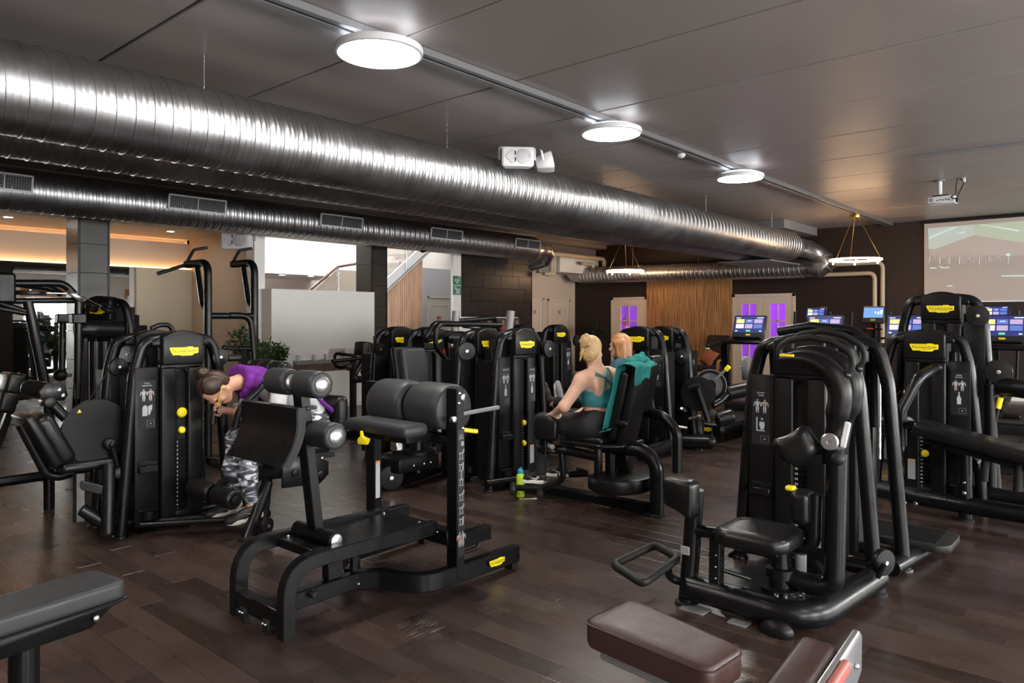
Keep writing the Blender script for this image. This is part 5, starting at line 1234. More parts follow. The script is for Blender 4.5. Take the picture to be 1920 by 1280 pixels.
roller('thigh_roll', (6.45, 4.56, .70), (6.82, 4.56, .70), .07, t, BL, crease=False); tp('thigh_arm', [(6.86, 4.5, .70), (6.9, 4.2, .60), (6.85, 4.1, .5)], .028, t, fil=.1)
g = G(); ball(g, (6.42, 4.58, .70), .035); part('yellow_knob', g, MT['yellow'], t); tp('side_grip', [(6.38, 4.05, .5), (6.38, 4.1, .70), (6.38, 4.22, .72)], .02, t, MT['rubber'], fil=.05); tp('side_grip', [(6.86, 3.95, .5), (6.88, 4.0, .72), (6.88, 4.15, .74)], .02, t, MT['rubber'], fil=.05)
tp('range_lever', [(6.84, 3.70, .42), (6.95, 3.62, .40)], .014, t, MT['steel'], seg=8); tp('range_lever', [(6.80, 3.60, .62), (6.92, 3.62, .58)], .014, t, MT['steel'], seg=8)
# leg curl machine with discs and rolls right of it
t = gym('leg_curl_machine', 'leg curl machine with round discs and rolls in front of the armchair', (7.9, 4.4, 0)); 
tower(t, 7.92, 4.46, R90, 1, pins=((.5, .03),), caution=False)
ud = 8.05
pulley('guide_pulley', pu(1275, 632, ud) + V3((0, 0, .0)), (-1, -.3, 0), .075, t)
pulley('link_pulley', pu(1278, 668, ud - .1), (-1, -.5, 0), .085, t, .09); cp('link_joint', pu(1296, 672, ud), pu(1296, 688, ud), .05, t, BP, .01)
tp('link_arm', [pu(1286, 680, ud), pu(1306, 730, ud - .05)], 0, t, rect=(.045, .03)); 
dcc = pu(1309, 738, ud - .05); g = G(); lathe(g, [(.05, -.015), (.20, -.015), (.205, 0), (.20, .015), (.05, .022)], dcc, (-1, -.45, 0), 48); part('cam_disc', g, BP, t)
tp('crank', [pu(1293, 728, ud - .15), pu(1312, 722, ud - .12)], .05, t, fil=.05); tp('crank_arm', [pu(1308, 728, ud - .15), pu(1328, 790, ud - .15)], .035, t); cp('crank_joint', pu(1331, 775, ud), pu(1334, 777, ud - .1), .07, t, BP, .01)
d2 = pu(1332, 722, ud + .15); g = G(); lathe(g, [(.05, -.02), (.19, -.02), (.195, 0), (.19, .02), (.15, .022), (.14, .01), (.05, .02)], d2, (-1, -.35, 0), 48); part('range_disc', g, BP, t); g = G(); lathe(g, [(.193, .018), (.186, .022), (.180, .018)], d2, (-1, -.35, 0), 48); part('disc_rim', g, MT['grey_paint'], t)
tp('range_lever', [pu(1341, 711, ud + .05), pu(1364, 690, ud + .05)], .016, t, MT['grey_paint']); tp('lever_grip', [pu(1361, 693, ud + .05), pu(1367, 687, ud + .05)], .028, t, MT['yellow'])
roller('shin_roll', pu(1362, 738, ud + .25), pu(1412, 727, ud + .45), .085, t, BL, crease=False); roller('thigh_roll', pu(1343, 788, ud - .05), pu(1374, 778, ud + .1), .085, t, BL, crease=False)
tp('roll_arm', [pu(1336, 760, ud), pu(1350, 752, ud + .1), pu(1362, 740, ud + .2)], .04, t, fil=.06); tp('pedestal', [V3((ud, pu(1308, 800, ud).y, 0)), pu(1308, 785, ud)], .075, t, seg=16)
tp('base_tube', [pu(1272, 826, ud - .2), pu(1330, 828, ud - .1)], .085, t, seg=18); g = G(); ball(g, pu(1330, 828, ud - .1), (.085, .085, .085)); part('tube_end', g, BP, t); tp('cable', [pu(1334, 790, ud - .1), pu(1335, 828, ud - .1)], .005, t, MT['rubber'], seg=6)
tp('pin_lever', [pu(1292, 785, ud - .2), pu(1312, 779, ud - .25)], .014, t, MT['grey_paint'])

# ================================================================== ROTARY TORSO MACHINE (foreground right)
t = gym('rotary_torso_machine', 'rotary torso machine with hooded arms in the right foreground', (4.1, 1.55, 0)); OA = t
tower(t, 4.45, 1.575, R90, -1, lines=['ROTARY', 'TORSO'], icon='seat', pins=((.47, .028),), logo_on=True)
uo = 3.60
tp('base_tube', [(uo + .0, 1.88, .095), (uo - .02, 1.22, .095), (4.42, 1.14, .095)], .068, t, fil=.20, seg=20)
tp('tower_foot', [(4.42, 1.14, 0), (4.42, 1.14, .17)], .05, t); g = G(); lathe(g, [(.06, 0), (.06, .015), (.05, .022)], (4.42, 1.14, 0), (0, 0, 1), 20); part('foot_collar', g, MT['rubber'], t)
ptop = pu(1302, 935, uo + .0)
tp('knee_post', [(uo, 1.875, 0), (uo + .02, 1.86, .25), (uo + .02, 1.835, .62)], .047, t, seg=16, fil=.1); g = G(); lathe(g, [(.062, 0), (.062, .014), (.05, .022)], (uo, 1.875, 0), (0, 0, 1), 20); part('foot_collar', g, MT['rubber'], t)
g = G(); prism(g, [(-.11, .08), (-.105, .03), (-.10, -.055), (-.03, -.075), (.05, -.115), (.065, -.10), (.07, .065), (.055, .085), (-.09, .09)], (uo - .03, 1.845, .605), (0, -1, 0), (0, 0, 1), .11, .022, 3)
part('knee_pad', g, BL, t); bp('post_label', (uo - .042, 1.862, .30), (.01, .05, .045), .002, t, MT['print_grey'])
tp('seat_link', [(uo + .02, 1.86, .40), (uo, 1.68, .415), (uo, 1.5, .415)], .033, t, fil=.05)
# seat: rounded squarish pad, slightly dished
g = G(); rings = []; out = rrect(.355, .375, .09, 6)
for k_, z in ((.86, .405), (.97, .415), (1.0, .435), (1.0, .455), (.97, .475), (.88, .487), (.6, .488), (.2, .484)):
    rings.append([V3((uo + .0 + x * k_, 1.475 + y * k_, z)) for x, y in out])
sweep(g, None, rings, True); part('seat', g, BL, t, 50); bp('seat_plate', (uo, 1.475, .40), (.25, .28, .02), .004, t)
tp('seat_column', [(uo, 1.705, .12), (uo, 1.70, .40)], 0, t, rect=(.065, .06), up=(0, 1, 0)); bolts(t, [(uo - .034, 1.69, .19), (uo - .034, 1.69, .25), (uo - .034, 1.69, .31)], (-1, 0, 0), .006)
# turntable
pc = V3((3.72, 1.41, 0))
g = G(); lathe(g, [(.05, .115), (.182, .115), (.188, .122), (.188, .138), (.182, .146), (.13, .150), (.05, .150)], pc, (0, 0, 1), 56); part('turntable', g, BP, t); g = G(); lathe(g, [(.10, .15), (.10, .175), (.06, .18), (.06, .22), (.075, .225), (.075, .27), (.05, .275), (.04, .40)], pc, (0, 0, 1), 32); part('spindle', g, BM, t)
g = G(); lathe(g, [(.045, .14), (.25, .14), (.25, .152), (.045, .155)], pc + V3((.22, .16, -.05)), (0, 0, 1), 48); part('lower_disc', g, BP, t)
bolts(t, [pc + V3((.105 * math.cos(a), .105 * math.sin(a), .16)) for a in (3.3, 3.7, 4.1, 4.5, 4.9, 5.3)], (0, 0, 1), .012)
cp('pivot_post', pc + V3((.03, -.09, .26)), pc + V3((.03, -.09, .35)), .028, t, MT['grey_paint'], .005); cp('pivot_post', pc + V3((.12, -.04, .20)), pc + V3((.12, -.04, .30)), .026, t, BM, .005)
tp('release_lever', [pc + V3((-.02, .05, .33)), pc + V3((-.06, .20, .33)), pc + V3((-.03, .26, .28))], .012, t, fil=.05, seg=8); tp('lever_grip', [pc + V3((-.09, .01, .365)), pc + V3((-.09, .10, .372))], .017, t, MT['yellow'], seg=12)
tp('pull_rod', [(uo - .02, 1.66, .235), pc + V3((-.05, .14, .19))], .011, t, seg=8)
# swinging column with chest pad
tp('arm_column', [pc + V3((0, -.01, .235)), pc + V3((.01, -.14, .215)), pc + V3((.02, -.255, .225)), pc + V3((.04, -.262, .88))], .050, t, fil=[.12, .15], seg=20)
tp('side_arm', [pc + V3((.02, -.0, .40)), pc + V3((.03, -.12, .385)), pc + V3((.03, -.155, .43)), pc + V3((.03, -.16, .665))], .036, t, fil=[.08, .1], seg=16)
g = G(); pad(g, pc + V3((.01, -.105, .595)), (.13, .10, .17), .035, None, 5); part('side_pad', g, BL, t); g = G(); pad(g, pc + V3((.0, -.05, .682)), (.05, .045, .025), .01, None, 3); part('yellow_tab', g, MT['yellow'], t)
g = G(); tube(g, [pc + V3((.05, -.17, .44)), pc + V3((.05, -.06, .395))], .014, 0, 10); part('yellow_rod', g, MT['yellow'], t)
hc = pc + V3((.04, -.245, .905))
g = G(); ball(g, hc, (.055, .055, .06)); cyl(g, hc + V3((0, .0, -.08)), hc + V3((0, 0, .06)), .052, seg=20); part('head_block', g, BM, t)
qd = hc + V3((-.05, .0, .035)); g = G(); lathe(g, [(.042, 0), (.042, .014), (.036, .02), (.012, .021), (.01, .016), (.002, .016)], qd, (-1, -.1, 0), 28); part('locking_disc', g, MT['satin_silver'], t)
g = G(); ball(g, hc + V3((-.05, -.035, -.045)), (.034, .034, .034)); part('knob', g, MT['rubber'], t)
# chest pad: a saddle leaning left
Rc = Matrix.Rotation(math.radians(-32), 3, 'X') @ Matrix.Rotation(.25, 3, 'Z')
g = G(); rings = []; n = 9
for k in range(n):
    s = (k / (n - 1) - .5); sc = 1.12 + .10 * (2 * s) ** 2; e = .55 if k in (0, n - 1) else (.92 if k in (1, n - 2) else 1)
    out = rrect(.175 * e, .135 * sc * e, .045 * e, 4)
    rings.append([hc + V3((-.03, .175, .0)) + Rc @ V3((x, s * .20, y - .02 * (1 - (2 * s) ** 2))) for x, y in out])
sweep(g, None, rings, True); part('chest_pad', g, BL, t, 60); tp('pad_neck', [hc, hc + V3((-.01, .10, -.02))], .03, t)
# twin hooded arms and their handle loops
for k, (ua_, dx, dy) in enumerate(((3.80, 0, 0), (4.08, 22, -12))):
    f = lambda x, y: pu(x + dx, y + dy, ua_)
    pts = [f(1556, 845), f(1563, 800), f(1577, 755), f(1575, 715), f(1545, 683), f(1505, 671), f(1470, 674), f(1464, 676)]
    P8 = []
    for i in range(len(pts) - 1):
        for q in range(4): P8.append(pts[i].lerp(pts[i + 1], q / 4))
    P8.append(pts[-1]); P9 = P8[:]
    for _ in range(6): P9 = [P9[0]] + [(P9[i - 1] + P9[i] * 2 + P9[i + 1]) / 4 for i in range(1, len(P9) - 1)] + [P9[-1]]
    rad = []
    for i in range(len(P9)):
        s = i / (len(P9) - 1)
        rad.append(.037 if s < .16 else (.037 + .020 * min(1, (s - .16) / .05) if s < .5 else .057 - .034 * (s - .5) / .5))
    g = G(); tube(g, P9, rad, 0, 20); part('arm_hood', g, BP, t, 60)
    hp = [f(1586, 703), f(1601, 684), f(1594, 660), f(1560, 640), f(1520, 632), f(1480, 638), f(1460, 652), f(1462, 674)]
    g = G(); tube(g, hp, .016, .06, 14, n=5); part('handle_loop', g, MT['rubber'], t); g = G(); c = f(1586, 703); ball(g, c, .024); part('loop_collar', g, BM, t)
bp('cream_lever', pu(1585, 815, 3.72), (.012, .03, .13), .006, t, MT['white_plastic'], Matrix.Rotation(.2, 3, 'X')); bp('yellow_stripe', pu(1475, 666, 3.62), (.012, .07, .012), .002, t, MT['yellow'])
# foot loop at the left
g = G(); cz = .21; q = [pz(1149, 1058, cz), pz(1205, 1094, cz - .01), pz(1272, 1046, cz + .02), pz(1228, 1021, cz + .02)]
loop = []
for i in range(4):
    a, b, c = q[i - 1], q[i], q[(i + 1) % 4]; d1 = (a - b).normalized() * .05; d2_ = (c - b).normalized() * .05
    for s in range(6): w = s / 5; loop.append((b + d1) * (1 - w) ** 2 + b * 2 * w * (1 - w) + (b + d2_) * w * w)
tube(g, loop, .023, closed=True, seg=14); part('foot_loop', g, MT['rubber'], t)
tp('loop_arm', [pz(1252, 1065, cz - .01), pz(1256, 1085, .12), (uo + .01, 1.86, .11)], .022, t, fil=.08)
pulley('transport_wheel', (4.28, 1.07, .23), (-.5, -1, 0), .072, t, .035); tp('wheel_post', [(4.22, 1.08, .16), (4.22, 1.05, .24)], .013, t, seg=8)
bp('floor_pad', (3.55, 1.80, .006), (.10, .14, .010), .002, t, MT['grey_paint']); bp('floor_pad', (3.535, 1.55, .006), (.07, .10, .010), .002, t, MT['grey_paint']); g = G(); ball(g, (3.535, 1.36, .02), (.05, .085, .06)); part('floor_foot', g, BP, t)
tp('tie_tube', [(4.05, 1.26, .10), (4.38, 1.45, .10)], .035, t)
# tower behind it, with grab rail and foot platform
t = gym('pec_machine', 'weight tower and ribbed foot platform directly behind the rotary torso machine', (4.9, 1.5, 0))
tower(t, 4.86, 1.52, R90, -1, pins=((.5, .03),), caution=False)
tp('grab_rail', [pu(1640, 800, 5.0), pu(1640, 650, 5.0), pu(1600, 620, 5.0), pu(1520, 612, 5.0), pu(1460, 622, 5.0)], .032, t, fil=.12, seg=14)
g = G(); prism(g, rrect(.44, .62, .10, 5), (5.35, 1.22, .085), (1, 0, 0), (0, 1, 0), .05, .012); fp_ = part('foot_platform', g, MT['rubber'], t)
g = G()
for k in range(9): box(g, (5.19 + k * .04, 1.22, .139), (.012, .46, .006))
o2 = part('platform_rib', g, MT['rubber'], fp_); o2['kind'] = 'stuff'
tp('platform_beam', [(4.75, 1.14, .06), (5.45, 1.05, .06)], .05, t); tp('slide_rod', [pu(1648, 860, 5.1), pu(1648, 700, 5.1)], .014, t, MT['steel']); g = G(); ball(g, pu(1650, 690, 5.05), (.06, .06, .05)); part('rod_cap', g, BP, t)
pulley('rear_pad', pu(1398, 690, 5.3), (-.4, 1, 0), .09, t, .05, MT['grey_paint'])

# ================================================================== PRONE LEG CURL (right edge)
t = gym('prone_leg_curl_machine', 'prone leg curl machine with long slanted bench at the right edge', (6.85, 1.3, 0))
tower(t, 6.88, 1.40, R90, 1, lines=['PRONE', 'LEG CURL'], icon='bottle', red='legs', pins=((.41, .03),), stack=.66)
a, b = V3((6.40, 1.36, .70)), V3((6.40, .10, .44)); d = (b - a); Rb = basis(d)
g = G(); pad(g, (a + b) / 2, (d.length, .34, .10), .035, Rb, 5); part('bench_pad', g, BL, t); bp('bench_beam', (a + b) / 2 - V3((0, 0, .08)), (d.length * .9, .10, .06), .006, t, None, Rb)
tp('leg', [(6.48, 1.04, 0), (6.44, 1.04, .60)], .048, t, seg=16); g = G(); lathe(g, [(.06, 0), (.06, .014), (.05, .02)], (6.48, 1.04, 0), (0, 0, 1), 20); part('foot_collar', g, MT['rubber'], t); bolts(t, [(6.42, 1.04, .30), (6.42, 1.04, .22)], (-1, 0, 0), .014)
tp('base_tube', [(6.60, 1.75, .12), (6.46, 1.04, .12), (6.40, .2, .12)], .065, t, fil=.1, seg=18); bolts(t, [pu(1696, 942, 6.45), pu(1717, 944, 6.44)], (-1, .1, 0), .016)
tp('lever', [pu(1690, 835, 6.42), pu(1690, 770, 6.42), pu(1722, 708, 6.5), pu(1752, 690, 6.78)], .042, t, fil=[.1, .12], seg=18); tp('lever_end', [pu(1735, 700, 6.6), pu(1756, 690, 6.80)], .030, t); g = G(); ball(g, pu(1757, 689, 6.82), .042); part('lever_knob', g, BP, t)
roller('ankle_roll', pu(1655, 800, 6.6), pu(1705, 795, 6.45), .075, t, BL, crease=False); tp('brace', [pu(1660, 765, 6.6), pu(1690, 735, 6.5)], .014, t)
cp('beam_stub', (6.55, 1.02, .42), (6.85, .98, .45), .055, t); tp('hand_grip', [pu(1845, 902, 6.4), pu(1848, 855, 6.4)], .026, t, MT['rubber']); tp('hand_grip', [pu(1907, 920, 6.35), pu(1910, 870, 6.35)], .026, t, MT['rubber'])
t = gym('lat_machine', 'tall weight tower with two side pulleys behind the prone leg curl machine', (7.35, 1.3, 0))
tower(t, 7.30, 1.36, R90, 1, h=1.775, pins=((.5, .03),), caution=False)
pulley('guide_pulley', pu(1833, 592, 7.2), (-1, -.2, 0), .088, t); pulley('guide_pulley', pu(1872, 697, 7.1), (-1, -.2, 0), .10, t)
tp('side_arm', [pu(1868, 722, 7.15), pu(1960, 735, 7.0)], .075, t, BL, seg=18); tp('lever_grip', [pu(1871, 765, 7.1), pu(1876, 745, 7.1)], .022, t, MT['yellow']); tp('lever', [pu(1871, 766, 7.1), pu(1866, 790, 7.1)], .014, t)
tp('rear_leg', [pu(1858, 935, 7.1), pu(1856, 720, 7.1)], .045, t); tp('slide_rod', [pu(1662, 860, 7.2), pu(1662, 660, 7.2)], .02, t, MT['grey_paint'])
tp('base_tube', [(7.1, 1.7, .1), (7.0, .3, .1)], .07, t)
# ================================================================== FOREGROUND BENCHES
# brown leather bench at the bottom right
t = thing('arm_curl_bench', 'brown leather bench pad on a grey frame at the bottom centre right', 'exercise bench', (2.2, 1.25, 0))
zb = .56
A, B_, C, D_ = pz(1100, 1162, zb), pz(1172, 1118, zb), pz(1378, 1205, zb), pz(1352, 1250, zb - .02)
ctr = (A + B_ + C + D_) / 4; ax = ((C + D_) - (A + B_)).normalized(); Lb = ((C + D_) / 2 - (A + B_) / 2).length; yb = V3((-ax.y, ax.x, 0)); wl, wr = (B_ - A).length * .98, (C - D_).length * 1.05
g = G(); rings = []; n = 24
wid = .155
for k_, z in ((.80, -.088), (.94, -.086), (.985, -.076), (1.0, -.05), (1.0, -.028), (.985, -.012), (.93, -.002), (.80, .002), (.4, .004)):
    ring = []
    out = rrect(Lb, wid * 2, .045, 6)
    for x, y in out:
        xx = x - math.copysign((1 - k_) * .10, x); yy = y * (1 - (1 - k_) * .55)
        taper = 1 - .20 * max(0, (x / Lb + .5)) 
        ring.append(ctr + ax * xx + yb * yy * .84 * taper + V3((0, 0, z - .018 * max(0, x / Lb + .1) * 1.2)))
    rings.append(ring)
sweep(g, None, rings, True); pdm = part('seat_pad', g, MT['brown_leather'], t, 60)
g = G(); loop = [V3(p) + V3((0, 0, .0)) for p in rings[5]]; tube(g, [p + (p - ctr).normalized() * .002 for p in loop], .0035, closed=True, seg=6); part('piping_seam', g, MT['brown_leather'], pdm)
Rb = basis(ax)
bp('pad_plate', ctr + V3((0, 0, -.112)) , (Lb * .84, .17, .045), .006, t, MT['grey_paint'], Rb)
tp('post', [V3((ctr.x, ctr.y, 0)) + ax * .10, ctr + ax * .10 + V3((0, 0, -.14))], 0, t, MT['grey_paint'], rect=(.07, .09), up=tuple(ax)); bp('foot_beam', (ctr.x + ax.x * .1, ctr.y + ax.y * .1, .03), (.36, .08, .06), .005, t, MT['grey_paint'], Rb)
# second brown pad with silver side plate
t = thing('padded_arm_rest', 'brown leather pad with silver side plate and red tab at the bottom right edge', 'exercise bench', (2.3, .75, 0))
zq = .47
p0, p1 = pz(1538, 1222, zq), pz(1480, 1304, zq - .05); ax2 = (p1 - p0).normalized(); Rq = basis(ax2)
c = (p0 + p1) / 2
g = G(); pad(g, c + ax2 * .05, ((p1 - p0).length + .12, .13, .10), .035, Rq, 5); part('upper_pad', g, MT['brown_leather'], t)
g = G(); pad(g, c + ax2 * .24 + Rq.col[1] * .02 + V3((0, 0, -.03)), (.20, .17, .10), .035, Rq, 5); part('lower_pad', g, MT['brown_leather'], t)
sd = -Rq.col[1] if (-Rq.col[1]).dot(V3((_SA, -_CA, 0))) > 0 else Rq.col[1]
g = G(); prism(g, [(-.21, .052), (-.24, .02), (-.235, -.09), (-.15, -.13), (.30, -.13), (.30, .052)], c + sd * .072, ax2, (0, 0, 1), .02 if ax2.cross(V3((0, 0, 1))).dot(sd) > 0 else -.02, .004); part('side_plate', g, MT['satin_silver'], t)
g = G(); pad(g, c + sd * .105 + ax2 * .02 + V3((0, 0, .03)), (.15, .025, .045), .01, Rq, 3); part('red_tab', g, mat('red_plastic', (.33, .10, .085), .45), t)
bolts(t, [c + sd * .096 + ax2 * -.17 + V3((0, 0, -.04)), c + sd * .096 + ax2 * .10 + V3((0, 0, -.085))], sd, .009)
tp('post', [V3((c.x, c.y, 0)) + ax2 * .3, c + ax2 * .3 + V3((0, 0, -.1))], 0, t, MT['grey_paint'], rect=(.07, .09)); bp('foot_beam', (c.x + ax2.x * .3, c.y + ax2.y * .3, .03), (.26, .08, .06), .005, t, MT['grey_paint'], Rq)
# grey pad at the left edge
t = thing('flat_bench', 'dark grey flat bench reaching in at the bottom left corner', 'exercise bench', (.9, 2.7, 0))
zl = .60
q0, q1, q2 = pz(196, 1063, zl), pz(220, 1090, zl), pz(0, 1140, zl)
axl = (pz(222, 1090, zl) - pz(0, 1158, zl)).normalized(); Rl = basis(axl); yl = V3((-axl.y, axl.x, 0)); tip = (q0 + q1) / 2
wl = .23
g = G(); rings = []
out = rrect(1.2, wl, .035, 5)
for k_, z in ((.94, -.058), (.99, -.056), (1.0, -.045), (1.0, -.016), (.99, -.005), (.94, 0), (.7, .001)):
    rings.append([tip - axl * .6 + axl * (x - math.copysign((1 - k_) * .10, x)) + yl * (y * (1 - (1 - k_) * .6)) + V3((0, 0, z)) for x, y in out])
sweep(g, None, rings, True); part('pad', g, GL, t, 60)
g = G(); prism(g, [(-1.2, -.062), (.01, -.062), (.012, -.072), (-.05, -.085), (-.12, -.135), (-1.2, -.135)], tip - yl * (wl * .5 - .02), axl, (0, 0, 1), -.012, .003); part('side_flange', g, BM, t)
g = G(); prism(g, [(-1.2, -.062), (.01, -.062), (.012, -.072), (-.05, -.085), (-.12, -.135), (-1.2, -.135)], tip + yl * (wl * .5 - .02), axl, (0, 0, 1), .012, .003); part('side_flange', g, BM, t)
bp('under_plate', tip - axl * .6 + V3((0, 0, -.064)), (1.18, wl * .96, .010), .003, t, BM, Rl)
pc_ = pz(62, 1270, 0.0); pc_ = tip - axl * .29; cp('post', (pc_.x, pc_.y, 0), (pc_.x, pc_.y, zl - .07), .045, t, BM, seg=28); bolts(t, [tip - axl * .11 - yl * (wl * .5 - .006) + V3((0, 0, -.10))], -yl, .011)
bp('foot_beam', (pc_.x, pc_.y, .03), (.1, .5, .06), .006, t, BM, Rl)

# ================================================================== TREADMILLS AND CROSS TRAINERS
def screen_mat(name, col, s): return M_(name, (.02, .02, .02), .25, emit=col, estr=s)
screen_mat('scr_navy', (.02, .025, .16), .9); screen_mat('scr_yellow', (.95, .80, .18), 1.0); screen_mat('scr_blue', (.10, .18, .55), .9); screen_mat('scr_white', (.75, .82, .95), 1.0)
screen_mat('scr_lilac', (.50, .38, .62), .9); screen_mat('scr_pink', (.75, .25, .45), .8); screen_mat('scr_green', (.10, .75, .30), 1.0); screen_mat('scr_sky', (.16, .32, .60), 1.0)
def console_screen(parent, o, X, Y, w, h, splash=False):
    o, X, Y = V3(o), V3(X).normalized(), V3(Y).normalized(); N = X.cross(Y)
    g = G(); prism(g, rrect(w, h, .006, 2), o, X, Y, .002); s = part('display', g, MT['scr_sky' if splash else 'scr_navy'], parent)
    p = o + N * .004
    if splash:
        g = G(); quad(g, p, X, Y, .02, .04, -.02, .02); quad(g, p, X, Y, .06, .09, -.03, .015); quad(g, p, X, Y, .10, .14, -.03, .04); part('splash_mark', g, MT['scr_white'], s)['kind'] = 'stuff'; return s
    tiles = [(-.44, -.17, .08, .32, 'scr_yellow'), (-.13, .12, .08, .32, 'scr_blue'), (.16, .44, .08, .32, 'scr_lilac' if w > .4 else 'scr_blue'), (-.44, -.17, -.24, .02, 'scr_white'), (-.13, .12, -.24, .02, 'scr_lilac'), (.16, .44, -.24, .02, 'scr_blue')]
    for a, b, c, d, m in tiles:
        g = G(); quad(g, p, X, Y, a * w, b * w, c * h, d * h); part('app_tile', g, MT[m], s)
    g = G(); quad(g, p, X, Y, -.08 * w, .06 * w, -.44 * h, -.34 * h); part('start_button', g, MT['scr_green'], s)
    g = G(); quad(g, p, X, Y, .25 * w, .46 * w, .38 * h, .43 * h); quad(g, p, X, Y, -.46 * w, -.30 * w, .38 * h, .42 * h); quad(g, p, X, Y, -.45 * w, -.37 * w, -.43 * h, -.37 * h); quad(g, p, X, Y, .36 * w, .44 * w, -.43 * h, -.37 * h)
    quad(g, p + N * .001, X, Y, -.34 * w, -.27 * w, .10 * h, .2 * h); quad(g, p + N * .001, X, Y, -.06 * w, .06 * w, .20 * h, .24 * h)
    part('status_text', g, MT['scr_white'], s)['kind'] = 'stuff'
    return s
def treadmill(u, v, label):
    t = thing('treadmill', label, 'treadmill', (u - .8, v, 0), 'treadmills in a row')
    # deck along -x (user stands at smaller u, facing +u)
    for q in (-1.5, .2): bp('foot', (u + q, v, .04), (.06, .6, .08), .008, t, MT['rubber'])
    bp('deck', (u - .75, v, .14), (1.75, .72, .12), .02, t, BP); bp('running_belt', (u - .85, v, .205), (1.45, .52, .012), .003, t, MT['rubber'])
    for s in (-1, 1): bp('side_step', (u - .85, v + s * .31, .212), (1.45, .10, .02), .005, t, BP)
    pp('motor_hood', (u + .12, v, .22), (.40, .74, .22), .05, t, BP); bp('rear_roller_cover', (u - 1.62, v, .15), (.08, .70, .14), .02, t, BP)
    for s in (-1, 1):
        tp('upright', [(u + .10, v + s * .36, .15), (u + .02, v + s * .36, .75), (u - .04, v + s * .36, 1.18)], 0, t, rect=(.06, .11), up=(0, 1, 0))
        tp('hand_rail', [(u + .0, v + s * .36, 1.20), (u - .55, v + s * .37, 1.15)], 0, t, rect=(.07, .055)); g = G(); ball(g, (u - .56, v + s * .37, 1.15), (.02, .033, .025)); part('rail_end', g, BP, t); g = G(); box(g, (u - .57, v + s * .37, 1.118), (.03, .05, .008), .002); part('rail_light', g, MT['scr_green'], t)
    bp('dash', (u - .04, v, 1.20), (.24, .74, .055), .02, t, BP)
    ti = math.radians(18); X = V3((0, -1, 0)); Y = V3((math.sin(ti), 0, math.cos(ti))); N = X.cross(Y); c = V3((u + .0, v, 1.40))
    Rm = Matrix((X, -N, Y)).transposed()
    bx = bp('console', c, (.48, .045, .38), .012, t, MT['print_black'], Rm)
    console_screen(bx, c + Y * .05 + N * .0225, X, Y, .44, .245); logo(bx, c - Y * .105 + N * .0225, X, Y, .072, .024)
    bp('tray', c - Y * .16 + N * .05, (.40, .10, .02), .006, t, BP, Rm)
    logo(t, (u - .32, v - .363, .13), (1, 0, 0), (0, 0, 1), .12, .05); logo(t, (u - 1.663, v - .15, .15), (0, -1, 0), (0, 0, 1), .13, .05)
    return t
for k, (x, lab) in enumerate(((1405, 'treadmill with lit screen in front of the timber panel'), (1546, 'treadmill whose screen shows above the rotary torso machine'), (1700, 'treadmill with screen left of the tall weight tower'), (1880, 'treadmill with bright screen at the right edge of the picture'))):
    u = 10.2; treadmill(u, pu(x, 600, u).y, lab)
def cross_trainer(u, v, label, splash=False):
    t = thing('cross_trainer', label, 'cross trainer', (u - .5, v, 0), 'cross trainers by the back wall')
    bp('base_beam', (u - .6, v, .06), (1.5, .16, .10), .02, t, BP); bp('rear_foot', (u - 1.3, v, .04), (.10, .6, .07), .02, t, BP); bp('front_foot', (u + .1, v, .04), (.10, .6, .07), .02, t, BP)
    g = G(); pad(g, (u - .05, v, .42), (.62, .22, .60), .10, None, 4); part('flywheel_housing', g, BP, t)
    tp('mast', [(u + .05, v, .5), (u - .02, v, 1.50)], 0, t, rect=(.10, .08), up=(0, 1, 0))
    for s in (-1, 1):
        tp('moving_arm', [(u - .10, v + s * .26, .45), (u - .10, v + s * .28, 1.10), (u - .30, v + s * .30, 1.28), (u - .24, v + s * .30, 1.62)], .022, t, fil=.08, seg=10); tp('arm_grip', [(u - .28, v + s * .30, 1.36), (u - .24, v + s * .30, 1.66)], .026, t, MT['rubber'], seg=10)
        tp('pedal_arm', [(u - .10, v + s * .22, .45), (u - .55, v + s * .18, .30), (u - 1.2, v + s * .15, .26)], 0, t, rect=(.05, .06)); bp('pedal', (u - .75, v + s * .17, .34), (.38, .15, .05), .015, t, MT['rubber'])
    tp('fixed_bar', [(u - .12, v - .30, 1.22), (u - .18, v, 1.20), (u - .12, v + .30, 1.22)], .02, t, MT['rubber'], fil=.1, seg=10)
    ti = math.radians(18); X = V3((0, -1, 0)); Y = V3((math.sin(ti), 0, math.cos(ti))); N = X.cross(Y); c = V3((u - .06, v, 1.60)); Rm = Matrix((X, -N, Y)).transposed()
    bx = bp('console', c, (.36, .045, .30), .012, t, MT['print_black'], Rm); console_screen(bx, c + Y * .035 + N * .0225, X, Y, .31, .18, splash); logo(bx, c - Y * .095 + N * .0225, X, Y, .085, .026)
    bp('bottle_tray', (u - .10, v, 1.36), (.12, .28, .04), .015, t, BP); bp('red_tag', (u - .165, v + .03, 1.37), (.01, .10, .02), .003, t, MT['print_red'])
for x, lab, sp in ((1532, 'cross trainer with app screen before the dark wall right of the double door', False), (1640, 'cross trainer with plain blue screen left of the cream pipes', True), (1869, 'cross trainer behind the rightmost treadmill', False)):
    u = 13.4; cross_trainer(u, pu(x, 580, u).y, lab, sp)

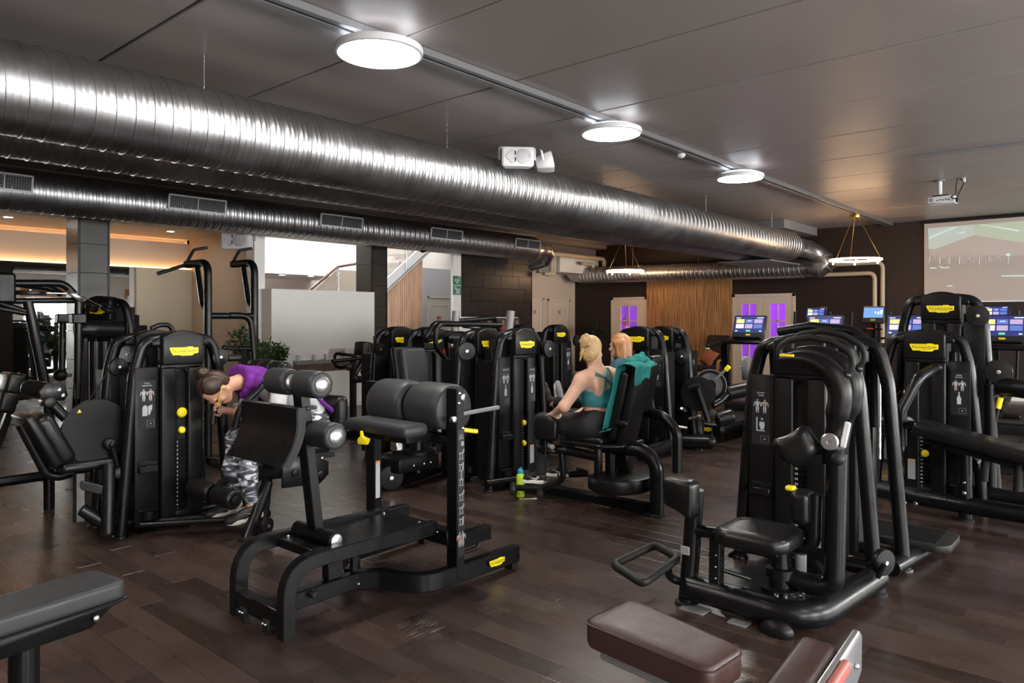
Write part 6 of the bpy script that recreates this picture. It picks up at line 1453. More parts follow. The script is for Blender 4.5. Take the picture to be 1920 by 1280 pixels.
# ================================================================== PROJECTOR AND SCREEN
M_('screen_fabric', (0.46, 0.40, 0.36), 0.8)
ya = pu(1733, 500, U1 - .03).y; zb0, zb1 = pu(1860, 563, U1 - .03).z, pu(1733, 420, U1 - .03).z
t = thing('projection_screen', 'large pull-down projection screen on the dark wall at right', 'projection screen', (U1, ya - 2, zb0))
g = G(); box2(g, (U1 - .035, ya - 4.2, zb0), (U1 - .025, ya, zb1)); part('fabric', g, MT['screen_fabric'], t)
g = G(); box2(g, (U1 - .045, ya - 4.2, zb0 - .03), (U1 - .02, ya, zb0), .004); part('bottom_bar', g, MT['white_paint'], t); g = G(); box2(g, (U1 - .10, ya - 4.25, zb1), (U1 - .005, ya + .03, zb1 + .05), .004); part('roller_case', g, MT['rubber'], t)
# faint projected picture of a gabled gym hall
for nm, col, s in (('beam_sky', (.42, .66, .62), .30), ('beam_green', (.36, .58, .36), .30), ('beam_light', (.55, .85, .80), .42), ('beam_gym', (.42, .50, .40), .26), ('beam_floor', (.60, .44, .38), .16)): M_(nm, (.40, .36, .33), .8, emit=col, estr=s)
sx = U1 - .037
def proj(name, pts, m, off=0.0):
    g = G(); q = [pu(x, y, sx - off) for x, y in pts]; g.add(q, [tuple(range(len(q)))]); return part(name, g, MT[m], t)
im = proj('projected_roof', [(1740, 428), (1826, 421), (1826, 441), (1753, 467), (1741, 467)], 'beam_sky'); proj('projected_roof', [(1826, 421), (1990, 408), (1990, 466), (1917, 455), (1826, 441)], 'beam_green')
proj('projected_lamp_line', [(1742, 444), (1790, 425), (1797, 425), (1742, 448)], 'beam_light', .001); proj('projected_lamp_line', [(1836, 421), (1843, 421), (1911, 431), (1910, 434)], 'beam_light', .001); proj('projected_lamp_line', [(1790, 437), (1812, 433), (1806, 438)], 'beam_light', .001)
proj('projected_gable', [(1826, 441.5), (1917, 455.5), (1990, 467), (1990, 478), (1742, 480), (1742, 468), (1753, 467.5)], 'beam_floor')
random.seed(3)
for k in range(34):
    x = 1743 + k * 4.6 + random.uniform(-1, 1); h_ = random.uniform(4, 15); w_ = random.uniform(.7, 2.0); proj('projected_machine', [(x, 479 + random.uniform(-2, 6)), (x + w_, 479), (x + w_, 481 + h_), (x, 481 + h_)], 'beam_gym' if k % 4 else 'beam_light', .001)
proj('projected_shine', [(1744, 501), (1756, 501), (1756, 503), (1744, 503)], 'beam_light', .001); proj('projected_shine', [(1758, 497), (1768, 501), (1780, 500), (1780, 502), (1766, 503)], 'beam_light', .001); proj('projected_shine', [(1878, 516), (1990, 515), (1990, 518), (1878, 518)], 'beam_light', .001); proj('projected_shine', [(1776, 535), (1786, 535), (1786, 537), (1776, 537)], 'beam_light', .001)
proj('projected_window', [(1886, 475), (1894, 475), (1894, 480), (1886, 480)], 'beam_light', .001)
pt_ = pz(1762, 338, ZC)
t = thing('ceiling_projector', 'white projector hanging from a short ceiling pole at right', 'projector', (pt_.x, pt_.y, ZC - .35))
cp('pole', (pt_.x, pt_.y, ZC - .22), (pt_.x, pt_.y, ZC), .03, t, MT['white_plastic']); g = G(); lathe(g, [(.07, -.02), (.07, 0)], pt_, (0, 0, 1)); part('ceiling_plate', g, MT['grey_paint'], t)
bp('mount_plate', (pt_.x, pt_.y - .02, ZC - .225), (.16, .20, .014), .004, t, MT['rubber'])
bx = bp('body', (pt_.x + .02, pt_.y - .03, ZC - .285), (.24, .34, .10), .012, t, MT['white_plastic']); bf = V3((pt_.x - .101, pt_.y - .03, ZC - .285))
g = G(); lathe(g, [(.03, 0), (.03, .004)], bf + V3((0, .12, .0)), (-1, 0, 0), 16); part('fan_grille', g, MT['print_grey'], bx)
for k in range(5): bp('port', bf + V3((0, .04 - .035 * k, -.012 + .008 * (k % 2))), (.006, .022, .014), .001, bx, MT['dark_void'])
tp('cable', [bf + V3((0, -.13, .01)), bf + V3((-.03, -.20, -.02)), bf + V3((0, -.24, .10)), (pt_.x, pt_.y - .30, ZC - .06), (pt_.x, pt_.y - .24, ZC)], .007, t, MT['rubber'], fil=.06, seg=8); tp('cable', [bf + V3((0, -.12, .02)), bf + V3((0, -.19, .06)), (pt_.x, pt_.y - .20, ZC - .1), (pt_.x, pt_.y - .22, ZC)], .006, t, MT['rubber'], fil=.06, seg=8)
bp('cable_tie', bf + V3((-.02, -.20, -.03)), (.03, .03, .07), .008, t, MT['rubber']); bp('wall_plug', (pt_.x, pt_.y - .30, ZC - .03), (.03, .03, .06), .004, t, MT['white_plastic'])
pr = pz(1724, 292, ZC - .01); pr2 = pz(1925, 267, ZC - .01)
g = G(); tube(g, [pr, pr2], .022, 0, 10); solo('conduit_tube', g, MT['grey_paint'], 'grey conduit tube along the ceiling above the projector', 'conduit')

# ================================================================== SPEAKERS
def speaker(label, c, yaw, tilt, s=1.0, bracket=True):
    t = thing('wall_speaker', label, 'speaker', c, 'white loudspeakers')
    R = Matrix.Rotation(yaw, 3, 'Z') @ Matrix.Rotation(tilt, 3, 'X'); c = V3(c)      # front looks along local -y
    def L(p): return c + R @ V3(p) * s
    g = G(); rings = []
    for y, k_ in ((.11, .62), (.06, .82), (-.02, .97), (-.06, 1.0), (-.07, .99)):
        rings.append([L((x * k_, y, z * k_)) for x, z in rrect(.30, .185, .025, 4)])
    sweep(g, None, rings, True); part('cabinet', g, MT['white_plastic'], t, 50)
    g = G(); prism(g, [(x * s, z * s) for x, z in rrect(.275, .165, .02, 3)], L((0, -.069, 0)), R @ V3((1, 0, 0)), R @ V3((0, 0, 1)), .006 * s); part('baffle', g, MT['white_plastic'], t)
    g = G(); lathe(g, [(.072 * s, 0), (.072 * s, .006 * s), (.05 * s, .010 * s), (.004, .012 * s)], L((.055, -.075, 0)), R @ V3((0, -1, 0)), 32); part('woofer_grille', g, mat('speaker_grille', (.45, .45, .47), .5), t)
    g = G(); prism(g, [(-.125 * s, 0), (-.05 * s, .07 * s), (-.02 * s, .055 * s), (-.028 * s, 0), (-.02 * s, -.055 * s), (-.05 * s, -.07 * s)], L((0, -.076, 0)), R @ V3((1, 0, 0)), R @ V3((0, 0, 1)), .004 * s); part('horn', g, mat('speaker_horn', (.56, .56, .58), .5), t)
    for z in (.032, -.032):
        g = G(); box(g, L((-.03 + .004, -.083, z)), (.008 * s, .006 * s, .04 * s), .002, R); part('port_slot', g, MT['dark_void'], t)
    g = G(); box(g, L((.105, -.088, .0)), (.005 * s, .004 * s, .022 * s), 0, R); part('badge', g, MT['print_grey'], t)
    if bracket:
        g = G(); tube(g, [L((-.165, .03, 0)), L((-.165, .03, .115)), L((.165, .03, .115)), L((.165, .03, 0))], 0, .02, rect=(.03 * s, .006 * s)); part('bracket', g, MT['white_plastic'], t)
    return t
cs = pv(970, 298, 5.02); speaker('white loudspeaker with its front showing under the ceiling by the big duct', cs, math.radians(-44), -.12, 1.12)
cs2 = pv(1024, 305, 4.98); speaker('white loudspeaker turned to the right next to the other under the ceiling', cs2, math.radians(38), -.2, 1.0)
cs3 = pv(448, 451, 10.75); speaker('white loudspeaker mounted below the medium duct at left', cs3, math.radians(-58), -.05, 1.55)
ch = pz(780, 470, 2.9); g = G(); cq = pv(793, 468, 11.1); lathe(g, [(.09, 0), (.085, -.03), (.06, -.07), (.02, -.09)], cq + V3((0, 0, .03)), (0, 0, 1)); solo('dome_camera', g, MT['rubber'], 'small dark dome camera at the top of the stair opening', 'camera')

# ================================================================== SIGNS, BANNER, BROCHURES
M_('sign_green', (0.01, 0.19, 0.09), 0.4)
for k, (y0, y1) in enumerate(((517, 534.5), (535.5, 553))):
    vs_ = 10.96; a, b = pv(848.5, y1, vs_), pv(864, y0, vs_)
    t = thing('safety_sign', ('green defibrillator heart sign on the white post', 'green arrow sign below the heart sign on the white post')[k], 'sign', (a.x, vs_, a.z), 'green signs on the post')
    g = G(); box2(g, (a.x, vs_ - .008, a.z), (b.x, vs_, b.z), .002); part('plate', g, MT['print_white'], t); g = G(); f = .012; box2(g, (a.x + f, vs_ - .011, a.z + f), (b.x - f, vs_ - .007, b.z - f)); part('green_field', g, MT['sign_green'], t)
    c = V3(((a.x + b.x) / 2, vs_ - .013, (a.z + b.z) / 2)); w = b.x - a.x; X, Y = V3((1, 0, 0)), V3((0, 0, 1)); g = G()
    if k == 0:
        hp = [(16 * math.sin(q) ** 3 / 17 * w * .30, (13 * math.cos(q) - 5 * math.cos(2 * q) - 2 * math.cos(3 * q) - math.cos(4 * q)) / 17 * w * .30 - .01) for q in [2 * PI * i / 28 for i in range(28)]]
        prism(g, hp[::-1], c, X, Y, .002); part('heart', g, MT['print_white'], t)
        g = G(); quad(g, c + V3((w * .28, 0, w * .30)), X, Y, -.03, .03, -.009, .009); quad(g, c + V3((w * .28, -.0005, w * .30)), X, Y, -.009, .009, -.03, .03); part('cross', g, MT['print_white'], t)
        g = G(); prism(g, [(-.02, .03), (.012, .03), (.0, .004), (.02, .004), (-.012, -.04), (-.002, -.008), (-.022, -.008)][::-1], c - V3((0, .003, .0)), X, Y, .001); part('bolt', g, MT['sign_green'], t)
    else:
        ar = [(-.30, .30), (-.18, .34), (.14, .02), (.14, .20), (.30, .20), (.30, -.30), (-.20, -.30), (-.20, -.14), (-.02, -.14), (-.34, .18)]
        prism(g, [(x * w, y * w) for x, y in ar], c, X, Y, .002); part('arrow', g, MT['print_white'], t)
M_('banner_red', (0.62, 0.012, 0.02), 0.45)
bv = 8.4; a, b = pv(826, 705, bv).x, pv(866, 705, bv).x
t = thing('roll_up_banner', 'red roll-up banner with white lettering behind the towers', 'banner', ((a + b) / 2, bv, 0))
zt_ = pv(850, 648, bv).z; g = G(); box2(g, (a, bv, .06), (b, bv + .01, zt_)); part('print_sheet', g, MT['banner_red'], t); g = G(); box2(g, (a - .01, bv - .08, 0), (b + .01, bv + .1, .06), .01); part('base', g, MT['satin_silver'], t)
g = G(); X, Y = V3((1, 0, 0)), V3((0, 0, 1)); cx = pv(848, 672, bv); text_geo(g, 'A', V3((cx.x, bv - .002, cx.z)), X, Y, .16, .15, bold=.03); q = pv(848, 682, bv); quad(g, V3((q.x, bv - .002, q.z)), X, Y, -.12, .08, -.018, .018); text_geo(g, 'ella', V3((pv(845, 697, bv).x, bv - .002, pv(845, 697, bv).z)), X, Y, .15, .05); part('white_lettering', g, MT['print_white'], t)['kind'] = 'stuff'
# brochure stand against the tiled wall
rv = 10.6; a, b = pv(934, 600, rv).x, pv(985, 600, rv).x; zt_ = pv(950, 594, rv).z
t = thing('brochure_stand', 'white slatted brochure stand against the tiled wall', 'brochure stand', ((a + b) / 2, rv, 0))
g = G(); prism(g, [(0, 0), (.35, 0), (.35, .9), (.26, zt_), (.24, zt_), (.0, .9)], (a - .9, rv, 0), (0, 1, 0), (0, 0, 1), b - a + .92, .004); part('body', g, MT['white_paint'], t)
M_('cover_dark', (.05, .03, .05), .4); M_('cover_red', (.50, .03, .03), .4); M_('cover_violet', (.16, .08, .28), .4)
for k in range(7):
    x0 = a + (b - a) * (k - 3) / 4; w = (b - a) / 4 * .84; tl = .5
    tt = thing('brochure', ('brochure at the far left of the stand', 'second brochure from the left of the stand', 'third brochure from the left of the stand', 'dark red brochure left of centre in the visible row', 'second brochure of the visible row right of the bars', 'violet brochure third in the visible row', 'rightmost brochure of the stand')[k], 'brochure', (x0, rv, zt_ - .3), 'brochures in the stand')
    X = V3((1, 0, 0)); Y = V3((0, .16, 1)).normalized(); o = V3((x0 + w / 2, rv + .14, zt_ - .17)); g = G(); prism(g, rrect(w, .30, .002, 1), o, X, Y, .012); part('cover', g, MT['cover_violet' if k == 5 else 'cover_dark'], tt)
    g = G(); N = X.cross(Y); quad(g, o + N * .0135, X, Y, -w / 2, w / 2, -.11, -.03); part('title_band', g, MT['cover_red'], tt); g = G(); disc_flat(g, o + N * .0135, X, Y, 0, .04, .035, 12, .06); part('portrait', g, MT['cover_red'] if k % 2 else mat('portrait_skin', (.35, .16, .10), .5), tt)
# ================================================================== ARMCHAIR WITH CUSHION, PLANTS
M_('chair_brown', (.018, .010, .008), .8, bump=(200, .3, .002)); M_('bent_wood', (.36, .17, .06), .45, var=.2); M_('cushion_rust', (.34, .10, .045), .85, bump=(250, .4, .002))
c = pu(1332, 700, 15.6); cx, cy = 15.6, c.y
t = thing('lounge_armchair', 'dark brown armchair with bent wooden arms before the timber panel', 'armchair', (cx, cy, 0)); R = Matrix.Rotation(.15, 3, 'Z')
g = G(); pad(g, (cx + .05, cy, .40), (.60, .58, .14), .05, None); part('seat', g, MT['chair_brown'], t); g = G(); pad(g, (cx + .36, cy, .76), (.14, .58, .80), .05, Matrix.Rotation(.30, 3, 'Y')); part('backrest', g, MT['chair_brown'], t)
for s in (-1, 1): tp('bent_arm', [(cx - .30, cy + s * .33, 0), (cx - .34, cy + s * .33, .40), (cx - .30, cy + s * .33, .62), (cx + .10, cy + s * .33, .58), (cx + .36, cy + s * .33, .50)], 0, t, MT['bent_wood'], fil=[.2, .1, .2], rect=(.06, .025), up=(1, 0, 0)); tp('runner', [(cx - .30, cy + s * .33, .02), (cx + .40, cy + s * .33, .02)], 0, t, MT['bent_wood'], rect=(.06, .03))
tp('front_rail', [(cx - .28, cy - .33, .32), (cx - .28, cy + .33, .32)], 0, t, MT['bent_wood'], rect=(.04, .03))
g = G(); rings = []
for k_, y in ((.1, .075), (.55, .07), (.85, .05), (1, 0), (.85, -.05), (.55, -.07), (.1, -.075)):
    rings.append([V3((cx + .10, cy + .10, .66)) + Matrix.Rotation(.25, 3, 'Y') @ (Matrix.Rotation(.5, 3, 'X') @ V3((y, p * .40 * k_ , q * .40 * k_))) for p, q in ((.5, .5), (0, .42), (-.5, .5), (-.42, 0), (-.5, -.5), (0, -.42), (.5, -.5), (.42, 0))])
sweep(g, None, rings, True); solo('rust_cushion', g, MT['cushion_rust'], 'rust orange square cushion on the dark armchair', 'cushion', ang=70)
M_('lounge_leather', (.085, .030, .022), .4, var=.15, vscale=8)
c = pv(606, 690, 11.9); t = thing('leather_lounge_chair', 'brown leather lounge chair seen through the glazed fireplace', 'armchair', (c.x, 11.9, 0)); lx, ly = c.x, 11.9
pp('seat', (lx, ly, .40), (.70, .62, .22), .07, t, MT['lounge_leather'])
g = G(); pad(g, (lx + .38, ly, .78), (.18, .66, .66), .08, Matrix.Rotation(.28, 3, 'Y'), 5); part('backrest', g, MT['lounge_leather'], t)
for s in (-1, 1):
    g = G(); pad(g, (lx - .02, ly + s * .36, .56), (.74, .12, .42), .055, None, 5); part('armrest', g, MT['lounge_leather'], t)
    for q in (-1, 1): cp('leg', (lx + q * .28, ly + s * .26, 0), (lx + q * .28, ly + s * .26, .30), .022, t, MT['steel'])
M_('leaf_green', (.035, .09, .022), .45, var=.45, vscale=9); M_('leaf_dark', (.012, .028, .012), .5, var=.4, vscale=9); M_('bark', (.10, .065, .04), .8); M_('pot_white', (.55, .55, .53), .5); M_('pot_black', (.02, .02, .02), .5)
def plant(label, base, zc, rad, hgt, n, seed, leaf='leaf_green', L=.085, pot='pot_white'):
    rnd = random.Random(seed); t = thing('potted_ficus', label, 'plant', base, 'potted ficus plants'); b = V3(base)
    g = G(); lathe(g, [(.13, 0), (.16, .02), (.19, .32), (.18, .34), (.165, .33), (.16, .28), (.004, .28)], b, (0, 0, 1), 24); part('pot', g, MT[pot], t)
    cen = b + V3((0, 0, zc)); br = []
    g = G(); tube(g, [b + V3((0, 0, .27)), b + V3((.02, .01, zc * .55)), cen - V3((0, 0, hgt * .3))], .018, 0, 8)
    for k in range(16):
        a = rnd.uniform(0, 2 * PI); e = rnd.uniform(-.4, 1.2); q = cen + V3((math.cos(a) * math.cos(e) * rad, math.sin(a) * math.cos(e) * rad, math.sin(e) * hgt * .55)) * rnd.uniform(.8, 1.0) if False else cen + V3((math.cos(a) * math.cos(e) * rad * rnd.uniform(.55, 1), math.sin(a) * math.cos(e) * rad * rnd.uniform(.55, 1), math.sin(e) * hgt * .5))
        s0 = cen - V3((0, 0, hgt * rnd.uniform(.2, .45))); tube(g, [s0, (s0 + q) / 2 + V3((0, 0, .03)), q], [.007, .005, .003], 0, 5); br.append((s0, q))
    part('stem', g, MT['bark'], t)
    g = G()
    for k in range(n):
        s0, q = rnd.choice(br); p = s0.lerp(q, rnd.uniform(.35, 1.05)) + V3((rnd.gauss(0, .025), rnd.gauss(0, .025), rnd.gauss(0, .02)))
        d = (V3((rnd.gauss(0, 1), rnd.gauss(0, 1), rnd.gauss(-.15, .6))) + (p - cen).normalized() * .8).normalized(); B = basis(d, (rnd.gauss(0, .4), rnd.gauss(0, .4), 1)); l = L * rnd.uniform(.7, 1.15); w = l * .2
        g.add([p, p + B.col[0] * l * .35 + B.col[1] * w, p + B.col[0] * l - B.col[2] * l * .12, p + B.col[0] * l * .35 - B.col[1] * w, p + B.col[0] * l * .4 - B.col[2] * l * .05], [(0, 1, 4), (1, 2, 4), (2, 3, 4), (3, 0, 4)])
    part('foliage', g, MT[leaf], t, 80)['kind'] = 'stuff'
c = pv(463, 645, 9.6); plant('leafy green ficus behind the chin-up station post', (c.x, 9.6, 0), c.z - .02, .33, .62, 900, 5)
c = pv(512, 672, 10.0); plant('leafy green ficus in front of the white partition', (c.x, 10.0, 0), c.z - .02, .30, .50, 900, 6)
c = pu(1112, 622, 15.9); plant('dim ficus standing in the dark corner by the single glazed door', (15.9, c.y, 0), c.z - .02, .36, .6, 900, 9, 'leaf_dark', .09, 'pot_black')
# ================================================================== SMALL THINGS ON THE FLOOR
c = pz(976, 932, 0)
t = thing('water_bottle', 'lime green water bottle with blue cap on the floor', 'bottle', c)
M_('lime_plastic', (.42, .62, .02), .25, alpha=.92, coat=.3); M_('cap_blue', (.02, .28, .42), .35)
g = G(); lathe(g, [(.030, 0), (.036, .006), (.037, .03), (.032, .05), (.037, .075), (.037, .12), (.035, .15), (.038, .175), (.034, .195), (.024, .205), (.022, .212)], c, (0, 0, 1), 32); part('bottle_body', g, MT['lime_plastic'], t)
g = G(); lathe(g, [(.025, .208), (.026, .212), (.026, .236), (.022, .24), (.012, .242)], c, (0, 0, 1), 24); cp_ = part('cap', g, MT['cap_blue'], t); g = G(); tube(g, [c + V3((-.02, 0, .236)), c + V3((-.016, 0, .25)), c + V3((.016, 0, .25)), c + V3((.02, 0, .236))], .005, .008, 8); part('cap_loop', g, MT['cap_blue'], cp_)
c = pz(989, 934, 0); R = Matrix.Rotation(-.75, 3, 'Z')
t = thing('mobile_phone', 'mobile phone lying on the floor beside the bottle', 'phone', c); g = G(); pad(g, c + V3((0, 0, .0045)), (.15, .073, .008), .0035, R, 3); part('case', g, mat('phone_gold', (.55, .47, .36), .35, .6), t); g = G(); box(g, c + V3((0, 0, .0088)), (.138, .064, .0012), 0, R); part('glass', g, MT['print_black'], t)
# ================================================================== PEOPLE (signed distance fields turned into one continuous skin)
def rc(a, b, ra, rb, k=.02): return ('c', np.array(a, float), np.array(b, float), ra, rb, k)
def el(c, r, R=None, k=.02): return ('e', np.array(c, float), np.array(r, float), None if R is None else np.array(R, float), 0, k)
def prim_d(p, P):
    if p[0] == 'c':
        a, b, ra, rb = p[1:5]; ba = b - a; l2 = max(float(ba @ ba), 1e-9)
        h = np.clip(((P - a) @ ba) / l2, 0, 1); q = P - a - h[..., None] * ba
        return np.sqrt((q * q).sum(-1)) - (ra + (rb - ra) * h)
    c, r, R = p[1:4]; q = P - c
    if R is not None: q = q @ R          # columns of R are the local axes
    k0 = np.sqrt(((q / r) ** 2).sum(-1)); k1 = np.sqrt(((q / (r * r)) ** 2).sum(-1))
    return k0 * (k0 - 1) / np.maximum(k1, 1e-6)
def prim_box(p):
    if p[0] == 'c': m = max(p[3], p[4]); return np.minimum(p[1], p[2]) - m, np.maximum(p[1], p[2]) + m
    m = p[2].max() if p[3] is not None else p[2]; return p[1] - m, p[1] + m
def smin(a, b, k):
    if k <= 0: return np.minimum(a, b)
    h = np.clip(.5 + .5 * (b - a) / k, 0, 1); return b + (a - b) * h - k * h * (1 - h)
def field_at(prims, p, grow=0.0):
    P = np.array(p, float)[None, :]; d = np.array([1e3])
    for q in prims: d = smin(d, prim_d(q, P), q[5])
    return float(d[0]) - grow
def sdf_mesh(prims, h=.006, grow=0.0, clip=None, smooth=1, wob=None):
    lo = np.min([prim_box(p)[0] for p in prims], 0) - grow - .03; hi = np.max([prim_box(p)[1] for p in prims], 0) + grow + .03
    n = np.ceil((hi - lo) / h).astype(int) + 1
    ax = [(lo[i] + h * np.arange(n[i])).astype(np.float32) for i in range(3)]
    F = np.full(n, .2, np.float32); mar = .05 + grow
    for p in prims:
        a, b = prim_box(p); i0 = np.maximum(((a - mar - lo) / h).astype(int), 0); i1 = np.minimum(((b + mar - lo) / h).astype(int) + 2, n)
        s = tuple(slice(i0[i], i1[i]) for i in range(3))
        P = np.stack(np.meshgrid(ax[0][s[0]], ax[1][s[1]], ax[2][s[2]], indexing='ij'), -1)
        F[s] = smin(F[s], prim_d(p, P).astype(np.float32), p[5])
    F -= grow
    if wob is not None or clip is not None:
        X, Y, Z = np.meshgrid(*ax, indexing='ij')
        if wob is not None: F += wob(X, Y, Z).astype(np.float32)
        if clip is not None: F = np.maximum(F, clip(X, Y, Z).astype(np.float32))
    ins = F < 0; c8 = [(i, j, k) for i in (0, 1) for j in (0, 1) for k in (0, 1)]
    m = n - 1; sh = lambda A, o: A[o[0]:o[0] + m[0], o[1]:o[1] + m[1], o[2]:o[2] + m[2]]
    cnt = sum(sh(ins, o).astype(np.int8) for o in c8); act = (cnt > 0) & (cnt < 8)
    I = np.argwhere(act); idx = np.full(m, -1, np.int64); idx[act] = np.arange(len(I))
    acc = np.zeros((len(I), 3)); num = np.zeros(len(I))
    val = {o: F[I[:, 0] + o[0], I[:, 1] + o[1], I[:, 2] + o[2]].astype(float) for o in c8}
    for o in c8:
        for d in range(3):
            if o[d]: continue
            q = list(o); q[d] = 1; q = tuple(q); a, b = val[o], val[q]; x = (a < 0) != (b < 0)
            t = np.where(x, a / np.where(a == b, 1, a - b), 0); pt = np.zeros((len(I), 3)) + np.array(o, float); pt[:, d] += t
            acc[x] += pt[x]; num[x] += 1
    V = (I + acc / num[:, None]) * h + lo
    faces = []
    for d in range(3):
        e, f = [(1, 2), (2, 0), (0, 1)][d]
        sl0 = [slice(None)] * 3; sl1 = [slice(None)] * 3; sl0[d] = slice(0, -1); sl1[d] = slice(1, None)
        ch = ins[tuple(sl0)] != ins[tuple(sl1)]; E = np.argwhere(ch)
        E = E[(E[:, e] > 0) & (E[:, f] > 0) & (E[:, e] < m[e]) & (E[:, f] < m[f])]
        def cell(de, df):
            C = E.copy(); C[:, e] += de; C[:, f] += df; return idx[C[:, 0], C[:, 1], C[:, 2]]
        Q = np.stack([cell(-1, -1), cell(0, -1), cell(0, 0), cell(-1, 0)], 1)
        fl = ins[E[:, 0], E[:, 1], E[:, 2]]; Q[~fl] = Q[~fl][:, ::-1]; faces.append(Q[(Q >= 0).all(1)])
    Fc = np.concatenate(faces)
    for _ in range(smooth):
        S = np.zeros_like(V); N = np.zeros(len(V))
        for a in range(4):
            for b in (1, 3): np.add.at(S, Fc[:, a], V[Fc[:, (a + b) % 4]]); np.add.at(N, Fc[:, a], 1)
        V = V * .5 + S / np.maximum(N, 1)[:, None] * .5
    return V, Fc
def sdf_part(name, prims, m, parent, h=.006, **kw):
    V, Fc = sdf_mesh(prims, h, **kw); l = wloc(parent); V = V - np.array(l)
    me = bpy.data.meshes.new(name); me.from_pydata([tuple(p) for p in V], [], [tuple(int(i) for i in f) for f in Fc])
    me.polygons.foreach_set('use_smooth', [True] * len(me.polygons)); me.materials.append(m); me.update()
    return put(name, me, parent)
def hand(wrist, X, N, side, curl=(.5, .6, .4), spread=.0, sc=.92):
    """palm, four unequal fingers bent at two knuckles and a thumb off the side. X to the fingertips, N out of the palm, side=+-1 to the thumb"""
    X = V3(X).normalized(); N = V3(N); N = (N - X * N.dot(X)).normalized(); S = X.cross(N) * side; w = V3(wrist); out = []
    R = Matrix((X, N, S)).transposed()
    out.append(el(w + X * .045 * sc, (.052 * sc, .015 * sc, .038 * sc), R, .012)); out.append(rc(w - X * .01, w + X * .03 * sc, .024 * sc, .022 * sc, .015))
    for off, L in ((.030, .066), (.0105, .075), (-.0095, .070), (-.029, .054)):
        b = w + X * .082 * sc + S * off * sc; d = (X + S * off * spread * 8).normalized(); a = 0
        for k, f in enumerate((.44, .32, .24)):
            a += curl[k]; q = (d * math.cos(a) + N * math.sin(a)); e = b + q * L * f * sc
            out.append(rc(b, e, (.0092, .0084, .0076)[k] * sc, (.0086, .0078, .0066)[k] * sc, .004)); b = e
    b = w + X * .028 * sc + S * .030 * sc
    for k, (q, l) in enumerate((((X * .55 + S * .70 + N * .35), .038), ((X * .85 + S * .25 + N * .45), .030), ((X * .95 + N * .35), .024))):
        e = b + V3(q).normalized() * l * sc; out.append(rc(b, e, (.0125, .0105, .009)[k] * sc, (.0105, .009, .0075)[k] * sc, .006)); b = e
    return out
def head_frame(c, F, U):
    F = V3(F).normalized(); U = V3(U); U = (U - F * U.dot(F)).normalized(); R = F.cross(U)
    return V3(c), R, F, U
def head_prims(fr, neck_to, nr=.050):
    c, R, F, U = fr; M = Matrix((R, F, U)).transposed(); L = lambda x, y, z: c + R * x + F * y + U * z; p = []
    p += [el(L(0, -.012, .030), (.074, .094, .088), M, .02), el(L(0, .030, -.030), (.060, .066, .085), M, .03), el(L(0, .050, -.085), (.034, .032, .028), M, .03)]
    for s in (-1, 1):
        p += [rc(L(s * .058, -.005, -.055), L(s * .022, .062, -.088), .022, .017, .025), el(L(s * .038, .066, -.028), (.024, .020, .020), M, .015)]
        p += [el(L(s * .074, -.012, -.012), (.010, .018, .030), M, .006), rc(L(s * .012, .092, .022), L(s * .045, .078, .022), .009, .007, .012)]
    p += [rc(L(0, .088, .016), L(0, .112, -.030), .008, .012, .010), el(L(0, .104, -.036), (.017, .010, .009), M, .006)]
    p += [rc(L(-.017, .090, -.064), L(.017, .090, -.064), .0075, .0075, .005), rc(L(-.014, .089, -.073), L(.014, .089, -.073), .008, .008, .005)]
    p += [rc(L(0, -.022, -.045), neck_to, nr, nr * 1.12, .03)]
    return p
M_('skin', (.56, .30, .20), .48, bump=(180, .06, .0006), var=.05, vscale=12, sss=.25)
M_('skin_fair', (.62, .36, .26), .48, bump=(180, .06, .0006), var=.05, vscale=12, sss=.25)
def hair_mat(name, c, sc):
    return M_(name, c, .40, var=.35, vscale=3.0, aniso=sc, bump=(8, .5, .003, sc))
hair_mat('hair_brown', (.030, .014, .009), (30, 30, 8)); hair_mat('hair_blonde', (.42, .27, .12), (30, 12, 30)); hair_mat('hair_red', (.36, .165, .065), (26, 26, 5))
M_('lens_frame_yellow', (.75, .50, .03), .35)
M_('eye_dark', (.03, .02, .015), .2); M_('lip', (.42, .14, .11), .45)
M_('knit_black', (.010, .010, .011), .75, bump=(400, .2, .001)); M_('teal_fabric', (.035, .19, .22), .7, bump=(350, .3, .001), var=.12, vscale=8); M_('towel_teal', (.02, .22, .20), .95, bump=(500, .9, .003), var=.1, vscale=30)
M_('jumper_blue', (.018, .060, .088), .85, bump=(260, .5, .002), var=.15, vscale=10); M_('heather_grey', (.52, .52, .55), .85, bump=(300, .4, .002), var=.12, vscale=40); M_('purple_knit', (.13, .012, .22), .8, bump=(300, .4, .002), var=.15, vscale=12)
M_('shoe_black', (.012, .012, .013), .6, bump=(300, .3, .001)); M_('shoe_sole', (.72, .70, .66), .6); M_('sock', (.62, .62, .62), .8); M_('shoe_grey', (.22, .22, .23), .7)
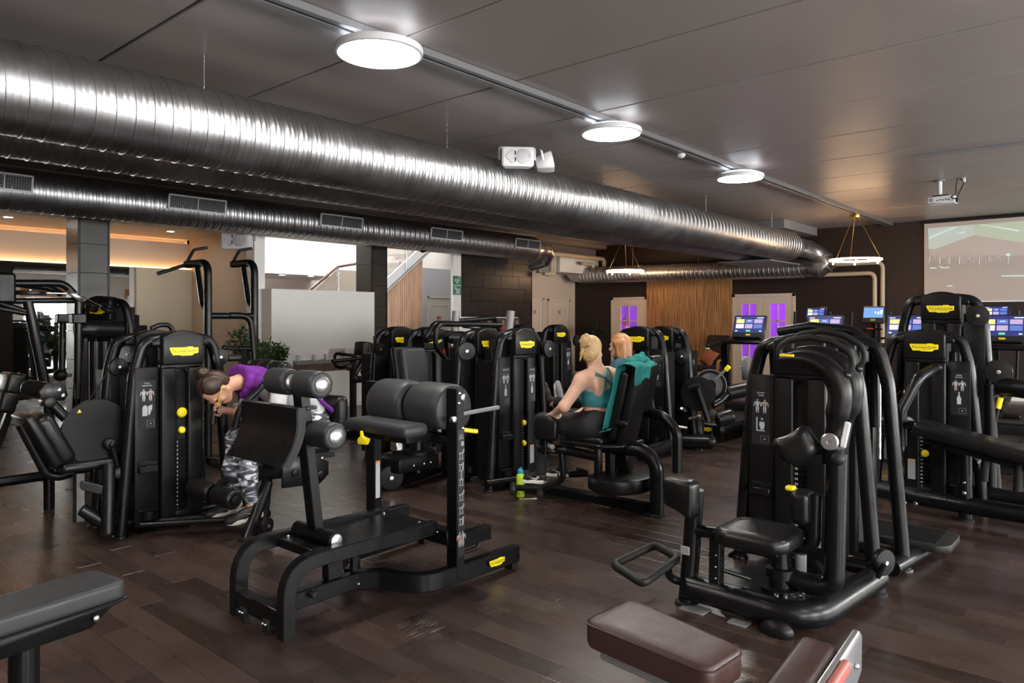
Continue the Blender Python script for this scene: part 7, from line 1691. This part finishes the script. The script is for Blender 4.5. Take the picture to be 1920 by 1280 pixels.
def camo():
    m = bpy.data.materials.new('camo_leggings'); m.use_nodes = True; nt = m.node_tree; b = nt.nodes['Principled BSDF']; tc = nt.nodes.new('ShaderNodeTexCoord'); mp = nt.nodes.new('ShaderNodeMapping'); mp.inputs['Scale'].default_value = (1.0, 1.0, 2.6)
    n = nt.nodes.new('ShaderNodeTexNoise'); n.inputs['Scale'].default_value = 6.5; n.inputs['Detail'].default_value = 2.0; n.inputs['Distortion'].default_value = 2.2; r = nt.nodes.new('ShaderNodeValToRGB'); e = r.color_ramp.elements
    e[0].position = .36; e[0].color = (.018, .020, .028, 1); e[1].position = .63; e[1].color = (.58, .59, .64, 1); x = e.new(.47); x.color = (.040, .044, .056, 1); x = e.new(.55); x.color = (.16, .165, .19, 1)
    nt.links.new(tc.outputs['Object'], mp.inputs['Vector']); nt.links.new(mp.outputs['Vector'], n.inputs['Vector']); nt.links.new(n.outputs['Fac'], r.inputs['Fac']); nt.links.new(r.outputs['Color'], b.inputs['Base Color']); b.inputs['Roughness'].default_value = .6
    return m
M_CAMO = camo()
def shoe(parent, heel, toe, up, upper, sole, ankle=None, label=None, mark=None, sw=None):
    """trainer from heel to toe (points at sole level), up = sole normal"""
    h, t = V3(heel), V3(toe); X = (t - h).normalized(); U = V3(up); U = (U - X * U.dot(X)).normalized(); S = X.cross(U); L = (t - h).length; c = lambda x, s, z: h + X * x * L + S * s + U * z
    R = Matrix((X, S, U)).transposed()
    pr = [el(c(.14, 0, .050), (.055, .034, .045), R, .02), rc(c(.20, 0, .065), c(.55, 0, .050), .036, .036, .03), el(c(.72, 0, .035), (.085, .042, .034), R, .03), el(c(.88, 0, .028), (.045, .036, .026), R, .02), rc(c(.16, 0, .07), c(.20, 0, .105), .036, .034, .02)]
    o = sdf_part('shoe', pr, upper, parent, .006, clip=lambda X_, Y_, Z_: -((X_ - h.x) * U.x + (Y_ - h.y) * U.y + (Z_ - h.z) * U.z) + .012)
    out = [(-.01, .020), (.03, .032), (.16, .037), (.40, .034), (.60, .040), (.78, .046), (.92, .036), (1.01, .014)]
    poly = [(x * L, s) for x, s in out] + [(x * L, -s) for x, s in out[::-1]]
    g = G(); rings = []
    for z, k, rise in ((0, .94, 0), (.008, 1.0, 0), (.022, 1.03, .0), (.030, .99, 0)): rings.append([h + X * (x * (1 if k == 1 else 1)) + S * (s * k) + U * (z + .018 * max(0, x / L - .75) ** 2 * 16 * .4) for x, s in poly])
    sweep(g, None, rings, True); l = wloc(o); part('sole', g, sole, o)
    if mark is not None:
        for sg in (-1, 1):
            sp = [(.08, .055), (.20, .034), (.34, .036), (.60, .066), (.36, .050), (.22, .050), (.12, .072)]
            g = G(); pts = []
            for x, z in sp:
                q = c(x, sg * .07, z)
                d = field_at(pr, q)
                mv = 0
                while d > .0008 and mv < .062: st_ = min(d * .9, .062 - mv + 1e-4); q = q - S * sg * st_; mv += st_; d = field_at(pr, q)
                pts.append(q + S * sg * .003)
            g.add(pts, [(0, 1, 6), (1, 2, 5, 6), (2, 3, 4, 5)]) ; part('side_mark', g, mark, o)
    return o

# ---------------------------------------------------------------- woman in purple and grey on the abdominal machine
t = thing('person', 'woman with a brown bun and yellow glasses bent forward in the abdominal machine', 'person', (3.0, 4.95, .60))
vy = 4.95; L_, R_ = -1, 1     # her left is towards -y
fr = head_frame((2.51, 4.93, 1.045), (-.14, -.10, -1), (-1, 0, .16))
nk = V3((2.72, vy, 1.085)); arms = []; legs = []; tors = []
tors += [el((3.27, vy, .71), (.15, .165, .125), None, .05), rc((3.27, vy, .76), (3.22, vy, .93), .130, .122, .06), rc((3.20, vy, .95), (2.98, vy, 1.04), .125, .125, .06), rc((2.98, vy - .11, 1.06), (2.98, vy + .11, 1.06), .085, .085, .05), rc((3.0, vy, 1.06), nk, .085, .055, .05)]
for s in (-1, 1):
    sh = V3((2.93, vy + s * .165, 1.07)); elb = V3((2.84, vy + s * .225, .82)); wr = V3((2.675, vy + s * .185, .865))
    arms += [rc(sh, elb, .052, .040, .03), rc(elb, wr, .038, .025, .02)]
    legs += [rc((3.25, vy + s * .085, .68), (2.72, vy + s * .10, .665), .092, .060, .05), rc((2.72, vy + s * .10, .66), (2.70, vy + s * .11, .42), .056, .050, .03), rc((2.70, vy + s * .11, .44), (2.735, vy + s * .12, .20), .054, .034, .03), el((2.705, vy + s * .11, .44), (.052, .052, .10), None, .03)]
hands = hand((2.68, vy - .185, .865), (-1, .02, .30), (.1, .9, .3), 1, (.7, .9, .5)) + hand((2.68, vy + .185, .865), (-1, -.02, .30), (.1, -.9, .3), -1, (.7, .9, .5))
feet = [rc((2.735, vy + s * .12, .20), (2.66, vy + s * .12, .15), .032, .028, .02) for s in (-1, 1)]
body = tors + head_prims(fr, nk) + arms + legs + hands + feet
pb = sdf_part('body', body, MT['skin'], t, .0055)
sdf_part('leggings', legs + tors[:2], M_CAMO, t, .006, grow=.008, clip=lambda X, Y, Z: np.maximum(.225 - Z, Z - .85))
slv = [rc(V3((2.93, vy + s * .165, 1.07)), V3((2.855, vy + s * .22, .85)), .056, .046, .03) for s in (-1, 1)]
wob = lambda X, Y, Z: .004 * np.sin(38 * X + 9 * Z) * np.sin(31 * Z + 14 * Y)
sdf_part('grey_top', tors[1:] + slv, MT['heather_grey'], t, .007, grow=.014, wob=wob, clip=lambda X, Y, Z: np.maximum(.64 - Z, 2.80 - X))
# purple hood lying round the neck, purple side panel at the hem
c0, Rh, Fh, Uh = fr; ring = []
axn = (V3((3.05, vy, 1.08)) - c0).normalized(); e1 = axn.cross(V3((0, 1, 0))).normalized(); e2 = axn.cross(e1)
cn = V3((2.715, vy, 1.085))
for k in range(14):
    a = 2 * PI * k / 14; b_ = 2 * PI * (k + 1) / 14; f = lambda q: cn + e1 * math.cos(q) * .095 + e2 * math.sin(q) * .105 + axn * (.015 * math.sin(2 * q))
    ring.append(rc(f(a), f(b_), .030, .030, .015))
hood = ring + [el((2.80, vy, 1.14), (.11, .13, .055), None, .03), rc((2.79, vy - .11, 1.09), (2.76, vy - .09, .98), .04, .022, .02), rc((2.79, vy + .11, 1.09), (2.76, vy + .09, .98), .04, .022, .02)]
sdf_part('purple_hood', hood, MT['purple_knit'], t, .006, wob=lambda X, Y, Z: .006 * np.sin(60 * X + 20 * Y) * np.sin(50 * Z))
for s in (-1, 1): sdf_part('purple_hem', [rc((3.14, vy + s * .150, 1.03), (3.40, vy + s * .125, .82), .012, .020, .02)], MT['purple_knit'], t, .006)
lc = lambda x, y, z: c0 + Rh * x + Fh * y + Uh * z; Mh = Matrix((Rh, Fh, Uh)).transposed()
hb = [el(lc(0, -.030, .042), (.086, .098, .092), Mh, .02), el(lc(0, -.060, -.010), (.074, .070, .080), Mh, .03)]
sdf_part('hair', hb, MT['hair_brown'], t, .005, wob=lambda X, Y, Z: .0025 * np.sin(150 * (Y + .3 * X)) , clip=lambda X, Y, Z: ((X - c0.x) * Fh.x + (Y - c0.y) * Fh.y + (Z - c0.z) * Fh.z) - (.066 + .40 * ((X - c0.x) * Uh.x + (Y - c0.y) * Uh.y + (Z - c0.z) * Uh.z)))
bun = lc(0, -.105, .115); sdf_part('hair_bun', [el(bun, (.050, .045, .045), Mh, .01), rc(bun - Uh * .03, lc(0, -.07, .08), .028, .032, .02)] + [rc(bun + (Rh * math.cos(a) + Uh * math.sin(a)) * .040, bun + (Rh * math.cos(a + 1.3) + Uh * math.sin(a + 1.3)) * .040 - Fh * .014, .014, .013, .006) for a in (0, 1.2, 2.4, 3.6, 4.8)], MT['hair_brown'], t, .005)
gl = thing('eyeglasses', 'yellow framed glasses on the bent woman', 'glasses', lc(0, .09, .0))
for s in (-1, 1):
    g = G(); tube(g, [lc(s * .033 + .026 * math.cos(a), .100 - .004 * abs(math.cos(a)), -.004 + .020 * math.sin(a)) for a in [2 * PI * k / 20 for k in range(20)]], .0026, closed=True, seg=8); part('rim', g, MT['lens_frame_yellow'], gl)
    g = G(); tube(g, [lc(s * .060, .096, .004), lc(s * .082, .03, .006), lc(s * .084, -.02, .0)], .0030, .01, 8); part('temple', g, MT['lens_frame_yellow'], gl)
g = G(); tube(g, [lc(-.008, .102, .0), lc(.008, .102, .0)], .0025, 0, 8); part('bridge', g, MT['lens_frame_yellow'], gl)
for s in (-1, 1):
    g = G(); ball(g, lc(s * .033, .083, -.004), (.010, .010, .010)); part('eye', g, MT['eye_dark'], t)
    hx = 2.765; shoe(t, (2.80, vy + s * .125, .118), (2.535, vy + s * .14, .100), (0.08, 0, 1), MT['shoe_black'], MT['shoe_sole'], mark=MT['shoe_sole'])
    sdf_part('sock', [rc((2.735, vy + s * .12, .215), (2.745, vy + s * .122, .175), .040, .042, .01)], MT['sock'], t, .006)

# ---------------------------------------------------------------- blonde woman on the abductor
t = thing('person', 'blonde woman in a strappy teal top and black leggings seated with her back turned', 'person', (5.02, 3.42, .59))
uy = 5.02
tors = [el((uy, 3.40, .685), (.175, .135, .105), None, .05), rc((uy - .01, 3.40, .74), (uy - .01, 3.41, .84), .118, .112, .06), el((uy - .01, 3.42, .86), (.140, .105, .09), None, .05), el((uy - .01, 3.43, .965), (.150, .110, .12), None, .05), rc((uy - .12, 3.42, 1.055), (uy + .11, 3.40, 1.065), .068, .068, .05), rc((uy, 3.42, 1.08), (uy - .01, 3.44, 1.17), .075, .052, .05),
        el((uy - .08, 3.52, .95), (.06, .055, .06), None, .03), el((uy + .07, 3.52, .95), (.06, .055, .06), None, .03), el((uy - .09, 3.345, 1.0), (.06, .03, .08), None, .04), el((uy + .08, 3.34, 1.0), (.06, .03, .08), None, .04)]
fr = head_frame((uy + .0, 3.475, 1.270), (.97, .20, -.16), (.06, .10, 1))
shl, ell, wrl = V3((uy - .205, 3.43, 1.045)), V3((4.705, 3.53, .835)), V3((4.80, 3.70, .755))
shr, elr, wrr = V3((uy + .19, 3.41, 1.055)), V3((uy + .255, 3.47, .82)), V3((uy + .06, 3.60, .765))
arms = [rc(shl, ell, .058, .044, .04), rc(ell, wrl, .043, .027, .025), rc(shr, elr, .058, .044, .04), rc(elr, wrr, .043, .027, .025), rc((uy - .13, 3.42, 1.06), shl, .062, .060, .05), rc((uy + .12, 3.40, 1.07), shr, .062, .060, .05)]
hands = hand(wrl, (.25, .9, -.25), (0, 0, -1), -1, (.25, .3, .25)) + hand(wrr, (-.95, .25, -.15), (.1, -.2, -1), 1, (.35, .35, .3), .3)
legs = [rc((uy - .10, 3.42, .665), (4.855, 3.87, .665), .108, .070, .06), rc((4.855, 3.87, .66), (4.85, 3.88, .24), .062, .040, .04), el((4.85, 3.86, .46), (.058, .062, .12), None, .04),
        rc((uy + .10, 3.42, .665), (5.21, 3.87, .665), .108, .070, .06), rc((5.21, 3.87, .66), (5.20, 3.88, .24), .062, .040, .04), el((5.20, 3.86, .46), (.058, .062, .12), None, .04)]
body = tors + head_prims(fr, (uy - .008, 3.435, 1.13), .050) + arms + legs + hands + [rc((4.85, 3.88, .24), (4.85, 3.92, .19), .036, .03, .02), rc((5.20, 3.88, .24), (5.20, 3.92, .19), .036, .03, .02)]
sdf_part('body', body, MT['skin_fair'], t, .0055)
sdf_part('leggings', legs + tors[:2], MT['knit_black'], t, .006, grow=.006, clip=lambda X, Y, Z: np.maximum(.215 - Z, Z - .815 - .25 * (Y - 3.4)))
wob2 = lambda X, Y, Z: .003 * np.sin(70 * Z + 18 * X) * np.cos(9 * X)
sdf_part('teal_top', tors[1:5] + tors[6:8], MT['teal_fabric'], t, .006, grow=.010, wob=wob2, clip=lambda X, Y, Z: np.maximum(.815 - Z - .06 * (X - uy), np.maximum(Z - .965 - .55 * np.maximum(Y - 3.40, 0) - .10 * (X - uy), np.abs(X - uy + .005) - .20)))
def strap(pts, nm='strap'):
    q = []
    for i in range(len(pts) - 1):
        for k in range(7): q.append(V3(pts[i]).lerp(V3(pts[i + 1]), k / 7))
    q.append(V3(pts[-1])); o = []
    for p in q:
        p = V3((p.x, 3.10 if p.z < 1.11 else 3.25, p.z)); d = field_at(body, p)
        for _ in range(24):
            if d < .0005: break
            p = p + V3((0, 1, 0)) * d * .9; d = field_at(body, p)
        e_ = .004; nn = V3([field_at(body, p + V3([e_ if i == q else 0 for i in range(3)])) - field_at(body, p - V3([e_ if i == q else 0 for i in range(3)])) for q in range(3)]).normalized()
        o.append(p + nn * .004)
    g = G(); tube(g, o, .0068, 0, 8); part(nm, g, MT['teal_fabric'], t)
z0 = .95
strap([(uy - .145, 0, 1.085), (uy - .03, 0, 1.055), (uy + .06, 0, 1.0), (uy + .125, 0, z0)]); strap([(uy - .13, 0, 1.10), (uy - .03, 0, 1.05), (uy + .05, 0, .99), (uy + .09, 0, z0)]); strap([(uy + .03, 0, 1.13), (uy - .025, 0, 1.06), (uy - .05, 0, 1.0), (uy - .06, 0, z0)]); strap([(uy + .06, 0, 1.13), (uy + .05, 0, 1.06), (uy + .035, 0, 1.0), (uy + .03, 0, z0)])
c0, Rh, Fh, Uh = fr; lc = lambda x, y, z: c0 + Rh * x + Fh * y + Uh * z; Mh = Matrix((Rh, Fh, Uh)).transposed()
sdf_part('hair', [el(lc(0, -.024, .036), (.085, .104, .094), Mh, .02), el(lc(0, -.058, -.028), (.070, .060, .074), Mh, .03), rc(lc(0, -.095, .06), lc(0, -.12, .10), .045, .03, .02)], MT['hair_blonde'], t, .005, wob=lambda X, Y, Z: .0022 * np.sin(170 * (X + .5 * Y)), clip=lambda X, Y, Z: ((X - c0.x) * Fh.x + (Y - c0.y) * Fh.y + (Z - c0.z) * Fh.z) - (.048 + .40 * ((X - c0.x) * Uh.x + (Y - c0.y) * Uh.y + (Z - c0.z) * Uh.z)))
bun = lc(.0, -.112, .070)
sdf_part('hair_bun', [el(bun, (.054, .048, .050), Mh, .01)] + [rc(bun + (Rh * math.cos(a) + Uh * math.sin(a)) * .042 - Fh * .012, bun + (Rh * math.cos(a + 1.2) + Uh * math.sin(a + 1.2)) * .042 - Fh * .022, .016, .015, .008) for a in (0, 1.05, 2.1, 3.14, 4.2, 5.2)] + [rc(bun - Uh * .03 - Rh * .02, lc(-.045, -.115, -.03), .020, .012, .02), rc(lc(-.045, -.115, -.03), lc(-.06, -.118, -.09), .012, .006, .02)], MT['hair_blonde'], t, .005)
for s in (-1, 1):
    g = G(); ball(g, lc(s * .033, .083, -.004), (.010, .010, .010)); part('eye', g, MT['eye_dark'], t)
for x in (4.85, 5.20): shoe(t, (x, 3.845, .145), (x - .02, 4.10, .125), (0, .06, 1), MT['shoe_black'], MT['shoe_sole'], mark=MT['shoe_sole'])
# towel over her backrest
M0 = thing('gym_towel', 'teal towel draped over the backrest behind the blonde woman', 'towel', (uy, 3.08, .6))
def backpt(z, off): return 3.115 - (z - .855) * math.tan(math.radians(14)) + off
prof = []
for k in range(14): z = .66 + (1.18 - .66) * k / 13; prof.append((backpt(z, .070), z))
prof += [(3.04, 1.20), (2.98, 1.195)]
for k in range(8): z = 1.17 - (1.17 - 1.06) * k / 7; prof.append((backpt(z, -.095), z))
rings = []; nx = 18; vs = []; fs = []
for j, (y, z) in enumerate(prof):
    for i in range(nx + 1):
        a = i / nx; x = (uy - .185 + .36 * a) if j < 14 else (uy - .185 + .22 * a if j > 16 else uy - .195 + .33 * a); f = .008 * math.sin(9 * a + j * .35) + .005 * math.sin(21 * a - j * .2)
        side = -1 if j > 15 else 1
        dz = -.035 * math.sin(3 * a + 1.2) if j == len(prof) - 1 else 0
        xo = -.02 * (1 - j / 8) if j < 8 else 0
        vs.append((x + xo, y + side * abs(f), z + f * .8 + dz))
m_ = nx + 1
for j in range(len(prof) - 1):
    for i in range(nx): fs.append((j * m_ + i, j * m_ + i + 1, (j + 1) * m_ + i + 1, (j + 1) * m_ + i))
g = G(); g.add(vs, fs); o = part('cloth', g, MT['towel_teal'], M0, 80); sm = o.modifiers.new('thickness', 'SOLIDIFY'); sm.thickness = .008; sm.offset = 0
# seat end of the towel, gathered folds at the top
g = G(); vs = []; fs = []
for j in range(8):
    q = j / 7
    for i in range(nx + 1):
        a = i / nx; vs.append((uy - .195 + .10 * q * (1 - a) + .36 * a * (1 - .25 * q), 3.19 + .22 * q, .665 - .055 * math.sin(q * 1.57) + .006 * math.sin(8 * a + 3 * q)))
for j in range(7):
    for i in range(nx): fs.append((j * m_ + i, j * m_ + i + 1, (j + 1) * m_ + i + 1, (j + 1) * m_ + i))
g.add(vs, fs); o = part('seat_flap', g, MT['towel_teal'], M0, 80); sm = o.modifiers.new('thickness', 'SOLIDIFY'); sm.thickness = .008; sm.offset = 0
sdf_part('gathered_fold', [rc((uy - .11, 3.05, 1.20), (uy + .02, 3.04, 1.225), .030, .032, .02), rc((uy + .02, 3.04, 1.225), (uy + .13, 3.03, 1.20), .032, .028, .02), rc((uy - .02, 3.05, 1.22), (uy + .06, 3.04, 1.25), .022, .024, .015)], MT['towel_teal'], M0, .007, wob=lambda X, Y, Z: .006 * np.sin(55 * X + 30 * Z))

# ---------------------------------------------------------------- woman in the blue jumper on the leg extension
t = thing('person', 'woman with reddish shoulder-length hair in a dark blue jumper facing left', 'person', (6.58, 4.12, .58))
ux = 6.48; fr = head_frame((ux - .01, 4.14, 1.255), (-.10, .98, -.10), (0, .10, 1))
tors = [el((ux, 4.10, .68), (.17, .14, .11), None, .05), rc((ux, 4.09, .73), (ux, 4.07, .88), .130, .130, .06), el((ux, 4.07, .98), (.155, .115, .14), None, .05), rc((ux - .13, 4.06, 1.06), (ux + .13, 4.06, 1.06), .068, .068, .05), rc((ux, 4.06, 1.07), (ux, 4.10, 1.16), .07, .052, .05)]
arms = []
for s in (-1, 1):
    a_, b_, c_ = V3((ux + s * .185, 4.06, 1.035)), V3((ux + s * .235, 4.10, .80)), V3((ux + s * .20, 4.34, .76)); arms += [rc(a_, b_, .055, .044, .04), rc(b_, c_, .042, .028, .025)]
hands = hand((ux - .20, 4.33, .762), (0, 1, -.1), (1, 0, -.2), -1, (.6, .8, .5)) + hand((ux + .20, 4.33, .762), (0, 1, -.1), (-1, 0, -.2), 1, (.6, .8, .5))
legs = []
for s in (-1, 1): legs += [rc((ux + s * .10, 4.14, .655), (ux + s * .10, 4.58, .66), .098, .066, .06), rc((ux + s * .10, 4.58, .66), (ux + s * .10, 4.92, .60), .060, .038, .04)]
body = tors + head_prims(fr, (ux, 4.08, 1.12)) + arms + legs + hands + [rc((ux + s * .10, 4.92, .60), (ux + s * .10, 4.99, .60), .036, .03, .02) for s in (-1, 1)]
sdf_part('body', body, MT['skin_fair'], t, .007)
sdf_part('blue_jumper', tors + arms + [rc((ux, 4.065, 1.10), (ux, 4.085, 1.145), .068, .066, .02)], MT['jumper_blue'], t, .007, grow=.013, wob=lambda X, Y, Z: .004 * np.sin(40 * Z + 20 * X) * np.sin(25 * X + 11 * Y), clip=lambda X, Y, Z: np.maximum(np.maximum(.66 - Z, Z - 1.155), np.maximum(Y - 4.32, 0 * X - 1)))
sdf_part('trousers', legs + tors[:1], MT['knit_black'], t, .008, grow=.009, clip=lambda X, Y, Z: np.maximum(Y - 4.91, Z - .76))
c0, Rh, Fh, Uh = fr; lc = lambda x, y, z: c0 + Rh * x + Fh * y + Uh * z; Mh = Matrix((Rh, Fh, Uh)).transposed()
hp = [el(lc(0, -.022, .038), (.088, .104, .096), Mh, .02)] 
for s in (-1, 1): hp += [rc(lc(s * .066, -.005, .03), lc(s * .078, -.03, -.10), .034, .026, .03), rc(lc(s * .05, -.07, .02), lc(s * .065, -.075, -.13), .045, .030, .03)]
hp += [rc(lc(0, -.09, .02), lc(0, -.095, -.13), .055, .040, .03)]
sdf_part('hair', hp, MT['hair_red'], t, .006, wob=lambda X, Y, Z: .003 * np.sin(120 * X + 60 * Y), clip=lambda X, Y, Z: np.minimum(((X - c0.x) * Fh.x + (Y - c0.y) * Fh.y + (Z - c0.z) * Fh.z) - (.030 + .55 * np.maximum(((X - c0.x) * Uh.x + (Y - c0.y) * Uh.y + (Z - c0.z) * Uh.z), -.02)), .08 - 0 * X))
for s in (-1, 1):
    g = G(); ball(g, lc(s * .033, .084, -.004), (.010, .010, .010)); part('eye', g, MT['eye_dark'], t)
    shoe(t, (ux + s * .10, 5.035, .575), (ux + s * .12, 5.075, .815), (0, -1, .15), MT['shoe_grey'] if s > 0 else MT['shoe_black'], MT['shoe_sole'])
# ---------------------------------------------------------------- figure in the violet studio, seen through the single door
t = thing('person', 'person in violet light seen through the glazed single door', 'person', (17.6, 10.55, 0))
px_, py_ = 17.6, pu(1173, 600, 17.6).y
hd = V3((px_, py_, 1.46))
pr_ = [el(hd, (.085, .08, .11), None, .02), rc(hd - V3((0, 0, .08)), hd - V3((0, 0, .2)), .05, .06, .03), el((px_, py_, 1.08), (.13, .19, .24), None, .05), rc((px_, py_ - .14, 1.20), (px_, py_ + .14, 1.20), .07, .07, .05), el((px_, py_, .82), (.13, .17, .12), None, .05)]
for s in (-1, 1): pr_ += [rc((px_, py_ + s * .18, 1.2), (px_ + .02, py_ + s * .25, .92), .05, .04, .03), rc((px_ + .02, py_ + s * .25, .92), (px_ - .1, py_ + s * .2, .72), .04, .03, .02), rc((px_, py_ + s * .09, .8), (px_, py_ + s * .1, .45), .085, .06, .04), rc((px_, py_ + s * .1, .45), (px_, py_ + s * .1, .03), .055, .04, .03), rc((px_, py_ + s * .1, .04), (px_ - .15, py_ + s * .1, .035), .035, .03, .02)]
sdf_part('body', pr_, MT['skin'], t, .014)
sdf_part('top', pr_[2:6] + pr_[5:7] + pr_[9:11], mat('violet_top', (.30, .10, .40), .8), t, .014, grow=.014, clip=lambda X, Y, Z: np.maximum(.75 - Z, Z - 1.27))
sdf_part('hair', [el(hd + V3((.02, 0, .03)), (.095, .095, .11), None, .02)], MT['hair_brown'], t, .012)
